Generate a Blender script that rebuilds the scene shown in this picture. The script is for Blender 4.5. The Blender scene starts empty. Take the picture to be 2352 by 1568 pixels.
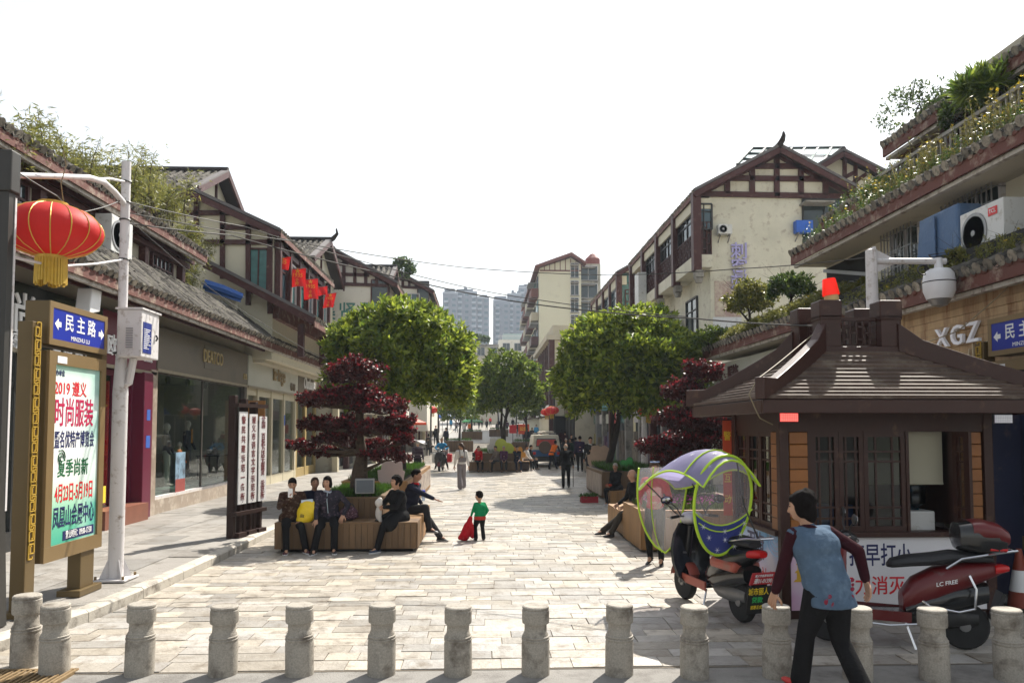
import bpy, bmesh, math, random
import numpy as np
from mathutils import Vector, Matrix
R = math.radians
rnd = random.Random(11)
nrs = np.random.RandomState(5)
SC = bpy.context.scene
COL = SC.collection
V = Vector

# ------------------------------------------------------------------ camera, world, sun, exposure
CAMZ, FPX, PPX, PPY = 2.15, 1780.0, 1176.0, 891.0          # photograph measured on a 2352 px wide copy
YAW, PITCH = math.atan(66 / FPX), math.atan(94 / FPX)
cam = bpy.data.objects.new('camera', bpy.data.cameras.new('camera'))
COL.objects.link(cam)
cam.location = (0, 0, CAMZ)
CAMR = Matrix.Rotation(-YAW, 4, 'Z') @ Matrix.Rotation(math.pi / 2 + PITCH, 4, 'X')
cam.rotation_euler = CAMR.to_euler()
cam.data.sensor_width = 36
cam.data.lens = 36 * FPX / 2352
cam.data.shift_y = (PPY - 784) / 2352
cam.data.clip_start, cam.data.clip_end = .05, 3000
SC.camera = cam

SUN_AZ, SUN_EL = R(32), R(50)                              # azimuth east of the street axis (+Y)
W = bpy.data.worlds.new('World')
SC.world = W
W.use_nodes = True
nt = W.node_tree
sky = nt.nodes.new('ShaderNodeTexSky')
sky.sky_type = 'NISHITA'
sky.sun_disc = False
sky.sun_elevation = SUN_EL
sky.sun_rotation = SUN_AZ
sky.air_density, sky.dust_density, sky.ozone_density = 1.6, 1.6, .6
bg = nt.nodes['Background']
hs = nt.nodes.new('ShaderNodeHueSaturation')
hs.inputs['Saturation'].default_value = .3
nt.links.new(sky.outputs[0], hs.inputs['Color'])
nt.links.new(hs.outputs[0], bg.inputs[0])
bg.inputs[1].default_value = .097
sun = bpy.data.objects.new('sun', bpy.data.lights.new('sun', 'SUN'))
COL.objects.link(sun)
sun.data.energy = 4.8
sun.data.angle = R(.53)
sun.data.color = (1, .94, .84)
sdir = V((math.sin(SUN_AZ) * math.cos(SUN_EL), math.cos(SUN_AZ) * math.cos(SUN_EL), math.sin(SUN_EL)))
sun.rotation_euler = sdir.to_track_quat('Z', 'Y').to_euler()
sun.location = (20, 30, 40)
vs = SC.view_settings
vs.view_transform = 'Standard'
vs.look = 'None'
vs.exposure = 1.05
vs.gamma = 1
vs.use_curve_mapping = False
SC.cycles.max_bounces = 6
SC.cycles.diffuse_bounces = 3
SC.cycles.glossy_bounces = 3
SC.cycles.transmission_bounces = 4
SC.cycles.transparent_max_bounces = 10
SC.cycles.volume_bounces = 1
SC.cycles.sample_clamp_indirect = 6


def P(x, y, Y):                                            # point seen at pixel (x, y), Y metres down the street
    d = CAMR.to_3x3() @ V(((x - PPX) / FPX, (PPY - y) / FPX, -1))
    return V((0, 0, CAMZ)) + d * (Y / d.y)


def G(x, y, z=0.0):                                        # point of the ground (or level z) seen at pixel (x, y)
    d = CAMR.to_3x3() @ V(((x - PPX) / FPX, (PPY - y) / FPX, -1))
    return V((0, 0, CAMZ)) + d * ((z - CAMZ) / d.z)


def PX(x, y, X):                                           # point seen at pixel (x, y) on the plane X metres east of the camera
    d = CAMR.to_3x3() @ V(((x - PPX) / FPX, (PPY - y) / FPX, -1))
    return V((0, 0, CAMZ)) + d * (X / d.x)


# ------------------------------------------------------------------ objects
INV, KIDS = {}, {}


def link(o, parent=None):
    COL.objects.link(o)
    if parent is not None:
        o.parent = parent
        o.matrix_parent_inverse = INV.get(parent, Matrix())
        KIDS.setdefault(parent, []).append(o)
    return o


def tag(o, label=None, cat=None, group=None, kind=None):
    if label: o['label'] = label
    if cat: o['category'] = cat
    if group: o['group'] = group
    if kind: o['kind'] = kind
    return o


def thing(name, label, cat, loc=(0, 0, 0), rz=0, group=None, world=False):
    o = bpy.data.objects.new(name, None)
    o.empty_display_size = .2
    COL.objects.link(o)
    o.location = loc
    o.rotation_euler = (0, 0, rz)
    if world: INV[o] = Matrix.Translation(-V(loc))
    return tag(o, label, cat, group)


def dup(o, parent=None):
    c = o.copy()
    COL.objects.link(c)
    if parent is not None:
        c.parent = parent
        KIDS.setdefault(parent, []).append(c)
    KIDS[c] = []
    for ch in list(KIDS.get(o, [])): dup(ch, c)
    return c


def piece(name, mesh, parent, loc=(0, 0, 0), rot=None, scale=None, mtx=None):
    o = bpy.data.objects.new(name, mesh)
    link(o, parent)
    if mtx is not None:
        o.matrix_basis = mtx
    else:
        o.location = loc
        if rot is not None: o.rotation_euler = rot
        if scale is not None: o.scale = scale
    return o


class MB:
    def __init__(s): s.v, s.f, s.m, s.mi, s.T = [], [], [], 0, None

    def add(s, vs, fs):
        n = len(s.v)
        s.v += [tuple(s.T @ V(p)) for p in vs] if s.T is not None else [tuple(p) for p in vs]
        s.f += [tuple(i + n for i in f) for f in fs]
        s.m += [s.mi] * len(fs)
        return s

    def box(s, c, d, rz=0.0):
        x, y, z = d[0] / 2, d[1] / 2, d[2] / 2
        cs, sn = math.cos(rz), math.sin(rz)
        vs = []
        for k in (-z, z):
            for i, j in ((-x, -y), (x, -y), (x, y), (-x, y)):
                vs.append((c[0] + i * cs - j * sn, c[1] + i * sn + j * cs, c[2] + k))
        return s.add(vs, [(3, 2, 1, 0), (4, 5, 6, 7), (0, 1, 5, 4), (1, 2, 6, 5), (2, 3, 7, 6), (3, 0, 4, 7)])

    def b2(s, a, b):                                       # box between two corners
        return s.box([(p + q) / 2 for p, q in zip(a, b)], [abs(q - p) for p, q in zip(a, b)])

    def bar(s, a, b, w, h, up=(0, 0, 1)):
        a, b, up = V(a), V(b), V(up)
        d = (b - a).normalized()
        r = d.cross(up)
        r = (r if r.length > 1e-4 else d.cross(V((0, 1, 0)))).normalized()
        u = r.cross(d)
        vs = [p + r * i * w / 2 + u * j * h / 2 for p in (a, b) for i, j in ((-1, -1), (1, -1), (1, 1), (-1, 1))]
        return s.add(vs, [(0, 1, 2, 3), (7, 6, 5, 4), (4, 5, 1, 0), (5, 6, 2, 1), (6, 7, 3, 2), (7, 4, 0, 3)])

    def ext(s, poly, vec):                                 # extrude a planar polygon
        n, vec = len(poly), V(vec)
        vs = [V(p) for p in poly] + [V(p) + vec for p in poly]
        fs = [tuple(range(n - 1, -1, -1)), tuple(range(n, 2 * n))]
        fs += [(i, (i + 1) % n, n + (i + 1) % n, n + i) for i in range(n)]
        return s.add(vs, fs)

    def quad(s, a, b, c, d): return s.add([a, b, c, d], [(0, 1, 2, 3)])

    def tube(s, pts, r, n=8, caps=True, closed=False, flat=1.0):
        pts = [V(p) for p in pts]
        m = len(pts)
        rs = r if isinstance(r, (list, tuple)) else [r] * m
        vs, up = [], None
        for i, p in enumerate(pts):
            if closed: t = pts[(i + 1) % m] - pts[i - 1]
            else: t = pts[min(i + 1, m - 1)] - pts[max(i - 1, 0)]
            t.normalize()
            if up is None: up = V((0, 0, 1)) if abs(t.z) < .9 else V((0, 1, 0))
            a = t.cross(up)
            if a.length < 1e-4: a = t.cross(V((1, 0, 0)))
            a.normalize()
            up = a.cross(t).normalized()
            for k in range(n):
                g = 2 * math.pi * k / n
                vs.append(p + a * math.cos(g) * rs[i] + up * math.sin(g) * rs[i] * flat)
        fs = []
        for i in range(m if closed else m - 1):
            j = (i + 1) % m
            fs += [(i * n + k, i * n + (k + 1) % n, j * n + (k + 1) % n, j * n + k) for k in range(n)]
        if caps and not closed: fs += [tuple(range(n - 1, -1, -1)), tuple(range((m - 1) * n, m * n))]
        return s.add(vs, fs)

    def lathe(s, prof, n=16, c=(0, 0, 0), axis='z'):
        vs = []
        for r, z in prof:
            for k in range(n):
                g = 2 * math.pi * k / n
                p = (r * math.cos(g), r * math.sin(g), z)
                if axis == 'y': p = (p[0], p[2], p[1])
                if axis == 'x': p = (p[2], p[0], p[1])
                vs.append((p[0] + c[0], p[1] + c[1], p[2] + c[2]))
        m = len(prof)
        fs = [(i * n + k, i * n + (k + 1) % n, (i + 1) * n + (k + 1) % n, (i + 1) * n + k) for i in range(m - 1) for k in range(n)]
        if prof[0][0] > 1e-4: fs.append(tuple(range(n - 1, -1, -1)))
        if prof[-1][0] > 1e-4: fs.append(tuple(range((m - 1) * n, m * n)))
        return s.add(vs, fs)

    def ell(s, c, r, nu=12, nv=8, rot=None):
        if not isinstance(r, (list, tuple)): r = (r, r, r)
        vs, c = [], V(c)
        for j in range(nv + 1):
            t = math.pi * j / nv
            for k in range(nu):
                g = 2 * math.pi * k / nu
                p = V((r[0] * math.sin(t) * math.cos(g), r[1] * math.sin(t) * math.sin(g), -r[2] * math.cos(t)))
                vs.append(c + (rot @ p if rot is not None else p))
        return s.add(vs, [(j * nu + k, j * nu + (k + 1) % nu, (j + 1) * nu + (k + 1) % nu, (j + 1) * nu + k) for j in range(nv) for k in range(nu)])

    def cap(s, a, b, ra, rb, n=10):                        # tapered capsule
        a, b = V(a), V(b)
        d = b - a
        L = max(d.length, 1e-5)
        d = d / L
        prof = [(-ra, .02 * ra), (-.7 * ra, .714 * ra), (0, ra), (L, rb), (L + .7 * rb, .714 * rb), (L + rb, .02 * rb)]
        return s.tube([a + d * t for t, _ in prof], [r for _, r in prof], n)

    def mesh(s, name, mats, smooth=False):
        me = bpy.data.meshes.new(name)
        me.from_pydata(s.v, [], s.f)
        mats = mats if isinstance(mats, (list, tuple)) else [mats]
        for q in mats: me.materials.append(q)
        if len(mats) > 1: me.polygons.foreach_set('material_index', s.m)
        if smooth: me.polygons.foreach_set('use_smooth', [True] * len(me.polygons))
        me.update()
        return me

    def build(s, name, mats, parent=None, smooth=False, bevel=0, kind=None, seg=2):
        o = link(bpy.data.objects.new(name, s.mesh(name, mats, smooth)), parent)
        if smooth:
            mod = o.modifiers.new('split', 'EDGE_SPLIT')
            mod.split_angle = R(40)
        if bevel:
            mod = o.modifiers.new('bevel', 'BEVEL')
            mod.width, mod.segments, mod.limit_method = bevel, seg, 'ANGLE'
        if kind: o['kind'] = kind
        return o


TMP = bpy.data.scenes.new('tmp')


def to_mesh(o):                                            # evaluate one object in a scratch scene (fast)
    TMP.collection.objects.link(o)
    vl = TMP.view_layers[0]
    vl.update()
    dg = vl.depsgraph
    me = bpy.data.meshes.new_from_object(o.evaluated_get(dg), depsgraph=dg)
    bpy.data.objects.remove(o)
    return me


def blob(mb, name, mat, parent, voxel=.016, it=4, fac=.5):  # one closed skin over overlapping solids
    o = bpy.data.objects.new(name, mb.mesh(name, mat))
    m = o.modifiers.new('r', 'REMESH')
    m.mode, m.voxel_size = 'VOXEL', voxel
    m = o.modifiers.new('s', 'SMOOTH')
    m.factor, m.iterations = fac, it
    me = to_mesh(o)
    me.polygons.foreach_set('use_smooth', [True] * len(me.polygons))
    me.name = name
    return link(bpy.data.objects.new(name, me), parent) if parent is not False else me


def quads(name, vs, mat, parent=None, kind=None, smooth=False, per=4):   # vs: (n*per, 3) array, one face per row group
    me = bpy.data.meshes.new(name)
    n = len(vs) // per
    me.vertices.add(n * per)
    me.vertices.foreach_set('co', np.ascontiguousarray(vs, dtype=np.float32).ravel())
    me.loops.add(n * per)
    me.loops.foreach_set('vertex_index', np.arange(n * per, dtype=np.int32))
    me.polygons.add(n)
    me.polygons.foreach_set('loop_start', np.arange(0, n * per, per, dtype=np.int32))
    me.polygons.foreach_set('loop_total', np.full(n, per, dtype=np.int32))
    me.materials.append(mat)
    if smooth: me.polygons.foreach_set('use_smooth', np.ones(n, dtype=bool))
    me.update(calc_edges=True)
    o = link(bpy.data.objects.new(name, me), parent)
    if kind: o['kind'] = kind
    return o


# ------------------------------------------------------------------ lettering
def text(body, size, parent, at, right, up, mat, depth=.006, bold=0.0, sx=1.0, name='lettering', font=None, gap=1.0, shear=0, vert=False, pitch=1.0):
    right, up = V(right).normalized(), V(up).normalized()
    nrm = right.cross(up).normalized()
    chars = list(body) if vert else [body]
    mb, n = MB(), 0
    for i, ch in enumerate(chars):
        if ch == ' ': continue
        c = bpy.data.curves.new('t', 'FONT')
        c.body, c.size, c.align_x, c.align_y = ch, size, 'CENTER', 'CENTER'
        bold = min(bold, .011)
        c.extrude, c.offset, c.resolution_u, c.space_character, c.shear = depth / 2, bold * size, 3, gap, shear
        o = bpy.data.objects.new('t', c)
        me = to_mesh(o)
        off = ((len(chars) - 1) / 2 - i) * size * pitch if vert else 0
        vs = [V(at) + right * v.co.x * sx + up * (v.co.y + off) + nrm * (v.co.z + depth / 2) for v in me.vertices]
        mb.add(vs, [tuple(p.vertices) for p in me.polygons])
        bpy.data.meshes.remove(me)
        bpy.data.curves.remove(c)
    return mb.build(name, mat, parent)


# ------------------------------------------------------------------ materials
def h(s):
    c = [int(s[i:i + 2], 16) / 255 for i in (0, 2, 4)]
    return tuple(x / 12.92 if x <= .04045 else ((x + .055) / 1.055) ** 2.4 for x in c)


MATS = {}


def mat(name, c, rough=.7, v=.15, sc=5.0, bump=0.0, bs=40.0, metal=0.0, spec=.4, isl=0.0, dirt=None, coat=0.0, tl=0.0, emit=0.0, hue=None, cracks=0, sheen=0, stretch=None):
    """Base colour c broken up by noise (v), by piece (isl), by stains (dirt = colour, amount, scale); bump relief; tl = translucency."""
    if name in MATS: return MATS[name]
    m = bpy.data.materials.new(name)
    m.use_nodes = True
    N, L = m.node_tree.nodes, m.node_tree.links
    b = N['Principled BSDF']
    b.inputs['Roughness'].default_value = rough
    b.inputs['Metallic'].default_value = metal
    b.inputs['Specular IOR Level'].default_value = spec
    b.inputs['Coat Weight'].default_value = coat
    b.inputs['Coat Roughness'].default_value = .08
    geo = N.new('ShaderNodeNewGeometry')
    pos = geo.outputs['Position']
    if stretch:
        mp = N.new('ShaderNodeMapping')
        mp.inputs['Scale'].default_value = stretch
        L.new(pos, mp.inputs['Vector'])
        pos = mp.outputs[0]

    def noise(scale, det=5.0, ro=.6):
        n = N.new('ShaderNodeTexNoise')
        n.inputs['Scale'].default_value, n.inputs['Detail'].default_value, n.inputs['Roughness'].default_value = scale, det, ro
        L.new(pos, n.inputs['Vector'])
        return n.outputs['Fac']

    def mth(op, a, bb):
        q = N.new('ShaderNodeMath')
        q.operation = op
        for i, w in enumerate((a, bb)):
            if isinstance(w, (int, float)): q.inputs[i].default_value = w
            else: L.new(w, q.inputs[i])
        return q.outputs[0]

    def mix(f, a, bb, typ='MIX'):
        q = N.new('ShaderNodeMix')
        q.data_type, q.blend_type = 'RGBA', typ
        for s, w in ((q.inputs[0], f), (q.inputs[6], a), (q.inputs[7], bb)):
            if isinstance(w, (int, float)): s.default_value = w
            elif isinstance(w, tuple): s.default_value = (*w, 1)
            else: L.new(w, s)
        return q.outputs[2]
    fac = mth('ADD', mth('MULTIPLY', mth('SUBTRACT', noise(sc), .5), 2.4 * v), 1.0)
    rv = None
    if isl or hue:
        oi = N.new('ShaderNodeObjectInfo')
        rv = mth('FRACT', mth('ADD', geo.outputs['Random Per Island'], oi.outputs['Random']), 0)
    if isl: fac = mth('MULTIPLY', fac, mth('ADD', mth('MULTIPLY', rv, 2 * isl), 1 - isl))
    col = tuple(c)
    if hue: col = mix(mth('FRACT', mth('MULTIPLY', rv, 7.31), 0), tuple(c), tuple(hue))
    cmb = N.new('ShaderNodeCombineColor')
    for i in range(3): L.new(fac, cmb.inputs[i])
    col = mix(1.0, col, cmb.outputs[0], 'MULTIPLY')
    if dirt:
        dc, amt, ds = dirt
        rp = N.new('ShaderNodeMapRange')
        rp.inputs['From Min'].default_value, rp.inputs['From Max'].default_value = .62 - amt * .35, .78 - amt * .3
        L.new(noise(ds, 8, .68), rp.inputs['Value'])
        col = mix(rp.outputs[0], col, tuple(dc))
    L.new(col, b.inputs['Base Color'])
    if bump:
        bp = N.new('ShaderNodeBump')
        bp.inputs['Strength'].default_value = bump
        bp.inputs['Distance'].default_value = .02
        L.new(noise(bs, 6), bp.inputs['Height'])
        L.new(bp.outputs[0], b.inputs['Normal'])
    if emit:
        L.new(col, b.inputs['Emission Color'])
        b.inputs['Emission Strength'].default_value = emit
    if sheen: b.inputs['Sheen Weight'].default_value = sheen
    if tl:
        t = N.new('ShaderNodeBsdfTranslucent')
        L.new(col, t.inputs[0])
        x = N.new('ShaderNodeMixShader')
        x.inputs[0].default_value = tl
        L.new(b.outputs[0], x.inputs[1])
        L.new(t.outputs[0], x.inputs[2])
        L.new(x.outputs[0], N['Material Output'].inputs[0])
    MATS[name] = m
    return m


def glass(name, tint=(.8, .85, .85), rough=.02, clear=.8, milk=0, refl=.6):
    if name in MATS: return MATS[name]
    m = bpy.data.materials.new(name)
    m.use_nodes = True
    N, L = m.node_tree.nodes, m.node_tree.links
    N.remove(N['Principled BSDF'])
    t, g, f, x = (N.new('ShaderNode' + k) for k in ('BsdfTransparent', 'BsdfGlossy', 'LayerWeight', 'MixShader'))
    t.inputs[0].default_value = (*[q * clear for q in tint], 1)
    g.inputs['Roughness'].default_value = rough
    g.inputs[0].default_value = (.9, .93, .95, 1)
    f.inputs[0].default_value = .5
    pw, ml = N.new('ShaderNodeMath'), N.new('ShaderNodeMath')
    pw.operation, ml.operation = 'POWER', 'MULTIPLY_ADD'
    pw.inputs[1].default_value, ml.inputs[1].default_value, ml.inputs[2].default_value = 4, refl, .03
    L.new(f.outputs['Facing'], pw.inputs[0])
    L.new(pw.outputs[0], ml.inputs[0])
    L.new(ml.outputs[0], x.inputs[0])
    L.new(t.outputs[0], x.inputs[1])
    L.new(g.outputs[0], x.inputs[2])
    out = x.outputs[0]
    if milk:
        df, dt, y, z = (N.new('ShaderNode' + k) for k in ('BsdfDiffuse', 'BsdfTranslucent', 'MixShader', 'MixShader'))
        y.inputs[0].default_value, z.inputs[0].default_value = .5, milk
        L.new(df.outputs[0], y.inputs[1]); L.new(dt.outputs[0], y.inputs[2])
        L.new(out, z.inputs[1]); L.new(y.outputs[0], z.inputs[2])
        out = z.outputs[0]
    L.new(out, N['Material Output'].inputs[0])
    MATS[name] = m
    return m


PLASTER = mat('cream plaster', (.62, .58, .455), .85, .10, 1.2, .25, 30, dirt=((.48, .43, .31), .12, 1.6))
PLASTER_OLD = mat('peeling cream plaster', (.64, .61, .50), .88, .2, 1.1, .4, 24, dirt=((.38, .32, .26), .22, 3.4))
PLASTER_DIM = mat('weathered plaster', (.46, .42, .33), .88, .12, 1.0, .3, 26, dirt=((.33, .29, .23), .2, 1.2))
PLASTER_WHITE = mat('white plaster', (.68, .65, .58), .85, .07, .8, .2, 30, dirt=((.42, .38, .32), .15, 1.1))
TIMBER = mat('oxblood painted timber', (.062, .017, .015), .55, .25, 9, .2, 60, dirt=((.16, .09, .07), .2, 5))
DARKWOOD = mat('dark stained timber', (.030, .014, .011), .5, .25, 14, .25, 50, spec=.3)
TILE = mat('grey roof tile', (.085, .078, .07), .9, .3, 8, .4, 60, isl=.72, dirt=((.19, .18, .14), .32, 6), spec=.12)
TILE_END = mat('weathered tile end', (.30, .27, .22), .9, .3, 9, .3, 60, isl=.4, dirt=((.1, .09, .075), .45, 11), spec=.12)
DECK = mat('roof deck', (.035, .028, .026), .85, .2, 5, .2, 30)
FASCIA_RED = mat('faded red fascia', (.125, .045, .033), .75, .3, 3, .3, 40, dirt=((.34, .27, .21), .30, 3.5))
CONCRETE = mat('grey concrete', (.30, .28, .25), .9, .14, 2, .3, 30, dirt=((.12, .11, .10), .4, 2))
CONC_DARK = mat('dark slab concrete', (.085, .085, .08), .9, .2, 2, .3, 30, dirt=((.2, .19, .17), .25, 3))  # dark grey with paler random patches
PIPE = mat('grey white paint', (.58, .56, .56), .45, .07, 4, .05, 60, dirt=((.25, .2, .16), .2, 9))
BLACK = mat('black plastic', (.018, .018, .019), .45, .2, 12)
BLACKMET = mat('black painted steel', (.022, .022, .022), .4, .2, 8, dirt=((.06, .05, .04), .2, 8))
WHITE = mat('white paint', (.78, .78, .78), .5, .04, 3)
STEEL = mat('chrome', (.62, .62, .63), .18, .05, 6, metal=1)
GREYMET = mat('grey steel', (.28, .28, .28), .4, .1, 8, metal=.6)
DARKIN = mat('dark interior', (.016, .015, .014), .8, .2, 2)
INTER = mat('shop interior wall', (.24, .23, .19), .8, .15, 1)
GLASS = glass('shop glass', (.88, .92, .90), .015, .93, refl=.45)
GLASS_G = glass('green tinted glass', (.30, .48, .46), .03, .7)
GLASS_B = glass('blue tinted glass', (.22, .34, .42), .03, .7)
WINDARK = mat('dark window glass', (.028, .042, .045), .08, .2, .6, spec=.6)
WINBLUE = mat('blue window glass', (.045, .085, .105), .1, .3, .7, spec=.6)
RED_LAN = mat('red lantern cloth', (.62, .028, .024), .6, .12, 5, .1, 80, tl=.35)
GOLD = mat('gold paint', (.55, .36, .06), .4, .15, 12, metal=.3)
WIRE = mat('black cable', (.03, .028, .025), .6)
WIRE_T = mat('tan cable', (.22, .18, .11), .6)
DIRTM = mat('soil', (.04, .03, .02), .95, .3, 12, .5, 30)
# ------------------------------------------------------------------ ground, street, pavements
ORD = 'first second third fourth fifth sixth seventh eighth ninth tenth eleventh twelfth thirteenth fourteenth fifteenth'.split()
STONE = mat('sandy paving stone', (.41, .365, .30), .37, .24, 3.0, .9, 16, isl=.28, hue=(.32, .305, .285), dirt=((.19, .16, .125), .36, 4.2), spec=.45)
SLAB = mat('grey pavement slab', (.27, .25, .225), .62, .18, 2.0, .6, 26, isl=.18, hue=(.235, .225, .21), dirt=((.15, .135, .115), .34, 2.6))
MORTAR = mat('dark mortar joint', (.17, .145, .115), .95, .2, 8, .4, 60)
KERB = mat('kerb granite', (.40, .37, .32), .7, .14, 5, .4, 50, isl=.12, dirt=((.14, .12, .10), .3, 4))
ASPH = mat('worn grey road', (.215, .205, .19), .85, .16, 1.4, .6, 60, dirt=((.13, .12, .11), .35, 2.5))
GRANITE = mat('speckled granite', (.30, .275, .235), .72, .45, 70, .35, 90, dirt=((.12, .10, .08), .36, 5))


def struct(name, mb, m, **k):
    return tag(mb.build(name, m, **k), kind='structure')


struct('ground', MB().quad((-1500, -40, -.03), (1500, -40, -.03), (1500, 2600, -.03), (-1500, 2600, -.03)), ASPH)
struct('road', MB().quad((-30, -12, -.014), (30, -12, -.014), (30, 7.12, -.014), (-30, 7.12, -.014)), ASPH)


def kerb_x(Y):
    pts = ((5.0, -6.6), (6.6, -5.15), (7.4, -4.78), (8.2, -4.52), (9.3, -4.36), (12, -4.28), (300, -4.28))
    for (a, xa), (b, xb) in zip(pts, pts[1:]):
        if Y <= b: return xa + (xb - xa) * max(0, (Y - a)) / (b - a)
    return -4.28


def gz(Y): return .03 * max(0, min(Y, 210) - 48)          # the far street climbs gently


street = struct('street', MB().quad((-7, 7.1, -.010), (6.35, 7.1, -.010), (6.35, 48, -.010), (-7, 48, -.010)).quad((-7, 48, -.010), (6.35, 48, -.010), (6.35, 76, gz(76) - .01), (-7, 76, gz(76) - .01)), MORTAR)


def box_faces(x0, x1, y0, y1, z0, z1, tilt=0):
    a = [(x0, y0, z1), (x1, y0, z1 + tilt), (x1, y1, z1), (x0, y1, z1 - tilt)]
    b = [(x, y, z0) for x, y, _ in a]
    return [a, [b[0], b[1], a[1], a[0]], [b[1], b[2], a[2], a[1]], [b[2], b[3], a[3], a[2]], [b[3], b[0], a[0], a[3]]]


unit = MB().box((0, 0, -.5), (1, 1, 1)).mesh('paving_stone', STONE)
far, count, Y = [], 0, 7.12
while Y < 75:
    d = rnd.choice((.21, .25, .25, .29))
    x = kerb_x(Y) + .005 + rnd.uniform(-.0, .3)
    x0 = kerb_x(Y) + .004
    while x0 < 6.33:
        x1 = min(x0 + rnd.uniform(.3, .68), 6.33)
        g = rnd.uniform(.005, .013)
        dz = rnd.uniform(-.006, .004)
        if count < 300:
            piece('paving_stone', unit, street, ((x0 + x1) / 2, Y + d / 2, dz), (rnd.uniform(-.004, .004), rnd.uniform(-.004, .004), 0), (x1 - x0 - g, d - g, .05))
            count += 1
        else:
            far += [q for f in box_faces(x0 + g / 2, x1 - g / 2, Y + g / 2, Y + d - g / 2, gz(Y) - .04, gz(Y) + dz, rnd.uniform(-.002, .002)) for q in f]
        x0 = x1
    Y += d
quads('far_paving_stone', np.array(far), STONE, street, 'stuff')
struct('street_end', MB().quad((-4.28, 75, gz(75) - .004), (6.33, 75, gz(75) - .004), (6.33, 210, gz(210)), (-4.28, 210, gz(210))), STONE)

# raised pavements on both sides of the street
edge = [(kerb_x(y) - .05, y) for y in (5.0, 6.0, 6.6, 7.0, 7.4, 7.8, 8.2, 8.8, 9.3, 10, 12, 48)]
pave = struct('pavement', MB().ext([(-9.5, 48, -.02), (-9.5, 5.0, -.02)] + [(x - .1, y, -.02) for x, y in edge], (0, 0, .13)), SLAB)
MB().add([(x, y, gz(y) + z) for y in (48.002, 210) for x, z in ((-9.5, .105), (-4.43, .105), (-4.43, -.05), (-9.5, -.05))], [(0, 1, 5, 4), (1, 2, 6, 5), (0, 3, 2, 1)]).build('far_pavement', SLAB, pave)
unit2 = MB().box((0, 0, -.5), (1, 1, 1)).mesh('pavement_slab', SLAB)
far = []
for k in range(7):
    xa, xb = -4.43 - .58 * k, -4.43 - .58 * (k + 1)
    y = 5.2 + rnd.uniform(0, .8)
    while y < 92:
        l = rnd.uniform(.8, 1.25)
        if xa < kerb_x(y) - .145 and xb > -9.0:
            dz = .12 + rnd.uniform(-.003, .003)
            if y < 38:
                piece('pavement_slab', unit2, pave, ((xa + xb) / 2, y + l / 2, dz), (rnd.uniform(-.003, .003), rnd.uniform(-.003, .003), 0), (.574, l - .007, .05))
            else:
                far += [q for f in box_faces(xb + .003, xa - .003, y + .003, y + l - .003, gz(y) + .09, gz(y) + dz) for q in f]
        y += l
quads('far_pavement_slab', np.array(far), SLAB, pave, 'stuff')

kb = tag(thing('kerb', None, None, (-4.3, 7, 0), world=True), kind='structure')
y = 5.2
while y < 110:
    l = rnd.uniform(1.0, 1.5)
    a, b = kerb_x(y + .006), kerb_x(y + l - .006)
    t = rnd.uniform(-.006, .006)
    m = MB()
    pr = [(0, -.03), (.0, .105 + t), (-.03, .132 + t), (-.17, .136 + t), (-.17, -.03)]
    vs = [(a + px, y + .006, gz(y) + z) for px, z in pr] + [(b + px, y + l - .006, gz(y + l) + z) for px, z in pr]
    m.add(vs, [(4, 3, 2, 1, 0), (5, 6, 7, 8, 9)] + [(i, (i + 1) % 5, 5 + (i + 1) % 5, 5 + i) for i in range(5)])
    m.build('kerb_stone', KERB, kb)
    y += l
far_pave = struct('opposite_pavement', MB().ext([(6.34, 17, -.02), (9.6, 17, -.02), (9.6, 48, -.02), (6.34, 48, -.02)], (0, 0, .13)), SLAB)
MB().add([(x, y, gz(y) + z) for y in (48.002, 210) for x, z in ((6.34, -.05), (6.34, .11), (9.6, .11), (9.6, -.05))], [(0, 1, 5, 4), (1, 2, 6, 5), (3, 2, 1, 0)]).build('far_pavement', SLAB, far_pave)

# granite bollards across the mouth of the street
bm_ = MB().lathe([(.124, -.02), (.124, .26), (.119, .285), (.125, .295), (.125, .305), (.117, .311), (.122, .318), (.122, .328), (.112, .334), (.112, .343), (.101, .36),
                  (.098, .42), (.104, .437), (.118, .443), (.121, .455), (.121, .555), (.115, .562), (.115, .568), (.120, .574), (.118, .588), (.108, .596), (0, .598)], 28)
me = bm_.mesh('bollard', GRANITE, True)
bxs = [125, 320, 512, 688, 876, 1052, 1230, 1422, 1595, 1785, 1970, 2147, 2320]
for i, bx in enumerate(bxs):
    o = piece('bollard', me, None, G(bx, 1543 + (i > 7) * 6 + (i > 9) * 6), (rnd.uniform(-.02, .02), rnd.uniform(-.02, .02), rnd.uniform(0, 6)), (1, 1, rnd.uniform(.98, 1.02)))
    tag(o, f'{ORD[i]} grey granite bollard of the row counted from the kerb with advert board', 'bollard', 'stone bollards across the street mouth')
    o.modifiers.new('split', 'EDGE_SPLIT').split_angle = R(35)
o = piece('bollard', me, None, (-4.17, 7.35, .0), None, (1.0, 1, 1.07))
o.modifiers.new('split', 'EDGE_SPLIT').split_angle = R(35)
tag(o, 'granite bollard half hidden directly behind the first one beside the kerb end', 'bollard', 'stone bollards across the street mouth')

# storm drain at the kerb corner
g = thing('drain_grate', 'rusty iron drain grate set in the road beside the kerb', 'drain grate', (*G(30, 1556).xy, 0))
IRON = mat('rusty iron', (.22, .15, .075), .75, .3, 20, .3, 80, metal=.2)
m = MB()
for s in (-1, 1):
    m.box((0, s * .20, 0), (.9, .03, .03)).box((s * .44, 0, 0), (.03, .40, .03))
m.build('grate_frame', IRON, g)
slat = MB().box((0, 0, 0), (.022, .38, .026)).mesh('slat', IRON)
for k in range(17): piece('slat', slat, g, (-.4 + .05 * k, 0, 0))
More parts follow.
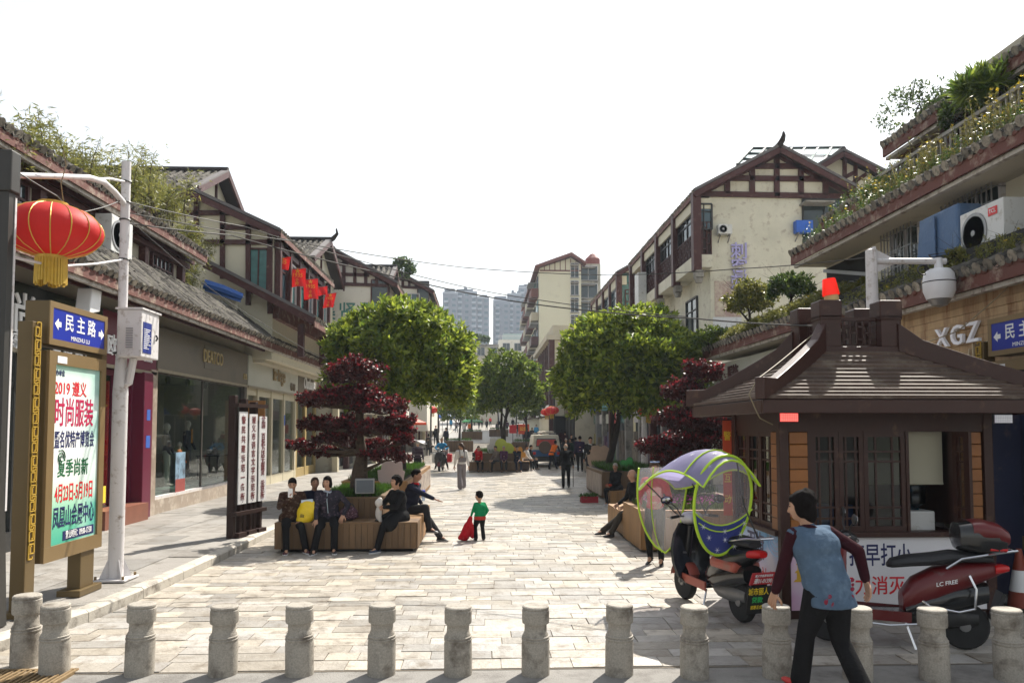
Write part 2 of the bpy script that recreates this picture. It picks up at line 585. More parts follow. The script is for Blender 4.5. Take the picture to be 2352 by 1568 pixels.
# ------------------------------------------------------------------ roofs
def arc(r, n=5): return [(r * math.cos(math.pi * k / n), r * math.sin(math.pi * k / n)) for k in range(n + 1)]


def tile_mesh(r, L, end):
    m = MB()
    a0, a1 = arc(r), arc(r * .86)
    vs = [(x, 0, z) for x, z in a0] + [(x, L * 1.12, z + .012) for x, z in a1]
    m.add(vs, [(i + 1, i, 6 + i, 7 + i) for i in range(5)])
    m.mi = 1 if end else 0
    m.add([(x, -.001, z) for x, z in a0], [(0, 1, 2, 3, 4, 5)])
    if end:                                               # round end cap and the scalloped drip tile beside it
        m.add([(r * 1.05 * math.cos(g), -.02, r * 1.05 * math.sin(g) + .01) for g in [math.pi * 2 * k / 10 for k in range(10)]], [tuple(range(10))])
        m.mi = 0
        m.add([(r * .7, -.01, .02), (r * 1.3, -.03, -.055), (r * 1.9, -.03, -.075), (r * 2.5, -.03, -.055), (r * 3.1, -.01, .02), (r * 1.9, .02, .0)], [(0, 1, 5), (1, 2, 5), (2, 3, 5), (3, 4, 5)])
    return m.mesh('roof_tile', [TILE, TILE_END])


def basis(x, y, z, o):
    return Matrix(((x.x, y.x, z.x, o.x), (x.y, y.y, z.y, o.y), (x.z, y.z, z.z, o.z), (0, 0, 0, 1)))


def tile_roof(parent, a, b, up, sp=.25, L=.36, named=0, thick=.07, clip=None, mesh_parts=True, name='roof', skew=None):
    """Eave edge a -> b, slope vector up (eave to ridge): a deck, rows of cover tiles, eave tiles with round ends."""
    a, b, up = V(a), V(b), V(up)
    al, sl = b - a, up.length
    ax, uy = al.normalized(), up.normalized()
    nz = ax.cross(uy)
    if nz.z < 0: ax, a, b = -ax, b, a; nz = -nz
    al = b - a
    dk = MB().ext([a - nz * thick, b - nz * thick, b + up - nz * thick, a + up - nz * thick], nz * (thick - .004))
    roof = dk.build(name, DECK, parent)
    nc, nr = max(1, int(al.length / sp)), max(1, int(sl / L))
    r = sp * .34
    t0, t1 = tile_mesh(r, L, False), tile_mesh(r, L, True)
    co = [np.array([v.co[:] for v in q.vertices]) for q in (t0, t1)]
    rest = MB()
    k = 0
    order = [(j, i) for j in range(nr) for i in range(nc)]
    if a.y > b.y: order = [(j, nc - 1 - i) for j, i in order]
    for j, i in order:
        o = a + ax * ((i + .5) * sp + rnd.uniform(-.008, .008)) + uy * (j * L + rnd.uniform(-.012, .012)) + nz * rnd.uniform(-.008, .020)
        tw = rnd.uniform(-.06, .06)
        x2 = (ax + uy * tw).normalized()
        M = basis(x2, nz.cross(x2), nz, o)
        me = t1 if j == 0 else t0
        if k < named:
            piece('roof_tile', me, roof, mtx=M)
            k += 1
        else:
            for mi in (0, 1):
                rest.mi = mi
            n = len(rest.v)
            rest.v += [tuple(M @ v.co) for v in me.vertices]
            for p in me.polygons:
                rest.f.append(tuple(n + q for q in p.vertices))
                rest.m.append(p.material_index)
    if rest.v: rest.build('small_roof_tile', [TILE, TILE_END], roof, kind='stuff')
    return roof


def ridge(parent, a, b, r=.1, horn=0):
    a, b = V(a), V(b)
    pts = [a.lerp(b, t / 6) for t in range(7)]
    m = MB().tube(pts, r, 6)
    if horn:
        d = (b - a).normalized()
        m.tube([b - d * .1, b + d * .2 + V((0, 0, .08)), b + d * .36 + V((0, 0, .28 * horn)), b + d * .34 + V((0, 0, .45 * horn))], [r, r * .9, r * .6, r * .3], 6)
    return m.build('ridge', DECK, parent)


def timber(parent, p, q, Y, w=.16, d=.08, m=None, name='timber'):   # beam between two pixels, on the plane Y
    a, b = P(*p, Y), P(*q, Y)
    MB().bar(a, b, d, w, up=(b - a).cross(V((0, 1, 0)))).build(name, m or TIMBER, parent)


def window_at(parent, c, w, hh, face, glassm=None, frame=None, bars=1, rails=1, sill=True, fw=.06):
    """A framed window on a wall: c centre, face = outward unit vector."""
    face = V(face)
    rt = V((0, 0, 1)).cross(face)
    c = V(c)
    fr = MB()
    q = lambda u, z, o=0: c + rt * u + V((0, 0, z)) + face * o
    for s in (-1, 1):
        fr.bar(q(s * w / 2, -hh / 2, .03), q(s * w / 2, hh / 2, .03), fw, .09, face)
        fr.bar(q(-w / 2, s * hh / 2, .031), q(w / 2, s * hh / 2, .031), .09, fw)
    for k in range(bars): fr.bar(q(-w / 2 + w * (k + 1) / (bars + 1), -hh / 2, .028), q(-w / 2 + w * (k + 1) / (bars + 1), hh / 2, .028), fw * .7, .06, face)
    for k in range(rails): fr.bar(q(-w / 2, hh / 2 - hh * .3 * (k + 1), .026), q(w / 2, hh / 2 - hh * .3 * (k + 1), .026), .06, fw * .7)
    f = fr.build('window', frame or TIMBER, parent)
    MB().ext([q(-w / 2, -hh / 2, .012), q(w / 2, -hh / 2, .012), q(w / 2, hh / 2, .012), q(-w / 2, hh / 2, .012)], face * .008).build('pane', glassm or WINDARK, f)
    if sill: MB().bar(q(-w / 2 - .06, -hh / 2 - .05, .07), q(w / 2 + .06, -hh / 2 - .05, .07), .16, .05).build('sill', CONCRETE, f)
    return f


def lattice(m, o, rt, w, hh, nx, nz, t=.03, face=(1, 0, 0)):        # interlocking fretwork of short bars
    o, rt, up = V(o), V(rt), V((0, 0, 1))
    for i in range(nx + 1): m.bar(o + rt * w * i / nx, o + rt * w * i / nx + up * hh, t, t, face)
    for j in range(nz + 1):
        for i in range(nx):
            if (i + j) % 2 == 0 or j in (0, nz): m.bar(o + rt * w * i / nx + up * hh * j / nz, o + rt * w * (i + 1) / nx + up * hh * j / nz, t, t * .9)
    return m


# ------------------------------------------------------------------ near building of the shop side
ls = thing('shop_house', 'tiled two storey shop house with fashion shops behind the advert board', 'building', (-8, 17, .12), world=True)
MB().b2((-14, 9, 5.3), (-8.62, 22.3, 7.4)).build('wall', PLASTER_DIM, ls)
tile_roof(ls, (-7.0, 9, 5.06), (-7.0, 34.6, 5.06), (-1.62, 0, 1.28), .25, .30, 280)
tile_roof(ls, (-8.0, 9.5, 7.2), (-8.0, 22.6, 7.2), (-3.0, 0, 1.62), .25, .34, 120, name='upper_roof')
for (xe, ze, y1, nm) in ((-7.0, 5.06, 34.6, 'eave'), (-8.0, 7.2, 22.6, 'upper_eave')):
    m = MB().b2((xe - .06, 9, ze - .24), (xe - .02, y1, ze - .06))
    for k in range(int((y1 - 9) / .25)): m.ell((xe - .03, 9.13 + k * .25, ze - .06), (.03, .085, .05), 6, 4)
    e = m.build(nm, FASCIA_RED, ls)
    MB().b2((xe - .16, 9, ze - .31), (xe - .075, y1, ze - .235)).build('gutter_board', mat('weathered white board', (.52, .49, .44), .8, .2, 5, .2, 40, dirt=((.2, .16, .13), .45, 5)), e)
    MB().b2((xe - .45, 9, ze - .30), (xe - .38, y1, ze - .2)).build('purlin', TIMBER, e)
    raf = MB().bar((0, 0, 0), (-1.0, 0, .5), .07, .1).mesh('rafter', TIMBER)
    for k in range(int((y1 - 9) / .9)): piece('rafter', raf, e, (xe - .12, 9.4 + k * .9, ze - .26))
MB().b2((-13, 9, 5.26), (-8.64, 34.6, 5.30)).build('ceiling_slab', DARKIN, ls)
# upper floor: posts, lattice windows
for y in (13.0, 15.0, 17.2, 19.6, 22.0): MB().b2((-8.63, y - .1, 5.3), (-8.45, y + .1, 7.0)).build('post', TIMBER, ls)
for y in (14.0, 16.1, 20.8):
    w = window_at(ls, (-8.6, y, 6.2), 1.3, 1.0, (1, 0, 0), WINDARK, TIMBER, 4, 1, False)
MB().b2((-8.6, 9.0, 6.72), (-8.40, 22.3, 6.86)).build('beam', TIMBER, ls)
MB().b2((-8.58, 17.4, 5.75), (-8.53, 18.4, 6.6)).build('shutter', PLASTER, ls)
# ground floor shell
MB().b2((-14, 9, .12), (-12.2, 37, 5.2)).build('back_wall', INTER, ls)
MB().b2((-12.2, 9, .05), (-8.02, 37, .42)).build('shop_floor', mat('dull shop floor', (.16, .15, .13), .35, .1, 2), ls)
MB().b2((-8.3, 9, 4.3), (-8.06, 37, 5.2)).build('upper_wall', PLASTER_DIM, ls)
MARBLE = mat('brown veined marble', (.30, .235, .18), .3, .35, 2.5, .05, 30, dirt=((.5, .43, .35), .35, 3), spec=.5)
MAROON = mat('maroon enamel panel', (.125, .012, .035), .35, .1, 2)
TAUPE = mat('taupe sign panel', (.145, .12, .088), .5, .1, 1.2, dirt=((.10, .085, .065), .25, 1))
CREAMP = mat('pale cream sign panel', (.47, .47, .41), .4, .06, 1, dirt=((.36, .36, .29), .3, .7))
BRASS = mat('brass letters', (.55, .43, .22), .35, .1, 9, metal=.7)
for y0, y1, m_ in ((9, 16.1, mat('black sign panel', (.012, .014, .013), .25, .2, 2)), (16.1, 18.75, MAROON), (18.82, 25.9, TAUPE), (26.0, 32.9, CREAMP), (33.0, 37, TAUPE)):
    z0 = 3.5 if y0 < 18 else 3.6
    o = MB().b2((-8.05, y0, z0), (-7.80, y1, 4.62)).build('sign_board', m_, ls, bevel=.01)
    MB().b2((-7.86, y0, z0 - .07), (-7.78, y1, z0)).build('trim', mat('tarnished trim', (.33, .28, .2), .4, .2, 5, metal=.4), o)
    o2 = o
    if y0 == 9:
        text('尚', .72, o, (-7.79, 13.35, 4.05), (0, 1, 0), (0, 0, 1), WHITE, .03, .02)
        text('绒', .34, o, (-7.79, 13.1, 3.62), (0, 1, 0), (0, 0, 1), WHITE, .03, .01)
        text('百 尼 公 司', .3, o, (-7.79, 14.95, 3.66), (0, 1, 0), (0, 0, 1), WHITE, .03, .01)
    elif y0 == 16.1:
        text('欧 尼 丝 黛', .46, o, (-7.79, 17.35, 3.88), (0, 1, 0), (0, 0, 1), WHITE, .03, .02)
    elif y0 == 18.82:
        MB().b2((-7.80, 21.9, 3.85), (-7.785, 23.2, 4.5)).build('plate', mat('darker taupe plate', (.15, .13, .10), .5, .1, 2), o)
        text('DEATCO', .50, o, (-7.78, 22.55, 4.18), (0, 1, 0), (0, 0, 1), BRASS, .03, .02, .8)
        text('迪图', .2, o, (-7.79, 25.6, 3.85), (0, 1, 0), (0, 0, 1), BRASS, .02, .01)
    elif y0 == 26.0:
        text('le·lege', .72, o, (-7.78, 29.8, 4.18), (0, 1, 0), (0, 0, 1), mat('dull gold letters', (.30, .22, .11), .4, .1, 9, metal=.4), .03, .02, .95)
        text('韩·都', .32, o, (-7.78, 31.9, 3.83), (0, 1, 0), (0, 0, 1), mat('brown letters', (.16, .12, .07), .5), .03, .02)
    else:
        text('Ourbann', .75, o, (-7.78, 34.9, 4.15), (0, 1, 0), (0, 0, 1), WHITE, .03, .0, .8, shear=.3)
# entrance of the maroon shop
MB().b2((-8.0, 17.95, .12), (-7.72, 18.42, 3.45)).build('maroon_pillar', MAROON, ls, bevel=.015)
MB().b2((-8.0, 18.44, .12), (-7.78, 18.80, 3.55)).build('marble_pilaster', MARBLE, ls)
pl = MB().b2((-7.725, 18.1, 2.35), (-7.715, 18.28, 2.6)).b2((-7.725, 18.08, 1.72), (-7.715, 18.30, 2.0)).build('door_plate', mat('blue enamel', (.05, .12, .42), .4), ls)
STEP = mat('red brown tiled step', (.20, .075, .045), .45, .2, 4, .1, 40)
MB().b2((-8.0, 15.9, .12), (-7.55, 17.9, .50)).build('step', STEP, ls)
dr = MB().b2((-8.05, 16.0, .5), (-7.98, 16.1, 3.4)).b2((-8.05, 17.0, .5), (-7.98, 17.06, 3.4)).b2((-8.05, 17.85, .5), (-7.98, 17.95, 3.4)).b2((-8.049, 16.0, 3.3), (-7.981, 17.95, 3.42)).build('door', MAROON, ls)
MB().b2((-8.03, 16.1, .5), (-8.02, 17.0, 3.3)).build('glass_leaf', GLASS, dr)
REDSAT = mat('red satin curtain', (.42, .012, .016), .4, .3, 6, .1, 20)
m = MB()
for k in range(7): m.lathe([(.05, .5), (.06, 1.6), (.05, 3.2)], 8, (-8.25 - .05 * (k % 2), 17.1 + .1 * k, 0))
m.build('curtain', REDSAT, ls)
MB().b2((-7.99, 16.25, .60), (-7.98, 16.8, .95)).build('door_sticker', mat('yellow sticker', (.75, .62, .05), .5), dr)
MB().b2((-8.01, 18.8, 2.9), (-12.1, 18.86, 3.55)).b2((-8.25, 16.0, 3.42), (-8.05, 18.8, 3.6)).build('lintel', DARKIN, ls)
MB().b2((-12.1, 18.80, .42), (-8.06, 18.86, 2.9)).build('party_wall', INTER, ls)
# dark shop nearest the advert board
dk = MB()
for y in (10.5, 12.0, 13.4, 14.8, 16.0): dk.b2((-8.02, y - .05, .42), (-7.9, y + .05, 3.5))
dk.b2((-8.01, 9, 2.85), (-7.91, 16, 2.95)).b2((-8.01, 9, .12), (-7.85, 15.9, .44))
f = dk.build('shopfront_frame', BLACKMET, ls)
for y in (10.5, 12.0, 13.4, 14.8): MB().b2((-7.97, y + .05, .44), (-7.96, y + (1.35 if y > 10.6 else 1.4), 3.5)).build('pane', GLASS, f)
MB().b2((-12.1, 15.94, .42), (-8.06, 15.99, 3.5)).build('party_wall', DARKIN, ls)
# display window with mannequins
m = MB().b2((-8.0, 18.84, .12), (-7.82, 25.9, .46))
pz = m.build('window_plinth', MARBLE, ls)
MB().b2((-8.0, 18.84, .46), (-7.86, 25.9, .53)).build('plinth_trim', PIPE, pz)
fr = MB().b2((-8.0, 18.82, .5), (-7.9, 18.94, 3.6)).b2((-8.0, 25.75, .12), (-7.84, 26.0, 3.6)).b2((-7.98, 22.2, .5), (-7.93, 22.26, 3.6)).b2((-7.99, 18.82, 3.5), (-7.9, 25.9, 3.62))
f = fr.build('shopfront_frame', mat('bronze frame', (.07, .06, .05), .4, .1, 4), ls)
for a, b in ((18.94, 22.2), (22.26, 25.75)): MB().b2((-7.96, a, .53), (-7.95, b, 3.5)).build('pane', GLASS, f)
MB().b2((-10.6, 18.87, .42), (-10.5, 25.9, 3.6)).build('display_back', mat('display wall', (.36, .34, .28), .8, .1, .8), ls)
MB().b2((-10.5, 18.87, .42), (-8.1, 25.9, .6)).build('display_floor', mat('green glass ledge', (.12, .18, .15), .3, .1, 2), ls)
MB().b2((-10.5, 18.87, 3.62), (-8.06, 25.9, 3.7)).build('display_ceiling', INTER, ls)
for y in (20.0, 21.2, 22.6, 24): MB().lathe([(.05, -.12), (.07, 0), (.03, .1)], 8, (-8.5, y, 3.5)).build('spotlight', BLACK, ls)
MB().b2((-12.1, 25.92, .42), (-8.06, 25.98, 3.6)).build('party_wall', MATS['display wall'], ls)
# cream shop with wooden door, further taupe shop
CREAMW = mat('cream shopfront paint', (.52, .47, .34), .5, .08, 3)
m = MB()
for y in (26.1, 27.4, 29.2, 31.0, 32.8): m.b2((-8.02, y - .1, .12), (-7.86, y + .1, 3.6))
m.b2((-8.0, 26, .12), (-7.87, 33, .45)).b2((-8.0, 26, 3.3), (-7.9, 33, 3.62))
f = m.build('shopfront_frame', CREAMW, ls)
for a, b in ((27.5, 29.1), (29.3, 30.9), (31.1, 32.7)): MB().b2((-7.96, a, .45), (-7.95, b, 3.3)).build('pane', GLASS, f)
d = MB().b2((-7.9, 26.2, .3), (-7.3, 26.28, 3.1)).b2((-7.84, 26.285, .5), (-7.36, 26.295, 2.9)).build('open_door', mat('orange varnished wood', (.36, .17, .05), .35, .2, 6), ls)
MB().tube([(-7.4, 26.12, 1.2), (-7.4, 26.12, 1.7)], .02, 6).build('handle', STEEL, d)
MB().b2((-7.86, 30.92, 2.3), (-7.85, 31.08, 2.7)).build('door_plate', MATS['blue enamel'], ls)
m = MB()
for y in (33.1, 34.8, 36.8): m.b2((-8.02, y - .12, .12), (-7.88, y + .12, 3.6))
m.b2((-8.0, 33, .12), (-7.9, 37, .5))
f = m.build('shopfront_frame', mat('ochre shopfront', (.34, .25, .10), .5, .1, 3), ls)
for a, b in ((33.2, 34.7), (34.9, 36.7)): MB().b2((-7.96, a, .5), (-7.95, b, 3.55)).build('pane', GLASS, f)
MB().b2((-10.1, 26, .42), (-10.0, 37, 3.6)).build('display_back', mat('pale shop wall', (.34, .33, .27), .8, .1, .8), ls)
MB().b2((-10.1, 26, 3.62), (-8.06, 37, 3.7)).build('display_ceiling', INTER, ls)


AC_SPOT = PX(262, 545, -8.15)


# ------------------------------------------------------------------ gabled houses: end wall towards the camera
def gable_house(name, label, Yw, Y1, xl, xr, apex, el, er, zb, wall, named=0, over=.5, sp=.27, horn=0, tiles='both'):
    """Walls xl..xr, ridge apex (x, z), eave edges el/er (x, z), base zb."""
    b = thing(name, label, 'building', ((xl + xr) / 2, Yw, 0), world=True)

    def zat(x):
        e = er if x > apex[0] else el
        return apex[1] + (e[1] - apex[1]) * (x - apex[0]) / (e[0] - apex[0])
    poly = [(xl, Yw, zb), (xr, Yw, zb), (xr, Yw, zat(xr) - .16), (apex[0], Yw, apex[1] - .16), (xl, Yw, zat(xl) - .16)]
    MB().ext(poly[::-1], (0, Y1 - Yw, 0)).build('wall', wall, b)
    for e, nm in ((er, 'roof'), (el, 'roof')):
        A, B = V((e[0], Yw - over, e[1])), V((e[0], Y1, e[1]))
        up = V((apex[0] - e[0], 0, apex[1] - e[1]))
        tile_roof(b, A, B, up, sp, .4, named if e is er else 0)
        a2 = V((apex[0], Yw - over - .012, apex[1]))
        e2 = V((e[0], Yw - over - .012, e[1]))
        MB().bar(a2 - V((0, 0, .14)), e2 - V((0, 0, .14)), .06, .2, V((0, 0, 1))).build('bargeboard', TIMBER, b)
        MB().bar(a2 + V((0, .1, .06)), e2 + V((0, .1, .06)), .24, .10, V((0, 0, 1))).build('verge', mat('verge mortar', (.13, .12, .12), .9, .3, 6, .2, 40, isl=.2), b)
        s = 1 if e is er else -1
        MB().b2((e[0] - .02 * s, Yw - over + .05, e[1] - .2), (e[0] + .02 * s, Y1, e[1] - .03)).build('fascia', FASCIA_RED, b)
    ridge(b, (apex[0], Y1, apex[1] + .06), (apex[0], Yw - over, apex[1] + .06), .13, horn)
    return b


e2 = P(643, 531, 25.9)
a2 = P(437, 435, 25.9)
L2 = gable_house('timbered_house', 'half timbered gable house with red flags on its street side', 26.4, 35.3, -12.4, -7.15, (a2.x, a2.z), (2 * a2.x - e2.x, e2.z), (e2.x, e2.z), 4.5, PLASTER, 120)
for p, q in (((451, 452), (451, 560)), ((511, 470), (511, 640)), ((570, 502), (570, 700)), ((620, 535), (620, 720)), ((395, 489), (536, 489)), ((508, 522), (604, 522)), ((470, 556), (626, 556)), ((440, 447), (640, 541)), ((432, 447), (380, 480))):
    timber(L2, p, q, 26.34, .16 if p[1] != 447 else .1)
TEAL = mat('teal curtain behind glass', (.05, .16, .16), .25, .4, 5, spec=.6)
window_at(L2, P(594, 622, 26.39), .62, 1.5, (0, -1, 0), TEAL, TIMBER, 1, 0, False)
MB().b2((-7.16, 26.42, 5.9), (-6.95, 35.2, 6.35)).build('balcony_sill', FASCIA_RED, L2)
for k in range(7):
    y = 26.6 + k * 1.42
    MB().b2((-7.12, y - .09, 6.35), (-6.93, y + .09, 8.75)).build('post', TIMBER, L2)
    if k < 6: window_at(L2, (-7.13, y + .71, 7.35), 1.15, 1.7, (1, 0, 0), TEAL if k % 3 else WINBLUE, PIPE if k % 2 else TIMBER, 1, 1, False)
MB().b2((-7.14, 26.4, 8.32), (-6.97, 35.2, 8.5)).build('beam', TIMBER, L2)
# lower pent roof of the same house, its shaded floor and air conditioners
q0, q1 = P(470, 600, 25.7), P(723, 731, 25.7)
tile_roof(L2, (q1.x, 25.7, q1.z), (q1.x, 36, q1.z), (q0.x - q1.x, 0, q0.z - q1.z), .27, .4, 60, name='pent_roof')
MB().bar(q0 + V((0, -.02, -.1)), q1 + V((0, -.02, -.1)), .06, .24).build('bargeboard', TIMBER, L2)
MB().bar(q0 + V((0, .05, .06)), q1 + V((0, .05, .06)), .26, .1).build('verge', MATS['verge mortar'], L2)
MB().b2((q1.x - .06, 25.75, q1.z - .26), (q1.x - .01, 36, q1.z - .04)).build('fascia', FASCIA_RED, L2)
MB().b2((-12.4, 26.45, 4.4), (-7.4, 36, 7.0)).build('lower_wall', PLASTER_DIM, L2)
for y in (26.5, 30, 33.5): MB().b2((-6.3, y - .1, 4.6), (-6.1, y + .1, q1.z - .1)).build('post', TIMBER, L2)
MB().b2((-7.41, 26.6, 5.2), (-7.2, 35, 5.4)).build('beam', TIMBER, L2)
AWN = mat('royal blue tarpaulin', (.02, .09, .34), .5, .15, 4, .2, 20)
aw = thing('rolled_awning', 'blue rolled tarpaulin awning under the timbered gable house', 'awning', P(515, 668, 25.2), world=True)
MB().tube([P(468, 652, 24.8), P(510, 664, 25.0), P(556, 682, 25.3)], [.16, .15, .12], 8).build('tarpaulin_roll', AWN, aw)
MB().ext([P(470, 662, 24.85), P(552, 688, 25.25), P(552, 694, 25.25), P(470, 668, 24.85)], (0, .03, 0)).build('valance', AWN, aw)
MB().tube([P(462, 650, 24.8), P(562, 684, 25.3)], .03, 6).build('rod', GREYMET, aw)
MB().b2(P(470, 664, 25.4), P(545, 740, 25.6)).build('backing_panel', PLASTER_DIM, L2)

# cross-gabled roof behind it
cg = thing('cross_gable_roof', 'tiled roof with its gable end turned to the street above timbered gable house', 'roof', (-12, 31, 10), world=True)
rx = -10.24


def cross_gable(o, rx, xl, yr, zr, yf, zf, sp=.27, named=0):
    tile_roof(o, (xl, yf, zf), (rx, yf, zf), (0, yr - yf, zr - zf), sp, .4, named)
    tile_roof(o, (xl, 2 * yr - yf, zf), (rx, 2 * yr - yf, zf), (0, yf - yr, zr - zf), sp, .4, 0)
    MB().ext([(rx - .5, yf + .25, zf - .1), (rx - .5, 2 * yr - yf - .25, zf - .1), (rx - .5, yr, zr - .1)], (-.1, 0, 0)).build('gable_wall', PLASTER, o)
    for yy in (yf, 2 * yr - yf):
        MB().bar((rx, yr, zr - .05), (rx, yy, zf - .05), .08, .22).build('bargeboard', TIMBER, o)
        MB().bar((rx - .1, yr, zr + .08), (rx - .1, yy, zf + .08), .26, .1).build('verge', MATS['verge mortar'], o)
    MB().b2((xl, yf + .5, zf - 2.5), (rx - .5, 2 * yr - yf - .5, zf - .1)).build('wall', PLASTER, o)
    MB().bar((rx - .48, yr, zr - .2), (rx - .48, yr, zf - .4), .1, .12, (1, 0, 0)).build('timber', TIMBER, o)
    ridge(o, (xl, yr, zr + .1), (rx, yr, zr + .1), .14, 0)


cross_gable(cg, rx, -17, 31, 12.4, 27.8, 10.75, named=150)
c3 = thing('cross_gable_roof', 'small tiled roof with upturned ridge tip beside the photo studio wall', 'roof', (-9, 38, 9.5), world=True)
cross_gable(c3, -7.5, -11, 38, 11.35, 34.3, 9.7)
MB().tube([(-7.6, 38, 11.4), (-7.4, 38, 11.5), (-7.2, 38, 11.75), (-7.25, 38, 12.0)], [.13, .12, .08, .04], 6).build('ridge_tip', DECK, c3)

e3, a3 = P(912, 650, 41.5), P(765, 572, 41.5)
L3 = gable_house('timbered_house', 'white gabled house with green photo studio characters on its end wall', 42, 55, -12.5, P(888, 700, 42).x, (a3.x, a3.z), (2 * a3.x - e3.x, e3.z), (e3.x, e3.z), 3.0, PLASTER_WHITE, 0, sp=.32)
for p, q in (((766, 590), (766, 650)), ((790, 588), (790, 652)), ((815, 600), (815, 653)), ((840, 612), (840, 655)), ((865, 625), (865, 657)), ((745, 606), (800, 606)), ((740, 628), (848, 632)), ((735, 650), (892, 656)), ((770, 586), (905, 655)), ((766, 586), (735, 604))):
    timber(L3, p, q, 41.95, .17, .1)
GREENTX = mat('faded green paint', (.08, .22, .20), .8)
text('集贤影楼', 1.05, L3, P(822, 718, 41.97), (1, 0, 0), (0, 0, 1), GREENTX, .01, .02, gap=1.15)
text('请', .5, L3, P(800, 733, 41.97), (1, 0, 0), (0, 0, 1), GREENTX, .01, .02)
pr = P(888, 700, 42).x
for k in range(5): MB().b2((pr - .1, 42.1 + k * 3, 4), (pr + .12, 42.35 + k * 3, 9.9)).build('post', TIMBER, L3)
for k in range(4): window_at(L3, (pr + .01, 43.7 + k * 3, 8.3), 2.2, 2.0, (1, 0, 0), WINDARK, TIMBER, 2, 1, False)
window_at(L3, P(872, 685, 41.99), .9, 2.0, (0, -1, 0), WINDARK, TIMBER, 0, 0, False)
e4, a4 = P(995, 668, 59.5), P(906, 618, 59.5)
L4 = gable_house('timbered_house', 'far white gabled house next in line behind photo studio house', 60, 75, -11, P(982, 700, 60).x, (a4.x, a4.z), (2 * a4.x - e4.x, e4.z), (e4.x, e4.z), 2.0, PLASTER_WHITE, 0, sp=.4)
for p, q in (((925, 632), (925, 660)), ((940, 640), (940, 660)), ((955, 648), (955, 661)), ((968, 652), (968, 662)), ((905, 641), (950, 643)), ((905, 658), (984, 662)), ((910, 630), (990, 670))):
    timber(L4, p, q, 59.95, .2, .1)
pr = P(982, 700, 60).x
window_at(L4, P(972, 690, 59.99), .9, 3.0, (0, -1, 0), WINDARK, TIMBER, 0, 0, False)
window_at(L4, P(945, 692, 59.99), 1.2, 1.2, (0, -1, 0), WINBLUE, PIPE, 1, 0, False)
for k in range(4): window_at(L4, (pr + .01, 62.5 + k * 3.3, 10), 2.2, 2.4, (1, 0, 0), WINDARK, TIMBER, 2, 1, False)
c4 = thing('cross_gable_roof', 'little tiled cross roof seen over the photo studio house', 'roof', (-8, 52, 11), world=True)
cross_gable(c4, -5.96, -9.5, 53, 13.2, 50.5, 11.9, sp=.36)
# row of far shops under the trees on the same side
for i, (y0, y1, x, hh, colr, lab) in enumerate((
        (37.3, 46, -6.9, 5.2, (.42, .40, .33), 'cream far shopfront just past the taupe script sign'),
        (46.2, 57, -6.3, 6.5, (.36, .34, .33), 'grey far shop building under the photo studio house'),
        (57.3, 75, -5.9, 8.0, (.45, .42, .36), 'pale far shop building next to blue street canopy'),
        (75.3, 100, -5.6, 8.5, (.38, .34, .30), 'brownish far shop block near the end of the street'))):
    b = thing('shop_building', lab, 'building', (x - 3, y0, .12), world=True)
    wm = mat('far shop wall %d' % i, colr, .8, .1, .6, dirt=((.15, .13, .11), .3, .8))
    MB().b2((x - 7, y0, .1), (x - .25, y1, hh)).build('wall', wm, b)
    n = int((y1 - y0) / 2.2)
    for k in range(n + 1): MB().b2((x - .26, y0 + k * (y1 - y0) / n - .18, .1), (x, y0 + k * (y1 - y0) / n + .18, 3.2)).build('pilaster', (CREAMW, TIMBER, wm)[k % 3], b)
    for k in range(n): MB().b2((x - .24, y0 + (k + .12) * (y1 - y0) / n, .3), (x - .22, y0 + (k + .88) * (y1 - y0) / n, 3.0)).build('shop_window', (WINDARK, DARKIN, TEAL)[k % 3], b)
    for k in range(n): MB().b2((x - .2, y0 + k * (y1 - y0) / n + .05, 3.2), (x + .06, y0 + (k + 1) * (y1 - y0) / n - .05, 4.0)).build('sign_board', (CREAMP, MAROON, TAUPE, WHITE, AWN)[(k + i) % 5], b)
    for k in range(n): window_at(b, (x - .245, y0 + (k + .5) * (y1 - y0) / n, 4.9), 1.1, 1.1, (1, 0, 0), WINBLUE, PIPE, 1, 0, False)
# ------------------------------------------------------------------ terraced house by the kiosk
def Z3(x, y): return ((2400 + x / 1.96) * .58947, (500 + y / 1.96) * .58947)
def Z6(x, y): return ((1700 + x / 1.96) * .58947, (900 + y / 1.96) * .58947)


PLANKW = mat('sun bleached pine cladding', (.42, .29, .16), .7, .3, 2.5, .25, 40, isl=.14, dirt=((.22, .11, .05), .38, 1.8), stretch=(1, 3.2, .5))
th = thing('terrace_house', 'stepped house with planted roofs and barred windows behind the kiosk', 'building', (9, 13, .12), world=True)
MB().b2((7.4, 8, .1), (14, 18.3, 4.9)).build('ground_floor', DARKIN, th)
pk = MB().b2((7.3, 8, 2.2), (7.38, 13.0, 4.12)).build('sign_wall', DARKWOOD, th)
for k in range(16):
    MB().b2((7.225 + rnd.uniform(0, .012), 8.0, 2.25 + k * .116), (7.30, 12.96, 2.361 + k * .116)).build('plank', PLANKW, pk)
MB().b2((7.2, 12.97, 2.2), (7.32, 13.05, 4.12)).build('corner_trim', PLANKW, pk)
LETW = mat('white letters', (.85, .86, .92), .4, .02, 3)
text('XGZ', .42, pk, (7.20, *PX(2202, 772, 7.2).yz), (0, -1, 0), (0, 0, 1), LETW, .05, .035, 1.1, gap=1.25)
text('小栈', .3, pk, (7.21, 10.95, 3.25), (0, -1, 0), (0, 0, 1), mat('pale gold letters', (.5, .42, .28), .5), .02, .0)
MB().b2((8.3, 8, 4.6), (14, 18.3, 6.95)).build('wall', PLASTER, th)
MB().b2((10.2, 8, 6.4), (15, 17.6, 9.6)).build('upper_wall', PLASTER_DIM, th)


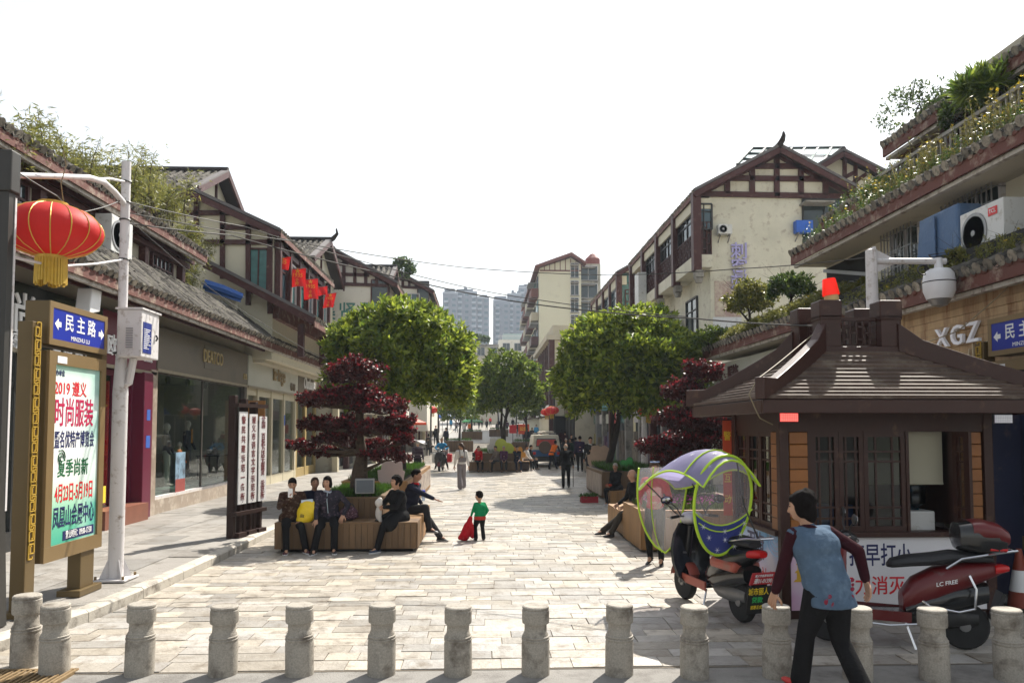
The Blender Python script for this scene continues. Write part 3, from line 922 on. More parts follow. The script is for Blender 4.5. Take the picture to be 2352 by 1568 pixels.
def eave_front(o, x, z, y0, y1, s=-1, gutter=True):         # red fascia with scallops and pale gutter edge
    m = MB().b2((x, y0, z - .26), (x + .05, y1, z - .05))
    k = 0
    while y0 + .1 + k * .25 < y1:
        m.ell((x, y0 + .12 + k * .25, z - .06), (.03, .09, .055), 6, 4)
        k += 1
    e = m.build('eave', FASCIA_RED, o)
    MB().b2((x + .07, y0, z - .33), (x + .16, y1, z - .262)).build('gutter_board', MATS['weathered white board'], e)
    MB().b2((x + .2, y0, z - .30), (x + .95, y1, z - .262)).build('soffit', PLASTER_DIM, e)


for nm, x, z, y0, y1, up, nn in (('lower_roof', 6.9, 4.4, 8, 15.6, (1.5, 0, .72), 90), ('green_roof', 6.9, 4.62, 15.7, 24.2, (1.4, 0, .62), 40),
                                 ('middle_roof', 7.4, 6.36, 8, 18.3, (1.7, 0, .8), 120), ('top_roof', 9.3, 8.75, 9, 17.5, (3.2, 0, 1.7), 60), ('back_roof', 9.2, 7.82, 17.0, 20.7, (1.6, 0, .9), 30)):
    tile_roof(th, (x, y0, z), (x, y1, z), up, .25, .34, nn, name=nm)
    eave_front(th, x + .03, z, y0, y1)
MB().b2((9.8, 17.6, 5.5), (14, 21.5, 8.1)).build('rear_wall', PLASTER, th)
MB().b2((8.2, 15.8, .1), (13, 24, 4.9)).build('annex', PLASTER_DIM, th)
cs_ = MB().b2((7.3, 19, 3.35), (7.42, 24.2, 4.15)).build('sign_board', CREAMP, th)
text('服饰', .5, cs_, (7.28, 22.3, 3.75), (0, -1, 0), (0, 0, 1), TIMBER, .02, .02)
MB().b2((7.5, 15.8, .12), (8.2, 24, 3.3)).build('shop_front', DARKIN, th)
# terrace slab and baluster railing
MB().b2((8.98, 9, 6.95), (10.3, 17.2, 7.28)).build('terrace_slab', CONC_DARK, th)
rl = MB().b2((8.98, 9, 7.86), (9.06, 17.15, 7.93)).b2((8.99, 9, 7.32), (9.05, 17.15, 7.36)).build('railing', CONCRETE, th)
bal = MB().box((0, 0, 0), (.035, .035, .52)).mesh('baluster', CONCRETE)
y = 9.1
while y < 17.15:
    piece('baluster', bal, rl, (9.02, y, 7.60), None, (2, 2, 1) if int(y * 10) % 18 == 0 else None)
    y += .16
for y in (9.6, 11.6, 13.6, 15.6, 17.3): MB().b2((9.75, y - .1, 7.28), (9.95, y + .1, 8.7)).build('post', TIMBER, th)
MB().b2((9.6, 9, 8.42), (9.72, 17.4, 8.62)).build('beam', FASCIA_RED, th)
# barred windows
for yc, zc, w, hh in ((14.7, 5.64, 1.0, 1.3), (12.5, 6.0, 1.25, .95), (10.4, 5.7, 1.2, 1.2)):
    f = window_at(th, (8.29, yc, zc), w, hh, (-1, 0, 0), WINDARK, PIPE, 1, 0)
    bar = MB().box((0, 0, 0), (.018, .018, hh + .14)).mesh('bar', GREYMET)
    n = int(w / .11)
    cage = MB()
    for zz in (-hh / 2 - .05, -hh / 4, 0, hh / 4, hh / 2 + .05):
        cage.tube([(8.28, yc - w / 2 - .06, zc + zz), (8.05, yc - w / 2 - .06, zc + zz), (8.05, yc + w / 2 + .06, zc + zz), (8.28, yc + w / 2 + .06, zc + zz)], .011, 5)
    for k in range(5):
        g = math.pi * k / 4
        cage.tube([(8.05, yc, zc - hh * .05), (8.05, yc + .3 * math.cos(g), zc - hh * .05 + .3 * math.sin(g))], .008, 4)
    c = cage.build('window_cage', GREYMET, th)
    for k in range(n + 1): piece('bar', bar, c, (8.05, yc - w / 2 - .05 + k * (w + .1) / n, zc))
# stair recess with railing further along; a near-black wall panel paints its shade
rec = MB().b2((8.26, 16.1, 4.85), (8.31, 18.2, 6.0)).build('recess', DARKIN, th)
m = MB().bar((8.15, 16.0, 5.3), (8.15, 18.6, 5.3), .04, .04).bar((8.2, 16.1, 5.45), (8.2, 18.2, 5.95), .05, .08)
for k in range(14): m.bar((8.15, 16.1 + k * .18, 4.9), (8.15, 16.1 + k * .18, 5.3), .02, .02)
m.build('stair_railing', GREYMET, th)
m = MB()
y0 = 16.2
pts = [(7.95, y, 5.15 + (.0 if y < 23 else 0)) for y in (16, 24)]
m.tube(pts, .02, 5).tube([(7.95, 16, 4.85), (7.95, 24, 4.85)], .02, 5)
for k in range(45): m.bar((7.95, 16 + k * .18, 4.75), (7.95, 16 + k * .18, 5.15), .016, .016)
for k in range(8): m.tube([(7.95, 16.4 + k + .28 * math.cos(math.pi * t / 6), 5.15 + .2 * math.sin(math.pi * t / 6)) for t in range(7)], .014, 4)
m.build('roof_railing', GREYMET, th)


# ------------------------------------------------------------------ air conditioners
ACW = mat('off white enamel', (.62, .62, .60), .45, .05, 3, dirt=((.35, .32, .27), .2, 7))


def air_con(label, c, face, w=.85, hh=.6, d=.32, fan=True, bracket=True, logo=None, group='air conditioners on the house walls'):
    face = V(face)
    rz = math.atan2(face.x, -face.y)                       # local -Y is the front
    o = thing('air_conditioner', label, 'air conditioner', c, rz, group)
    MB().box((0, 0, 0), (w, d, hh)).build('casing', ACW, o, bevel=.015)
    if fan:
        g = MB().lathe([(hh * .42, -.004), (hh * .42, .012), (hh * .39, .016), (hh * .36, .0)], 24, (-w * .16, -d / 2 - .012, 0), 'y')
        g.build('fan_rim', GREYMET, o, True)
        f = MB().lathe([(hh * .37, 0), (hh * .37, .006)], 24, (-w * .16, -d / 2 - .007, 0), 'y').build('fan', BLACKMET, o)
        m = MB()
        for k in range(8): m.lathe([(hh * (.06 + .04 * k), 0), (hh * (.06 + .04 * k) + .006, .004), (hh * (.06 + .04 * k) + .009, 0)], 20, (-w * .16, -d / 2 - .016, 0), 'y')
        m.lathe([(.045, -.012), (.05, .004)], 12, (-w * .16, -d / 2 - .016, 0), 'y').build('grille', GREYMET, f)
    if bracket:
        for s in (-1, 1): MB().bar((s * w * .35, -d / 2, -hh / 2 - .02), (s * w * .35, d / 2 + .25, -hh / 2 - .02), .04, .04).bar((s * w * .35, -d / 3, -hh / 2 - .04), (s * w * .35, d / 2 + .2, -hh / 2 - .35), .03, .03).build('bracket', GREYMET, o)
    if logo:
        p = MB().box((w * .28, -d / 2 - .006, hh * .3), (.2, .008, .12)).build('badge', mat('red badge', (.6, .02, .02), .4), o)
        text(logo, .085, p, (w * .28, -d / 2 - .012, hh * .3), (1, 0, 0), (0, 0, 1), WHITE, .002, .02)
    return o


air_con('white air conditioner under the shop house upper eave behind camera pole', AC_SPOT, (1, 0, 0), 1.0, .8, .36)
air_con('large white air conditioner with round fan and red badge above XGZ sign', PX(2280, 530, 7.72), (-1, 0, 0), 1.02, .74, .36, True, True, 'TCL')
TARP = mat('faded blue tarpaulin', (.075, .135, .25), .6, .2, 4, .3, 15, dirt=((.14, .2, .3), .3, 3))
o = thing('covered_air_conditioner', 'air conditioner wrapped in ragged blue tarpaulin beside the large white one', 'air conditioner', PX(2186, 545, 7.75), -math.pi / 2)
m = MB()
m.box((0, 0, .05), (1.0, .42, .78))
m.build('tarpaulin', TARP, o, bevel=.05)
for k in range(4): MB().bar((-.5, -.24 - .02 * k, .3 - .2 * k), (-.05, -.25, .26 - .2 * k), .02, .2).build('flap', TARP, o)
MB().box((0, .0, -.38), (.9, .3, .06)).build('casing', ACW, o)
MB().bar((-.4, -.15, -.45), (-.4, .6, -.45), .04, .04).bar((.4, -.15, -.45), (.4, .6, -.45), .04, .04).build('bracket', GREYMET, o)

# ------------------------------------------------------------------ big half timbered gable house
Yw = 28.5
er, ap = P(1595, 439, 28), P(1792, 336, 28)
bg_ = gable_house('timbered_house', 'tall half timbered house with peeling end wall and lilac characters', Yw, 41, 8.5, 12.9, (ap.x, ap.z), (er.x, er.z), (2 * ap.x - er.x, er.z), 0, PLASTER_OLD, 60, sp=.27, horn=.8)
for p, q in (((1050, 290), (1410, 290)), ((870, 381), (1570, 388)), ((640, 500), (1830, 522)), ((1228, 190), (1228, 520)), ((1040, 300), (1040, 505)), ((1412, 300), (1412, 508)), ((850, 395), (850, 500)), ((1600, 405), (1600, 512)), ((660, 492), (1228, 200)), ((1228, 200), (1805, 515))):
    timber(bg_, Z3(*p), Z3(*q), Yw - .04, .2, .1)
# jettied upper gallery on the street side
GX = 7.85
MB().b2((GX, Yw - .3, 8.15), (8.5, 41, 8.62)).build('gallery_slab', PLASTER_OLD, bg_)
MB().b2((GX + .02, Yw - .28, 10.35), (8.5, 41, 10.75)).build('gallery_beam', PLASTER, bg_)
for k in range(5):
    y = Yw - .3 + k * 3.1
    MB().b2((GX - .1, y - .17, 8.0), (GX + .2, y + .17, 10.9)).build('post', TIMBER, bg_)
    MB().b2((GX - .02, y - .2, 7.75), (GX + .26, y + .2, 8.0)).lathe([(.12, -.2), (.17, -.05), (.12, .02)], 8, (GX + .12, y, 7.75)).build('post_knob', CONCRETE, bg_)
    if k < 4:
        m = lattice(MB(), (GX + .06, y + .2, 8.64), (0, 1, 0), 2.7, .85, 12, 5, .035)
        m.build('fretwork_rail', TIMBER, bg_)
        MB().b2((GX + .12, y + .2, 8.62), (GX + .16, y + 2.9, 9.5)).build('rail_back', DARKWOOD, bg_)
        if k < 3:
            window_at(bg_, (GX + .16, y + 1.55, 9.92), 2.6, .85, (-1, 0, 0), glass('mirror pane', (.5, .55, .55), .03, .6), BLACKMET, 3, 1, False)
            MB().b2((GX + .3, y + .2, 9.45), (GX + .34, y + 2.9, 10.36)).build('blind', mat('white sky reflection', (.8, .8, .78), .7, .03, 2), bg_)  # white sheet behind the panes paints in their bright sky reflection
        else:
            MB().b2((GX + .5, y + .2, 8.62), (GX + .55, y + 2.9, 10.36)).build('gallery_wall', TIMBER, bg_)
m = lattice(MB(), (GX + .12, Yw - .26, 8.64), (1, 0, 0), .5, 1.2, 3, 6, .04, (0, -1, 0))
m.build('fretwork_rail', TIMBER, bg_)
MB().b2((GX + .1, Yw - .22, 8.62), (8.5, Yw - .18, 9.86)).build('rail_back', DARKWOOD, bg_)
window_at(bg_, (8.2, Yw - .24, 10.15 - .1), .6, .95, (0, -1, 0), WINBLUE, BLACKMET, 1, 1, False)
window_at(bg_, P(*Z3(1588, 715), Yw - .01), 1.62, 1.75, (0, -1, 0), WINDARK, BLACKMET, 1, 0, False)
MB().b2(P(*Z3(1450, 560), Yw - .6), P(*Z3(1620, 585), Yw)).build('window_hood', CONCRETE, bg_)
LILAC = mat('lilac letters', (.40, .37, .66), .5, .05, 3)
for ch, yy in (('刺', 945), ('客', 1066), ('刺', 1184)):
    text(ch, .66, bg_, P(*Z3(940, yy), Yw - .05), (1, 0, 0), (0, 0, 1), LILAC, .05, .03)
MB().b2(P(*Z3(752, 1165), Yw - .015), P(*Z3(960, 1440), Yw - .003)).build('tile_patch', mat('stained pink wall tile', (.42, .30, .27), .7, .15, 2, .3, 20, dirt=((.62, .56, .44), .5, 2)), bg_)
MB().b2(P(*Z3(742, 1440), Yw - .02), P(*Z3(960, 1600), Yw - .003)).build('tile_patch', mat('white wall tile', (.62, .63, .66), .4, .1, 3, dirt=((.4, .4, .42), .3, 3)), bg_)
for k, (x, z, y) in enumerate(((8.49, 6.6, 31), (8.49, 6.6, 35), (8.49, 6.5, 39), (8.49, 3.9, 33), (8.49, 4.0, 37))):
    window_at(bg_, (x, y, z), 1.6, 1.6, (-1, 0, 0), WINDARK, BLACKMET, 1, 1)
air_con('small white air conditioner on the peeling end wall beside the gallery', P(*Z3(828, 775), Yw - .2), (0, -1, 0), .52, .36, .26)
air_con('boxy unit wrapped in bright blue sheet on the peeling end wall', P(*Z3(1430, 755), Yw - .22), (0, -1, 0), .64, .46, .3, False)
for ch in KIDS[[o for o in COL.objects if o.name.startswith('air_conditioner')][-1]][:1]: ch.data.materials[0] = mat('bright blue sheet', (.03, .12, .52), .5, .15, 5, .2, 20)
air_con('tall pale cabinet unit hung on the gallery front', (GX - .2, 37.2, 8.95), (-1, 0, 0), .9, 1.5, .4, False)
air_con('dark grey unit on the gallery house street wall under third post', (8.2, 32.7, 6.5), (-1, 0, 0), .85, .7)
air_con('pale unit on the gallery house street wall near its far end', (8.2, 36.9, 6.5), (-1, 0, 0), .85, .7)
MB().b2((7.0, 30.3, 4.75), (8.45, 32.2, 4.82)).build('door_hood', mat('green corrugated sheet', (.05, .10, .085), .6, .2, 6), bg_)
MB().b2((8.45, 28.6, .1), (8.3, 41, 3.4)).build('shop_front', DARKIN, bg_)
for k in range(4): MB().b2((8.0, 28.8 + k * 3, 3.3), (8.25, 31.6 + k * 3, 4.1)).build('sign_board', (TAUPE, MAROON, AWN, CREAMP)[k], bg_)
# steel glasshouse on the roof behind
gh = thing('rooftop_glasshouse', 'steel framed glass canopy on the roof behind the big gable', 'glasshouse', P(1800, 380, 34), world=True)
m = MB()
A, B, C_, D_ = P(1693, 378, 33), P(1728, 341, 36), P(1940, 339, 36), P(1905, 405, 33)
GF = mat('dark green steel', (.02, .035, .03), .5)
for t in range(8): m.bar(A.lerp(D_, t / 7), B.lerp(C_, t / 7), .1, .1)
for t in (0, .33, .66, 1): m.bar(A.lerp(B, t), D_.lerp(C_, t), .1, .1)
for t in range(4): m.bar(A.lerp(D_, t / 3), A.lerp(D_, t / 3) - V((0, 0, 1.4)), .08, .08)
m.build('steel_frame', GF, gh)
MB().quad(A, D_, C_, B).build('pane', glass('pale green sheet', (.7, .82, .76), .05, .85), gh)
e_, a_ = P(2050, 408, 31), P(1938, 346, 31)
rg = gable_house('timbered_house', 'upper half timbered gable peeping out behind the planted terrace roofs', 31.5, 40, a_.x - 1.1, e_.x + 3, (a_.x, a_.z), (a_.x - 1.6, a_.z - .95), (e_.x + .8, e_.z - .3), 9, PLASTER, 20)
for p, q in (((1915, 420), (1965, 395)), ((1940, 360), (1940, 470)), ((1965, 380), (1965, 450)), ((1905, 455), (1990, 400))): timber(rg, p, q, 31.46, .16, .08)
MB().b2(P(1872, 400, 31.3), P(1925, 470, 31.5)).build('dormer_cladding', mat('blue grey sheet', (.035, .05, .07), .5, .2, 3), rg)
# second gable house further along
er, ap = P(1418, 626, 44), P(1506, 578, 44)
r2 = gable_house('timbered_house', 'second cream gable house with green window further along behind big one', 44.4, 55, P(1438, 640, 44.4).x, 13, (ap.x, ap.z), (er.x, er.z), (2 * ap.x - er.x, er.z), 0, PLASTER, 0, sp=.34)
xr2 = P(1438, 640, 44.4).x
MB().b2((xr2 - .55, 44.1, 8.0), (xr2, 55, 8.5)).b2((xr2 - .5, 44.2, 10.5), (xr2, 55, 11.0)).build('gallery_slab', PLASTER, r2)
for k in range(5): MB().b2((xr2 - .62, 44.05 + k * 2.7, 5.5), (xr2 - .3, 44.4 + k * 2.7, 11.2)).build('post', TIMBER, r2)
for k in range(4): window_at(r2, (xr2 - .42, 45.6 + k * 2.7, 9.6), 2.1, 1.6, (-1, 0, 0), WINBLUE, BLACKMET, 2, 1, False)
for k in range(4): MB().b2((xr2 - .5, 44.45 + k * 2.7, 8.5), (xr2 - .44, 46.7 + k * 2.7, 8.95)).build('rail_panel', TIMBER, r2)
window_at(r2, P(*Z6(1475, 447), 44.36), 1.0, 1.9, (0, -1, 0), TEAL, BLACKMET, 1, 1, False)
lattice(MB(), P(*Z6(1445, 598), 44.3), (1, 0, 0), 1.0, 1.15, 4, 5, .05, (0, -1, 0)).build('fretwork_rail', TIMBER, r2)
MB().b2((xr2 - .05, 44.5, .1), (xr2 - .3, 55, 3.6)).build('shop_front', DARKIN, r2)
# flat roofed block with columns
fb = thing('corner_block', 'flat roofed cream block with oxblood corner column and narrow windows', 'building', (5.4, 62, 0), world=True)
cx = P(*Z6(868, 800), 62).x
MB().b2((cx + .3, 62, 0), (12, 78, 9.6)).build('wall', PLASTER, fb)
MB().b2((cx - .3, 61.6, 9.3), (12.2, 78.4, 9.7)).build('cornice', PLASTER_DIM, fb)
MB().b2((cx + .2, 61.9, 9.7), (12, 78, 10.5)).build('parapet', PLASTER_DIM, fb)
MB().b2((cx - .1, 61.7, 0), (cx + .35, 62.2, 9.3)).build('corner_column', TIMBER, fb)
for k in range(9):
    y = 63 + k * 1.7
    MB().b2((cx + .05, y - .12, 3.2), (cx + .3, y + .12, 9.3)).build('fin', TIMBER, fb)
    for z in (4.4, 7.2): MB().b2((cx + .26, y + .14, z), (cx + .29, y + 1.5, z + 1.7)).build('window', WINDARK, fb)
MB().b2((cx - .1, 62.3, 3.3), (cx + .2, 77, 4.1)).build('sign_board', WHITE, fb)
text('Million', 1.0, fb, (cx - .12, 66, 3.7), (0, -1, 0), (0, 0, 1), BLACK, .03, .02)
MB().b2((cx + 1.5, 61.97, 6.0), (cx + 2.6, 61.99, 8.4)).build('wall_plaque', mat('pink terracotta plaque', (.5, .3, .22), .8, .2, 3), fb)
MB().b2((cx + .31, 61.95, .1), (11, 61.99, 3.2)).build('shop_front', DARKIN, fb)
# yellow apartment block
ap_ = thing('apartment_block', 'tall pale yellow apartment block with little gable and balconies', 'building', (7, 90, 0), world=True)
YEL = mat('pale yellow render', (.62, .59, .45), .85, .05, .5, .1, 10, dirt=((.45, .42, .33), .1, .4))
x0, x1, x2 = (P(v, 700, 90).x for v in (1240, 1335, 1383))
zt, ze = P(1309, 592, 90).z, P(1240, 616, 90).z
MB().ext([(x0, 90, 0), (x1, 90, 0), (x1, 90, ze + .5), (P(1309, 0, 90).x, 90, zt), (x0, 90, ze)], (0, 33, 0)).build('wall', YEL, ap_)
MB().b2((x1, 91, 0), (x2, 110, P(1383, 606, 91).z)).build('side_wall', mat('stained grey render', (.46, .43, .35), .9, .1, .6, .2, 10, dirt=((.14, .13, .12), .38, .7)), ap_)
axx = P(1309, 0, 90).x
for s, (xa, za) in enumerate(((x0 - .6, ze - .1), (x1 + .5, ze + .35))):
    MB().ext([(xa, 89.2, za), (axx, 89.2, zt + .15), (axx, 89.2, zt + .5), (xa, 89.2, za + .3)], (0, 34, 0)).build('roof', mat('dull red roof', (.16, .07, .06), .8, .2, 2), ap_)
for k in range(8): MB().b2((x0 + .5 + k * .62, 89.93, ze - .2), (x0 + .58 + k * .62, 89.99, min(ze + 1.3, ze + .25 + .3 * min(k, 8 - k)))).build('timber', MATS['dull red roof'], ap_)
MB().b2((x0, 89.93, ze - .35), (x1, 89.99, ze - .2)).build('timber', MATS['dull red roof'], ap_)
for zz in (300, 435, 565, 695):
    window_at(ap_, P(*Z6(1057, zz), 89.97), .95, 1.7, (0, -1, 0), WINDARK, PIPE, 1, 1, True)
    MB().b2(P(*Z6(1030, zz - 42), 89.2), P(*Z6(1085, zz - 36), 90)).build('window_hood', CONCRETE, ap_)
for zz in (322, 456, 590):
    window_at(ap_, P(*Z6(1160, zz), 90.97), 2.2, 1.7, (0, -1, 0), WINDARK, PIPE, 1, 0, True)
    MB().b2(P(*Z6(1112, zz - 46), 90.2), P(*Z6(1210, zz - 39), 91)).build('window_hood', CONCRETE, ap_)
for k in range(6):
    for j in range(6):
        y = 92 + j * 5
        z = 3.5 + k * 2.9
        MB().b2((x0 - .9, y, z), (x0 - .02, y + 3.6, z + 1.0)).build('balcony', (TIMBER, PLASTER_DIM, MATS['dull red roof'])[(j + k) % 3], ap_)
        MB().b2((x0 - .12, y + .2, z + 1.02), (x0 - .03, y + 3.4, z + 2.5)).build('balcony_window', (WINDARK, TEAL, WINBLUE)[(j * 2 + k) % 3], ap_)
        if (j + k) % 3 == 0: MB().b2((x0 - 1.0, y - .1, z + 2.5), (x0, y + 3.7, z + 2.62)).build('balcony_hood', GREYMET, ap_)
MB().lathe([(.9, 0), (.9, 1.0), (.3, 1.6), (0, 1.7)], 10, (x1 + 1.8, 93, P(1383, 606, 91).z)).build('water_tank', mat('red brown tank', (.2, .06, .05), .7), ap_)
# street rear blocks
wb = thing('roof_terrace_block', 'white block with roof railing beneath hazy towers', 'building', (8, 160, 0), world=True)
xa, xb = P(1146, 0, 160).x, P(1208, 0, 160).x
MB().b2((xa, 160, 0), (xb + 4, 175, P(0, 775, 160).z)).build('wall', PLASTER_WHITE, wb)
m = MB().b2((xa, 160, P(0, 766, 160).z), (xb, 160.1, P(0, 765, 160).z))
for k in range(24): m.b2((xa + k * .24, 160, P(0, 775, 160).z), (xa + k * .24 + .04, 160.05, P(0, 766, 160).z))
m.build('roof_railing', PIPE, wb)
MB().b2((xa + 1, 164, P(0, 775, 160).z), (xb, 170, P(0, 755, 160).z)).build('penthouse', mat('bluish tile', (.3, .38, .38), .5, .1, 2), wb)
for k in range(2): window_at(wb, (xa + 1.6 + k * 2.4, 159.97, P(0, 792, 160).z), 1.5, 1.6, (0, -1, 0), WINDARK, PIPE, 1, 0)
gb = thing('low_grey_block', 'low grey block with roof shrubs at the end of the street', 'building', (-2, 150, 0), world=True)
xa, xb = P(1060, 0, 150).x, P(1146, 0, 150).x
MB().b2((xa, 150, 0), (xb, 162, P(0, 788, 150).z)).build('wall', PLASTER_DIM, gb)
MB().b2((xa - .3, 149.7, P(0, 792, 150).z), (xb, 150, P(0, 786, 150).z)).build('cornice', CONCRETE, gb)
for k in range(3): window_at(gb, (xa + 1.6 + k * 2.4, 149.97, P(0, 803, 150).z), 1.5, 1.6, (0, -1, 0), WINDARK, PIPE, 1, 0)
end = thing('street_end_block', 'shaded low block closing the far end of the shopping street', 'building', (0, 200, 0), world=True)
MB().b2((-30, 200, 0), (40, 215, 9)).build('wall', PLASTER_DIM, end)
for k in range(24): MB().b2((-29 + k * 2.9, 199.9, .3), (-27 + k * 2.9, 199.98, 3.2)).build('shop_window', (WINDARK, TEAL, DARKIN)[k % 3], end)
# hazy high-rise flats
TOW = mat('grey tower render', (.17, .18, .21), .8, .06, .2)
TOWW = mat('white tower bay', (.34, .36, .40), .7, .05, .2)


def tower(label, x0, x1, ytop, Y, steps, seed):
    r = random.Random(seed)
    t = thing('tower_block', label, 'high-rise', ((P(x0, 0, Y).x + P(x1, 0, Y).x) / 2, Y, 0), world=True)
    for i, (a, b, yt) in enumerate(steps):
        xa, xb, zt = P(a, 0, Y).x, P(b, 0, Y).x, P(0, yt, Y).z
        yy = Y + i * 2.2
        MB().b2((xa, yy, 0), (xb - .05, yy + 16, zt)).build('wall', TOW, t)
        MB().b2((xa - .1, yy - .3, zt), (xb - .15, yy + 4, zt + 1.0)).build('parapet', TOWW, t)
        n = max(1, int((xb - xa) / 3.2))
        m1, m2 = MB(), MB()
        z = 3
        while z < zt - 2:
            for k in range(n):
                u = xa + (k + .5) * (xb - xa) / n
                if k % 2 == 0: m2.b2((u - 1.1, yy - 1.1, z - .2), (u + 1.1, yy - .02, z + .9))
                m1.b2((u - .9, yy - .09, z + .95), (u + .9, yy - .01, z + 2.3))
            z += 3.0
        m1.build('small_window', WINBLUE, t, kind='stuff')
        m2.build('small_balcony', TOWW, t, kind='stuff')
        for k in range(3): MB().b2((xa + (xb - xa) * r.random() * .7, yy + 2, zt), (xa + (xb - xa) * (.2 + r.random() * .7), yy + 6, zt + r.uniform(1.5, 3.5))).build('roof_hut', TOW, t)
    return t


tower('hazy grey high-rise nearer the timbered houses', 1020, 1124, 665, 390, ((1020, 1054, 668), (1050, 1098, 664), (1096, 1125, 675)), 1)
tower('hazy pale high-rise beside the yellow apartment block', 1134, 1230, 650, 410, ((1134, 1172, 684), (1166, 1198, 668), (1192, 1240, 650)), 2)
# dark shop row under the trees
for i, (y0, y1, lab) in enumerate(((55.3, 61.4, 'shaded shop building between second gable house and corner block'), (78.6, 89.4, 'shaded shop building between corner block and yellow apartments'))):
    b = thing('shop_building', lab, 'building', (9, y0, 0), world=True)
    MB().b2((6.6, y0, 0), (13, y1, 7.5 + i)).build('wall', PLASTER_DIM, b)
    n = 3
    for k in range(n):
        MB().b2((6.4, y0 + k * (y1 - y0) / n + .2, 3.2), (6.59, y0 + (k + 1) * (y1 - y0) / n - .1, 4.1)).build('sign_board', (AWN, MAROON, TAUPE)[k], b)
        MB().b2((6.5, y0 + k * (y1 - y0) / n + .3, .2), (6.59, y0 + (k + 1) * (y1 - y0) / n - .2, 3.1)).build('shop_window', DARKIN, b)
        window_at(b, (6.59, y0 + (k + .5) * (y1 - y0) / n, 5.6), 1.2, 1.3, (-1, 0, 0), WINBLUE, PIPE, 1, 0)

C_G1, C_G2, C_G3 = (mat('goods %d' % k, c, .7, .5, 4, hue=hu) for k, (c, hu) in enumerate((((.25, .06, .05), (.1, .14, .25)), ((.3, .26, .2), (.08, .05, .05)), ((.06, .16, .12), (.35, .25, .05)))))
# shop fronts in the shade along the gallery side
SIGNS = (TAUPE, AWN, MAROON, mat('yellow sign', (.5, .36, .04), .5, .1, 2), CREAMP, mat('teal sign', (.03, .18, .17), .5, .1, 2))
for i, (x, y0, y1, lab) in enumerate(((7.9, 28.6, 41, 'shaded shop arcade at the foot of the tall timbered house'), (7.75, 41.4, 55, 'shaded shop arcade further down the gallery side'))):
    b = thing('shop_arcade', lab, 'shopfront', (x, y0, .1), world=True)
    n = 5
    for k in range(n):
        a, c = y0 + k * (y1 - y0) / n, y0 + (k + 1) * (y1 - y0) / n
        MB().b2((x - .1, a, .1), (x + .3, a + .35, 3.3)).build('pilaster', (TIMBER, CONCRETE, GREYMET)[(k + i) % 3], b)
        MB().b2((x + .2, a + .36, .1), (x + .24, c - .02, 3.2)).build('shop_window', WINDARK, b)
        sg = MB().b2((x - .15, a + .1, 3.32), (x + .2, c - .08, 4.2)).build('sign_board', SIGNS[(k + 3 * i) % 6], b, bevel=.02)
        m = MB()
        for j in range(5):
            u = a + .5 + j * (c - a - .8) / 4
            m.b2((x - .02, u, .12), (x + .16, u + .25, rnd.uniform(.7, 2.2)))
        m.build('goods', (C_G1, C_G2, C_G3)[(k + i) % 3], b, kind='stuff')
        MB().b2((x + .1, a + .4, 2.5), (x + .14, c - .1, 3.1)).build('door_panel', (PIPE, TEAL, REDSAT, CREAMP)[(k + i) % 4], b)
# ------------------------------------------------------------------ wooden street kiosk
KW = mat('kiosk maroon brown timber', (.036, .011, .0065), .45, .22, 7, .15, 60, dirt=((.10, .05, .03), .15, 5), spec=.4)
KP = mat('orange brown cladding board', (.27, .10, .022), .4, .2, 6, .1, 40, isl=.12)
KROOF = mat('weathered brown roof board', (.074, .046, .033), .7, .3, 5, .35, 40, isl=.22, dirt=((.15, .12, .09), .3, 4))
ki = thing('kiosk', 'brown wooden street kiosk with hipped board roof and lattice crown', 'kiosk', (4.55, 9.8, 0), world=True)
X0, X1, Y0, Y1 = 3.38, 5.88, 8.75, 10.45


def kx(x): return X0 + (x - X0) * 1.065


SILL, HEAD = .98, 2.12
MB().b2((X0 + .04, Y0 + .04, 0), (X1 - .04, Y0 + .14, SILL - .06)).b2((X0 + .04, Y0 + .142, 0), (X0 + .14, Y1, SILL - .06)).b2((X1 - .14, Y0 + .142, 0), (X1 - .04, Y1, SILL - .06)).b2((X0 + .142, Y1 - .1, 0), (X1 - .142, Y1, 2.3)).build('base', KW, ki)
for x, y in ((X0, Y0), (X1, Y0), (X0, Y1), (X1, Y1)):
    s, q = (1 if x == X0 else -1), (1 if y == Y0 else -1)
    MB().b2((x, y, 0), (x + s * .11, y + q * .11, 2.34)).build('corner_post', KW, ki, bevel=.012)
MB().b2((X0 + .11, Y0 - .03, SILL - .06), (X1 - .11, Y0 + .16, SILL)).build('window_sill', KW, ki, bevel=.008)
MB().b2((X0 - .03, Y0 + .11, SILL - .06), (X0 + .16, Y1 - .11, SILL)).build('window_sill', KW, ki, bevel=.008)
MB().b2((X0 + .11, Y0 + .02, HEAD), (X1 - .11, Y0 + .14, 2.40)).build('lintel', KW, ki)
MB().b2((X0 + .02, Y0 + .11, HEAD), (X0 + .14, Y1 - .11, 2.40)).build('lintel', KW, ki)
MB().b2((X1 - .13, Y0 + .11, SILL), (X1 - .03, Y1 - .11, 2.4)).build('side_wall', KW, ki)
MB().b2((X0 + .15, Y0 + .15, .02), (X1 - .15, Y1 - .12, .05)).build('kiosk_floor', DARKIN, ki)
# orange clapboards beside the windows
for xa, xb in ((3.50, 3.71), (kx(5.36), kx(5.60))):
    for k in range(8): MB().b2((xa, Y0 + .01 + .003 * (k % 2), SILL + .005 + k * .142), (xb, Y0 + .06, SILL + .140 + k * .142)).build('cladding_board', KP, ki, bevel=.006)
for k in range(8): MB().b2((X0 + .01, Y0 + .12, SILL + .005 + k * .142), (X0 + .06, Y0 + .30, SILL + .140 + k * .142)).build('cladding_board', KP, ki, bevel=.006)
KGL = glass('kiosk glass', (.75, .78, .76), .02, .78)


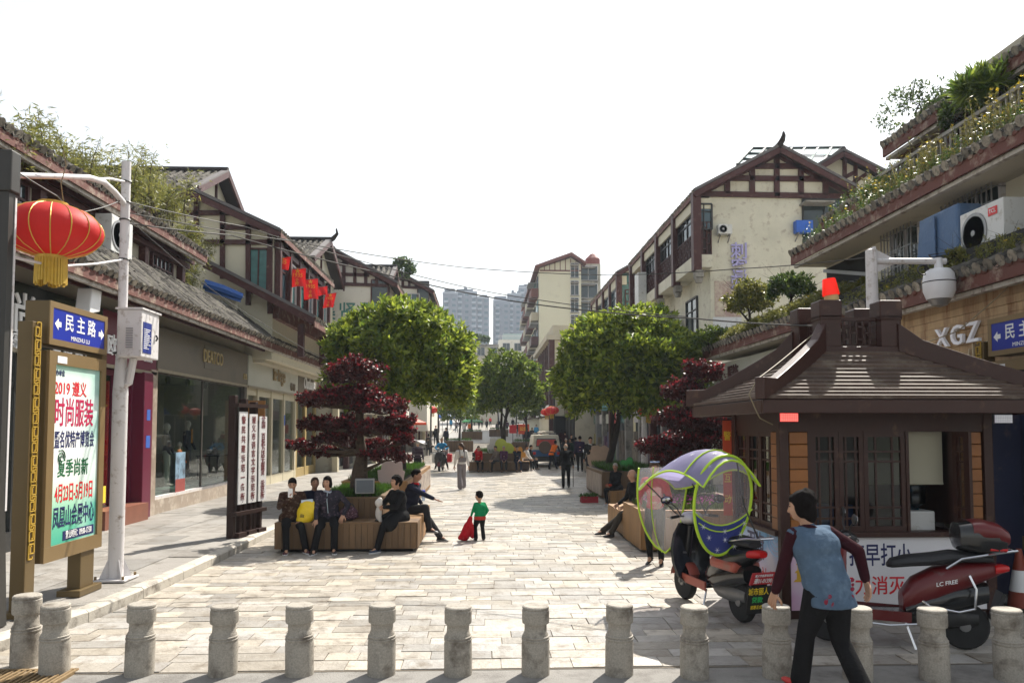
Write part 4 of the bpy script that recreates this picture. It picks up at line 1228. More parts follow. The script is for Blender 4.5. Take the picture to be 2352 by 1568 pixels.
def leaf(o, rt, w, hh, nrm, label=None):                    # lattice window leaf, o = lower corner
    o, rt, nrm, up = V(o), V(rt), V(nrm), V((0, 0, 1))
    m = MB()
    for u in (.025, w - .025): m.bar(o + rt * u, o + rt * u + up * hh, .05, .045, nrm)
    for z in (.03, hh - .03): m.bar(o + rt * .05 + up * z, o + rt * (w - .05) + up * z, .044, .06)
    fr = m.build('window', KW, ki)
    m = MB()
    for u in (.30, .70): m.bar(o + rt * w * u + up * .06, o + rt * w * u + up * (hh - .06), .022, .02, nrm)
    for z in (.13, .24, .70, .80): m.bar(o + rt * .05 + up * hh * z, o + rt * (w - .05) + up * hh * z, .024, .022)
    m.build('muntin', KW, fr)
    a, b = o + rt * .05 + up * .06, o + rt * (w - .05) + up * .06
    MB().ext([a, b, b + up * (hh - .12), a + up * (hh - .12)], -nrm * .004).build('pane', KGL, fr)
    return fr


for xa, xb in ((3.765, 4.08), (4.085, 4.37), (4.375, 4.86)): leaf((xa, Y0 + .06, SILL), (1, 0, 0), xb - xa, HEAD - SILL, (0, -1, 0))
for k in range(3): leaf((X0 + .06, Y0 + .77 + .43 * k - .02, SILL), (0, -1, 0), .42, HEAD - SILL, (-1, 0, 0))
for xa, xb in ((3.715, 3.76), (4.865, 4.90), (5.42, 5.48)): MB().b2((xa, Y0 + .025, SILL), (xb, Y0 + .13, HEAD)).build('window_post', KW, ki)
fr = leaf((5.41, Y0 - .02, SILL), (.12, -.45, 0), .42, HEAD - SILL, V((-.97, -.24, 0)))   # the leaf that stands open
BL = mat('cream roller blind', (.60, .57, .44), .8, .04, 4, .1, 50, tl=.3)
b = MB().b2((4.42, Y0 + .24, 1.52), (5.42, Y0 + .25, HEAD)).build('blind', BL, ki)
MB().tube([(4.42, Y0 + .245, 1.51), (5.42, Y0 + .245, 1.51)], .014, 8).build('blind_rod', BL, b)
wc = thing('water_cooler', 'white water cooler with blue bottle behind the open kiosk window', 'water cooler', (5.14, 9.15, .05))
MB().box((0, 0, .57), (.34, .34, 1.14)).build('cabinet', ACW, wc, bevel=.02)
MB().lathe([(.06, 1.14), (.07, 1.18), (.135, 1.22), (.14, 1.30), (.132, 1.32), (.14, 1.34), (.14, 1.42), (.132, 1.44), (.14, 1.46), (.14, 1.52), (.11, 1.55), (0, 1.55)], 20).build('bottle', glass('blue bottle', (.25, .55, .75), .05, .7), wc, True)
MB().box((0, -.175, .85), (.2, .02, .12)).build('tap_panel', mat('cooler panel', (.35, .45, .5), .4), wc)
cb = thing('desk', 'dim desk with blue folder box inside the kiosk', 'desk', (4.5, 9.9, .05))
MB().box((0, 0, .72), (1.6, .6, .05)).build('desk_top', KP, cb)
MB().box((0, .25, .36), (1.5, .05, .70)).build('modesty_panel', KP, cb)
MB().box((-.1, -.1, .95), (.5, .3, .4)).build('folder_box', AWN, cb)

# roof: eave box, stepped boards, hips and crown
EX0, EX1, EY0, EY1, EZ, CX0, CX1, CY0, CY1, CZ = 2.98, 6.45, 8.15, 10.95, 2.47, 4.08, 5.02, 9.15, 10.0, 3.08
f = MB()
for a, b in (((EX0, EY0, 0), (EX1, EY0 + .05, 0)), ((EX0, EY1 - .05, 0), (EX1, EY1, 0)), ((EX0, EY0 + .052, 0), (EX0 + .05, EY1 - .052, 0)), ((EX1 - .05, EY0 + .052, 0), (EX1, EY1 - .052, 0))):
    f.b2((a[0], a[1], 2.32), (b[0], b[1], EZ - .004))
f.build('eave_fascia', KW, ki, bevel=.008)
MB().b2((EX0 + .05, EY0 + .052, 2.385), (EX1 - .05, EY1 - .052, 2.41)).build('soffit', DARKWOOD, ki)
NB = 12
E4 = [V((EX0, EY0, 0)), V((EX1, EY0, 0)), V((EX1, EY1, 0)), V((EX0, EY1, 0))]
C4 = [V((CX0, CY0, 0)), V((CX1, CY0, 0)), V((CX1, CY1, 0)), V((CX0, CY1, 0))]
rz_ = lambda t: EZ + (CZ - EZ) * (.8 * t + .2 * t * t)
rf = MB()
for k in range(4):
    j = (k + 1) % 4
    rf.add([(*E4[k].xy, EZ - .01), (*E4[j].xy, EZ - .01), (*C4[j].xy, CZ - .03), (*C4[k].xy, CZ - .03)], [(0, 1, 2, 3)])
rf = rf.build('roof', DARKWOOD, ki)
for k in range(4):
    j = (k + 1) % 4
    for n in range(NB):
        ta, tb = n / NB, (n + 1) / NB + .012
        pts = []
        for t, dz in ((ta, .045), (tb, .012)):
            a, b = E4[k].lerp(C4[k], t), E4[j].lerp(C4[j], t)
            pts.append([(*a.xy, rz_(t) + dz), (*b.xy, rz_(t) + dz)])
        a0, b0 = pts[0]
        a1, b1 = pts[1]
        lo = [(a0[0], a0[1], a0[2] - .04), (b0[0], b0[1], b0[2] - .04)]
        hi = [(a1[0], a1[1], a1[2] - .02), (b1[0], b1[1], b1[2] - .02)]
        MB().add([a0, b0, b1, a1, lo[0], lo[1], hi[1], hi[0]], [(0, 1, 2, 3), (4, 5, 1, 0), (7, 6, 5, 4), (5, 6, 2, 1), (6, 7, 3, 2), (7, 4, 0, 3)]).build('roof_board', KROOF, rf)
for k in range(4):
    m, sec = MB(), []
    out = (E4[k] - C4[k]).normalized()
    sd = V((-out.y, out.x, 0)) * .055
    for t in (0, .15, .3, .45, .6, .72, .85, .95, 1.02, 1.05):
        p = C4[k].lerp(E4[k], t)
        base = rz_(max(0, 1 - t)) + (.0 if t < .95 else .0)
        top = rz_(1 - min(t, .85)) + .25 - .11 * min(t, .85)
        if t < .1: top += .10
        sec.append([p - sd + V((0, 0, base)), p + sd + V((0, 0, base)), p + sd + V((0, 0, top)), p - sd + V((0, 0, top))])
    vs = [q for s in sec for q in s]
    n = len(sec)
    m.add(vs, [(4 * i + a, 4 * i + (a + 1) % 4, 4 * i + 4 + (a + 1) % 4, 4 * i + 4 + a) for i in range(n - 1) for a in range(4)] + [(3, 2, 1, 0), tuple(range(4 * n - 4, 4 * n))])
    m.build('hip_beam', KW, ki, bevel=.01)
MB().b2((CX0 - .04, CY0 - .04, CZ - .06), (CX1 + .04, CY1 + .04, CZ + .06)).build('crown_base', KW, ki, bevel=.01)
for c in C4:
    cx_, cy_ = (c.x + (.10 if c.x < 4.5 else -.10)), (c.y + (.10 if c.y < 9.6 else -.10))
    p = MB().box((cx_, cy_, 3.36), (.25, .25, .44)).build('crown_post', KW, ki, bevel=.01)
    MB().box((cx_, cy_, 3.605), (.20, .20, .05)).build('neck', KW, p)
    MB().box((cx_, cy_, 3.505), (.275, .275, .05)).box((cx_, cy_, 3.585), (.275, .275, .24)).build('cap', KW, p, bevel=.018)
for a, b in ((0, 1), (1, 2), (2, 3), (3, 0)):
    A = V((C4[a].x + (.1 if C4[a].x < 4.5 else -.1), C4[a].y + (.1 if C4[a].y < 9.6 else -.1), 3.17))
    B = V((C4[b].x + (.1 if C4[b].x < 4.5 else -.1), C4[b].y + (.1 if C4[b].y < 9.6 else -.1), 3.17))
    d = (B - A).normalized()
    A2, w = A + d * .12, (B - A).length - .24
    m = lattice(MB(), A2, d, w, .30, 6, 4, .022, (-d.y, d.x, 0))
    m.bar(A2 + V((0, 0, .32)), A2 + d * w + V((0, 0, .32)), .04, .035)
    m.build('crown_lattice', KW, ki)
REDL = mat('red beacon lens', (.75, .03, .015), .25, .05, 5, tl=.45, emit=.35)  # faint emission stands for sunlight in the lens; the beacon is unlit
bc = thing('beacon_lamp', 'red warning beacon on front corner post of the kiosk crown', 'beacon lamp', (4.25, 9.24, 3.71))
MB().lathe([(.085, 0), (.085, .06), (.078, .07), (0, .07)], 20).build('lamp_base', mat('yellowed base', (.5, .36, .16), .5), bc, True)
MB().lathe([(.10, .07), (.10, .085), (.078, .26), (.07, .275), (0, .28)], 20).build('lens', REDL, bc, True)
bc.rotation_euler = (0, R(-7), 0)


def led(label, c, m_, on):
    o = thing('led_flasher', label, 'warning light', c)
    MB().box((0, .02, 0), (.21, .03, .105)).build('housing', BLACK, o, bevel=.005)
    d = MB().box((0, .003, 0), (.195, .006, .088)).build('lens', m_, o)
    s = MB().box((0, 0, 0), (.014, .006, .014)).mesh('diode', mat('lit diode', (1, .16, .13), .4, emit=.6) if on else WHITE)
    for i in range(10):
        for j in range(5): piece('diode', s, d, (-.088 + .0195 * i, -.003, -.034 + .017 * j))


led('glowing red diode flasher under the kiosk eave', (3.27, 8.18, 2.275), mat('red lit lens', (.8, .01, .01), .4, emit=.35), True)
led('unlit whitish diode flasher under the far corner of kiosk eave', (5.62, 8.18, 2.26), mat('dull diode panel', (.35, .30, .42), .4), False)


# printed panels under the windows
def print_mat(name, build):
    m = bpy.data.materials.new(name)
    m.use_nodes = True
    N, L = m.node_tree.nodes, m.node_tree.links
    b = N['Principled BSDF']
    b.inputs['Roughness'].default_value = .35
    g = N.new('ShaderNodeNewGeometry')
    s = N.new('ShaderNodeSeparateXYZ')
    L.new(g.outputs['Position'], s.inputs[0])

    def ramp(val, stops):
        r = N.new('ShaderNodeValToRGB')
        r.color_ramp.elements[0].position, r.color_ramp.elements[0].color = stops[0][0], (*stops[0][1], 1)
        r.color_ramp.elements[1].position, r.color_ramp.elements[1].color = stops[-1][0], (*stops[-1][1], 1)
        for p, c in stops[1:-1]: r.color_ramp.elements.new(p).color = (*c, 1)
        L.new(val, r.inputs[0])
        return r.outputs[0]

    def rng(val, a, c):
        r = N.new('ShaderNodeMapRange')
        r.inputs[1].default_value, r.inputs[2].default_value = a, c
        L.new(val, r.inputs[0])
        return r.outputs[0]

    def noise(scale):
        n = N.new('ShaderNodeTexNoise')
        n.inputs['Scale'].default_value = scale
        L.new(g.outputs['Position'], n.inputs['Vector'])
        return n.outputs['Fac']

    def mix(f, a, c):
        q = N.new('ShaderNodeMix')
        q.data_type = 'RGBA'
        for so, w in ((q.inputs[0], f), (q.inputs[6], a), (q.inputs[7], c)):
            if isinstance(w, (int, float)): so.default_value = w
            elif isinstance(w, tuple): so.default_value = (*w, 1)
            else: L.new(w, so)
        return q.outputs[2]
    L.new(build(s.outputs, ramp, rng, noise, mix), b.inputs['Base Color'])
    return m


PINKBLUE = print_mat('blue and pink print', lambda s, ramp, rng, noise, mix: mix(rng(noise(2.6), .4, .75), ramp(rng(s[2], .1, .95), [(0, (.62, .52, .66)), (.45, (.62, .5, .68)), (.75, (.16, .42, .70)), (1, (.05, .32, .62))]), (.72, .68, .78)))
WHITEPR = print_mat('white print with pink corner', lambda s, ramp, rng, noise, mix: mix(rng(noise(1.5), .55, .8), ramp(rng(s[0], 3.45, 4.3), [(0, (.62, .34, .52)), (.25, (.66, .5, .62)), (.6, (.68, .67, .70)), (1, (.70, .69, .71))]), (.74, .72, .74)))
p1 = MB().b2((X0 + .025, Y0 + .02, .10), (X0 + .038, Y1 - .1, SILL - .065)).build('poster', PINKBLUE, ki)
NAVY, REDTX = mat('navy print', (.02, .025, .10), .4), mat('red print', (.62, .02, .03), .4)
YELTX = mat('yellow print', (.85, .62, .04), .4)
text('双旗', .34, p1, (X0 + .023, 9.65, .70), (0, -1, 0), (0, 0, 1), NAVY, .002, .02, .9)
text('全社会', .27, p1, (X0 + .023, 9.35, .33), (0, -1, 0), (0, 0, 1), REDTX, .002, .02, .75)
m = MB()
for k in range(4): m.tube([(X0 + .022, 8.98 + (.08 + .07 * k) * math.cos(math.pi * (1 + t / 8)), .90 + (.06 + .055 * k) * math.sin(math.pi * (1 + t / 8))) for t in range(9)], .006, 4)
m.build('arc_print', mat('pale blue print', (.3, .6, .8), .4), p1)
p2 = MB().b2((X0 + .11, Y0 + .022, .10), (X1 - .12, Y0 + .038, SILL - .065)).build('poster', WHITEPR, ki)
text('对打早打小', .27, p2, (4.44, Y0 + .020, .70), (1, 0, 0), (0, 0, 1), NAVY, .002, .025, .68)
text('努力消灭', .22, p2, (4.42, Y0 + .020, .36), (1, 0, 0), (0, 0, 1), REDTX, .002, .025, .9)
m = MB()
GOLDP = mat('gold print', (.60, .36, .04), .4)
for k, (w, z) in enumerate(((.20, .42), (.17, .52), (.14, .61), (.10, .69), (.06, .76))):
    x = 3.62
    m.add([(x - w / 2, Y0 + .020, z), (x + w / 2, Y0 + .020, z), (x + w * .36, Y0 + .020, z + .03), (x - w * .36, Y0 + .020, z + .03)], [(0, 1, 2, 3)])
    m.add([(x - w * .3, Y0 + .0205, z + .03), (x + w * .3, Y0 + .0205, z + .03), (x + w * .3, Y0 + .0205, z + .10), (x - w * .3, Y0 + .0205, z + .10)], [(0, 1, 2, 3)])
m.build('pagoda_print', GOLDP, p2)
# red vertical banner at the far corner of the kiosk, navy roll banner beside it
bn = thing('vertical_banner', 'orange red vertical banner with yellow characters on kiosk street side', 'banner', (3.27, 10.6, .9), world=True)
ORB = mat('orange red cloth', (.60, .085, .03), .6, .08, 4)
MB().b2((3.27, 10.49, .98), (3.39, 10.5, 2.27)).build('cloth', ORB, bn)
MB().tube([(3.26, 10.495, 2.275), (3.40, 10.495, 2.275)], .01, 6).build('rod', KW, bn)
text('警民互动', .13, bn, (3.33, 10.488, 1.62), (1, 0, 0), (0, 0, 1), YELTX, .002, .02, .8, vert=True, pitch=2.2)
nb = thing('roll_banner', 'tall dark navy advertising stand behind the kiosk edge', 'advertising stand', (6.3, 9.6, 0), world=True)
NAVB = mat('navy print sheet', (.022, .026, .06), .3, .3, 1.5, dirt=((.10, .07, .08), .15, 2))
MB().b2((5.86, 9.55, .1), (7.0, 9.6, 2.35)).build('panel', NAVB, nb)
MB().b2((5.80, 9.5, 0), (5.86, 9.62, 2.3)).build('side_post', mat('olive brown metal', (.12, .10, .07), .4, .1, 4, metal=.3), nb)
text('百供', .22, nb, (6.05, 9.545, 2.17), (1, 0, 0), (0, 0, 1), WHITE, .003, .02)
text('精选40-67', .09, nb, (6.05, 9.545, 1.98), (1, 0, 0), (0, 0, 1), mat('orange print', (.7, .2, .05), .4), .003, .01)
text('集', .15, nb, (6.22, 9.545, 1.02), (1, 0, 0), (0, 0, 1), GOLD, .003, .02)
text('度', .15, nb, (6.22, 9.545, .72), (1, 0, 0), (0, 0, 1), GOLD, .003, .02)
cn = thing('traffic_cone', 'grimy red traffic cone with white band behind the top box scooter', 'traffic cone', (6.42, 9.15, .0))
MB().box((0, 0, .02), (.36, .36, .04)).build('cone_base', BLACK, cn, bevel=.01)
MB().lathe([(.14, .04), (.115, .22)], 20).lathe([(.075, .47), (.03, .72), (0, .72)], 20).build('cone', mat('faded cone red', (.25, .05, .03), .6, .2, 6), cn, True)
MB().lathe([(.115, .22), (.075, .47)], 20).build('band', WHITE, cn, True)


# ------------------------------------------------------------------ advert totems with street name heads
BRONZE = mat('bronze painted metal', (.125, .085, .035), .42, .12, 3, .05, 40, metal=.25)
BRONZE_L = mat('light bronze frame', (.22, .15, .07), .4, .1, 4, .05, 40, metal=.25)
BLUES = mat('street sign blue', (.015, .03, .30), .3, .12, 2)


def TP(dx, dy): return PX(dx, dy, -4.935)                   # point of the totem face seen at a pixel


def totem(label, ox, oy, s, full):
    """s = +1: printed face looks to +x, built around x = -5.05; s = -1 the same thing turned to -x."""
    t = thing('advert_totem', label, 'advertising totem', (ox, oy, .115), 0 if s > 0 else math.pi)
    q = lambda x, y, z: (x, y, z)                            # local: face at x = +.0, near post at y = 0 .. 1.7
    MB().b2((-.16, 0, 0), (0, .19, 3.22)).build('post', BRONZE, t, bevel=.008)
    MB().b2((-.22, -.06, 0), (.06, .27, .07)).b2((-.22, 1.05, 0), (.06, 1.6, .08)).build('foot_plate', BRONZE, t, bevel=.008)
    MB().b2((-.16, 1.17, .08), (0, 1.5, .56)).build('leg', BRONZE, t, bevel=.008)
    MB().b2((-.25, 1.66, .5), (-.05, 1.80, 3.15)).build('post', BRONZE, t, bevel=.008)
    mt = MB()
    T = .011
    for a, b in (((0, 0), (.10, 0)), ((0, 0), (0, .14)), ((0, .14), (.07, .14)), ((.07, .14), (.07, .06)), ((.07, .06), (.035, .06)), ((.10, 0), (.10, .2)), ((.10, .2), (.03, .2)), ((.03, .2), (.03, .17))):
        mt.bar((0, a[0] - .006 * (a[0] < b[0]), a[1]), (0, b[0] + .008, b[1]) if a[1] == b[1] else (0, b[0], b[1] + .006), .012, T, (1, 0, 0))
    me = mt.mesh('key_motif', GOLD)
    post = [c for c in KIDS[t] if c.name.startswith('post')][0]
    for k in range(16): piece('key_motif', me, post, (.008, .045 if k % 2 else .145, .62 + k * .16 + (0 if k % 2 else .2)), (0, 0, 0), (1, 1, 1) if k % 2 else (1, -1, -1))
    hd = MB().b2((-.27, .31, 3.0), (0, 1.66, 3.5)).build('sign_head', BRONZE, t, bevel=.01)
    m = MB()
    for a, b in (((0, .31, 3.0), (.014, 1.66, 3.07)), ((0, .31, 3.43), (.014, 1.66, 3.5)), ((0, .31, 3.071), (.014, .38, 3.429)), ((0, 1.59, 3.071), (.014, 1.66, 3.429))): m.b2(a, b)
    m.build('sign_frame', BRONZE_L, hd)
    MB().b2((.001, .38, 3.07), (.006, 1.59, 3.43)).build('street_sign', BLUES, hd)
    sy = 1
    text('民 主 路', .215, hd, (.007, 1.0, 3.28), (0, 1, 0), (0, 0, 1), WHITE, .003, .015, .95, gap=1.0)
    text('MINZHU LU', .075, hd, (.007, 1.0, 3.115), (0, 1, 0), (0, 0, 1), WHITE, .003, .0, 1.1)
    m = MB()
    for s2 in (-1, 1):
        y0 = 1.0 + s2 * .5
        m.add([(.009, y0 - s2 * .06, 3.22), (.009, y0, 3.22), (.009, y0, 3.18), (.009, y0 + s2 * .08, 3.25), (.009, y0, 3.32), (.009, y0, 3.28), (.009, y0 - s2 * .06, 3.28)], [tuple(range(7))])
    m.build('arrow', WHITE, hd)
    bx = MB().b2((-.2, .30, .53), (0, 1.62, 2.93)).build('advert_box', BRONZE, t, bevel=.01)
    m = MB()
    for a, b in (((0, .30, .53), (.03, 1.62, .70)), ((0, .30, 2.78), (.03, 1.62, 2.93)), ((0, .30, .701), (.03, .44, 2.779)), ((0, 1.50, .701), (.03, 1.62, 2.779))): m.b2(a, b)
    m.build('advert_frame', BRONZE_L, bx)
    ad = MB().b2((.001, .44, .70), (.006, 1.50, 2.78)).build('poster', ADPR if full else NAVB, bx)
    MB().b2((.031, .46, 2.80), (.035, .66, 2.88)).build('sticker', WHITE, bx)
    if full:
        RT, U = (0, 1, 0), (0, 0, 1)

        def tx(b_, size, dx, dy, m_, bo=.02, sx=1.0, **k):
            p = TP(dx, dy)
            return text(b_, size, ad, (.007, p[1] - oy, p[2] - .115), RT, U, m_, .003, bo, sx, **k)
        RD, MG = REDTX, mat('magenta print', (.45, .02, .08), .4)
        tx('2019 遵义', .19, 163, 895, RD, .015, .9)
        tx('时尚服装', .36, 171, 952, MG, .02, .62)
        tx('暨名优特产博览会', .215, 172, 1011, NAVY, .018, .53)
        tx('夏季尚新', .22, 168, 1075, mat('dark green print', (.02, .12, .05), .4), .03, .8)
        p = TP(140, 1050)
        c = (.009, p[1] - oy, p[2] - .115)
        MB().tube([(c[0], c[1] + .012 * (1 + t / 3) * math.cos(t * .7), c[2] + .012 * (1 + t / 3) * math.sin(t * .7)) for t in range(22)], .008, 4).build('spiral_print', MATS['dark green print'], ad)
        tx('4月23日-5月19日', .24, 171, 1130, RD, .02, .50)
        tx('凤凰山会展中心', .27, 170, 1184, NAVY, .022, .50)
        p = TP(180, 1221)
        MB().b2((.007, p[1] - oy - .36, p[2] - .115 - .055), (.009, p[1] - oy + .36, p[2] - .115 + .055)).build('hours_strip', NAVY, ad)
        text('营业时间：09:00-17:30', .10, ad, (.0095, p[1] - oy, p[2] - .115), RT, U, WHITE, .003, .01, .62)
        tx('主办单位', .08, 135, 857, NAVY, .01, .8)
    return t


ADPR = print_mat('fair poster print', lambda s, ramp, rng, noise, mix: mix(rng(s[1], 9.62, 10.2), ramp(rng(s[2], .8, 2.9), [(0, (.05, .36, .26)), (.16, (.16, .50, .32)), (.30, (.55, .72, .58)), (.42, (.80, .82, .80)), (.80, (.84, .84, .84)), (.93, (.72, .80, .74)), (1, (.30, .58, .46))]), mix(rng(noise(2.2), .35, .65), (.62, .76, .72), (.08, .36, .30))))
totem('bronze advert totem with bright fashion fair poster beside white camera pole', -4.94, 8.64, 1, True)
totem('bronze advert totem with blue street name head behind the kiosk', 6.78, 10.42, -1, False)
# ------------------------------------------------------------------ foliage
def leafmat(name, dark, light, tl=.4, rough=.42):
    return mat(name, dark, rough, .25, 3, spec=.45, isl=.35, hue=light, tl=tl)


LF_TREE = leafmat('tree leaf', (.068, .125, .017), (.32, .37, .045), .56)
LF_DEEP = leafmat('deep tree leaf', (.05, .10, .015), (.20, .25, .035), .5)
LF_RED = leafmat('dark red leaf', (.034, .012, .012), (.095, .022, .020), .36)
LF_PINK = leafmat('young top-lit crimson leaf', (.18, .018, .024), (.30, .03, .04), .45)  # new leaves, their brighter red also painting the light on the pads
LF_BAM = leafmat('bamboo leaf', (.12, .14, .03), (.25, .23, .06), .5)
LF_BUSH = leafmat('bush leaf', (.035, .075, .018), (.11, .15, .03), .4)
LF_GRASS = leafmat('grass blade', (.035, .095, .012), (.08, .17, .02), .35)
LF_DRY = leafmat('dry weed', (.11, .11, .03), (.20, .17, .05), .4)
LF_FLW = leafmat('yellow flower', (.60, .42, .02), (.7, .55, .05), .4)
LF_PUR = leafmat('purple flower', (.30, .05, .24), (.45, .10, .30), .4)
BARK = mat('grey brown bark', (.085, .060, .042), .9, .3, 9, .7, 26, dirt=((.03, .022, .016), .3, 7))
BARKD = mat('dark bark', (.035, .026, .020), .9, .3, 9, .6, 26)


def unitv(a): return a / np.maximum(np.linalg.norm(a, axis=-1, keepdims=True), 1e-6)


def leaves(name, pts, out, k, L, wd, m, parent, spread=.9, kind=None, up=.25, jit=.35):
    """k pointed leaves fan out from every point around its outward direction; one folded quad each."""
    pts, out = np.repeat(pts, k, 0), np.repeat(unitv(out), k, 0)
    n = len(pts)
    rv = unitv(nrs.normal(size=(n, 3)))
    d = unitv(out * (1 - spread * .5) + rv * spread + np.array([0, 0, up]))
    ln = L * nrs.uniform(.6, 1.25, (n, 1))
    sd = unitv(np.cross(d, unitv(out + nrs.normal(size=(n, 3)) * jit + 1e-3)))
    nn = np.cross(sd, d)
    w = wd * ln / L
    a = pts + d * ln * .06
    mid = pts + d * ln * .5 + nn * ln * .07
    v = np.stack([a, mid + sd * w * .5, pts + d * ln - nn * ln * .04, mid - sd * w * .5], 1).reshape(-1, 3)
    return quads(name, v, m, parent, kind)


def lumpy(c, r, n_cl, per, cl_r, zmin=-.7, shell=.8, seed=0, flat=1.0):
    """clump centres on an uneven dome, then points round each clump: returns points, outward vectors."""
    rs = np.random.RandomState(seed + 17)
    dirs = unitv(rs.normal(size=(n_cl * 3, 3)))
    dirs = dirs[dirs[:, 2] > zmin][:n_cl]
    ph = rs.uniform(0, 6.28, 6)
    lump = 1 + .045 * np.sin(dirs[:, 0] * 5 + ph[0]) * np.cos(dirs[:, 1] * 4 + ph[1]) + .04 * np.sin(dirs[:, 2] * 7 + ph[2] + dirs[:, 0] * 3)
    rad = (shell + (1.02 - shell) * rs.uniform(0, 1, len(dirs)) ** .6) * lump
    ins = rs.uniform(size=len(dirs)) < .2
    rad[ins] *= rs.uniform(.45, .85, ins.sum())
    cc = np.array(c) + dirs * rad[:, None] * np.array(r)
    pts = np.repeat(cc, per, 0)
    off = unitv(rs.normal(size=(len(pts), 3))) * (rs.uniform(0, 1, (len(pts), 1)) ** .5) * cl_r
    off[:, 2] *= flat
    pts = pts + off
    out = unitv(np.repeat(dirs, per, 0) * .8 + unitv(off) * .7)
    return pts, out


def branchy(parent, base, top, r0, c, r, n=9, m=BARK, seed=0, stems=1, low=.45):
    rs = random.Random(seed)
    mb = MB()
    base, top, c = V(base), V(top), V(c)
    for s in range(stems):
        b = base + V((rs.uniform(-.12, .12), rs.uniform(-.12, .12), 0)) * (s > 0)
        t = top + V((rs.uniform(-.5, .5), rs.uniform(-.5, .5), rs.uniform(-.2, .2))) * (s > 0)
        k1 = b.lerp(t, .35) + V((rs.uniform(-.1, .1), rs.uniform(-.1, .1), 0))
        k2 = b.lerp(t, .7) + V((rs.uniform(-.15, .15), rs.uniform(-.15, .15), 0))
        rr = r0 * (.75 if s else 1)
        mb.tube([b, b.lerp(k1, .15), k1, k2, t], [rr * 1.35, rr, rr * .85, rr * .6, rr * .35], 8)
        for i in range(n):
            f = low + (1 - low) * rs.random()
            o = b.lerp(t, f)
            d = V((rs.gauss(0, 1), rs.gauss(0, 1), rs.uniform(-.1, .9))).normalized()
            e = c + V((d.x * r[0], d.y * r[1], d.z * r[2])) * rs.uniform(.5, .85)
            mid = o.lerp(e, .5) + V((rs.uniform(-.2, .2), rs.uniform(-.2, .2), .1))
            q = rr * (.5 - .25 * f)
            mb.tube([o, mid, e], [q, q * .6, q * .22], 5)
            for j in range(2):
                e2 = e + V((rs.uniform(-.6, .6), rs.uniform(-.6, .6), rs.uniform(.0, .5)))
                mb.tube([mid.lerp(e, .3 + .3 * j), e2], [q * .4, q * .12], 4)
    return mb.build('trunk', m, parent, True)


def round_tree(label, loc, c, r, n_cl, per, k, L, seed, m=LF_TREE, stems=2, zmin=-.55, r0=.10, group='clipped street trees along the middle of the street'):
    t = thing('street_tree', label, 'tree', loc, 0, group, world=True)
    branchy(t, loc, (c[0], c[1], c[2] + r[2] * .3), r0, c, r, 10, BARKD, seed, stems)
    pts, out = lumpy(c, r, n_cl, per, min(r) * .13, zmin, .74, seed)
    leaves('crown', pts, out, k, L, L * .36, m, t, .85)
    return t


round_tree('big dome shaped green tree behind the near red leaved bonsai, beside the flag house', (-2.4, 23.5, .75), (-2.5, 23.5, 3.98), (2.2, 2.2, 1.88), 640, 9, 6, .23, 1, stems=3)
round_tree('big dome shaped green tree in the planter with prints, before gallery house', (4.1, 25.5, .75), (4.9, 25.5, 3.95), (2.4, 2.4, 2.15), 720, 9, 6, .24, 2, stems=3)
round_tree('middle sized round tree rising from the seated group planter', (1.1, 40.3, .8), (1.28, 40.3, 4.2), (1.8, 1.8, 1.98), 330, 8, 6, .24, 3, LF_DEEP, 2)
for i, (x, Y, w, hh, zc, lab) in enumerate(((-1.9, 62, 1.6, 1.3, 3.6, 'small far tree with wide flat crown past the twin lantern lamp'), (3.3, 60, 1.3, 1.5, 3.9, 'far round tree showing just beyond the middle tree and the van'),
                                           (-1.2, 84, 1.9, 1.6, 5.2, 'distant tree above the far planter in mid street'), (1.8, 92, 2.0, 1.8, 5.6, 'distant tree behind the seated group tree'), (4.4, 104, 2.2, 1.8, 6.0, 'distant tree near the yellow apartment block foot'), (-2.6, 118, 2.2, 1.8, 6.2, 'most distant tree towards the street end'))):
    round_tree(lab, (x, Y, gz(Y) + .5), (x, Y, zc), (w, w, hh), 200, 7, 5, .22, 20 + i, LF_DEEP, 1)

# ------------------------------------------------------------------ plank planters and benches
DECKW = mat('brown decking board', (.135, .078, .036), .6, .22, 4, .3, 40, isl=.2, dirt=((.07, .045, .025), .25, 5), stretch=(1, 1, .25))
DECKL = mat('orange brown decking board', (.25, .135, .05), .6, .2, 4, .3, 40, isl=.16, dirt=((.13, .075, .03), .2, 5), stretch=(1, 1, .25))


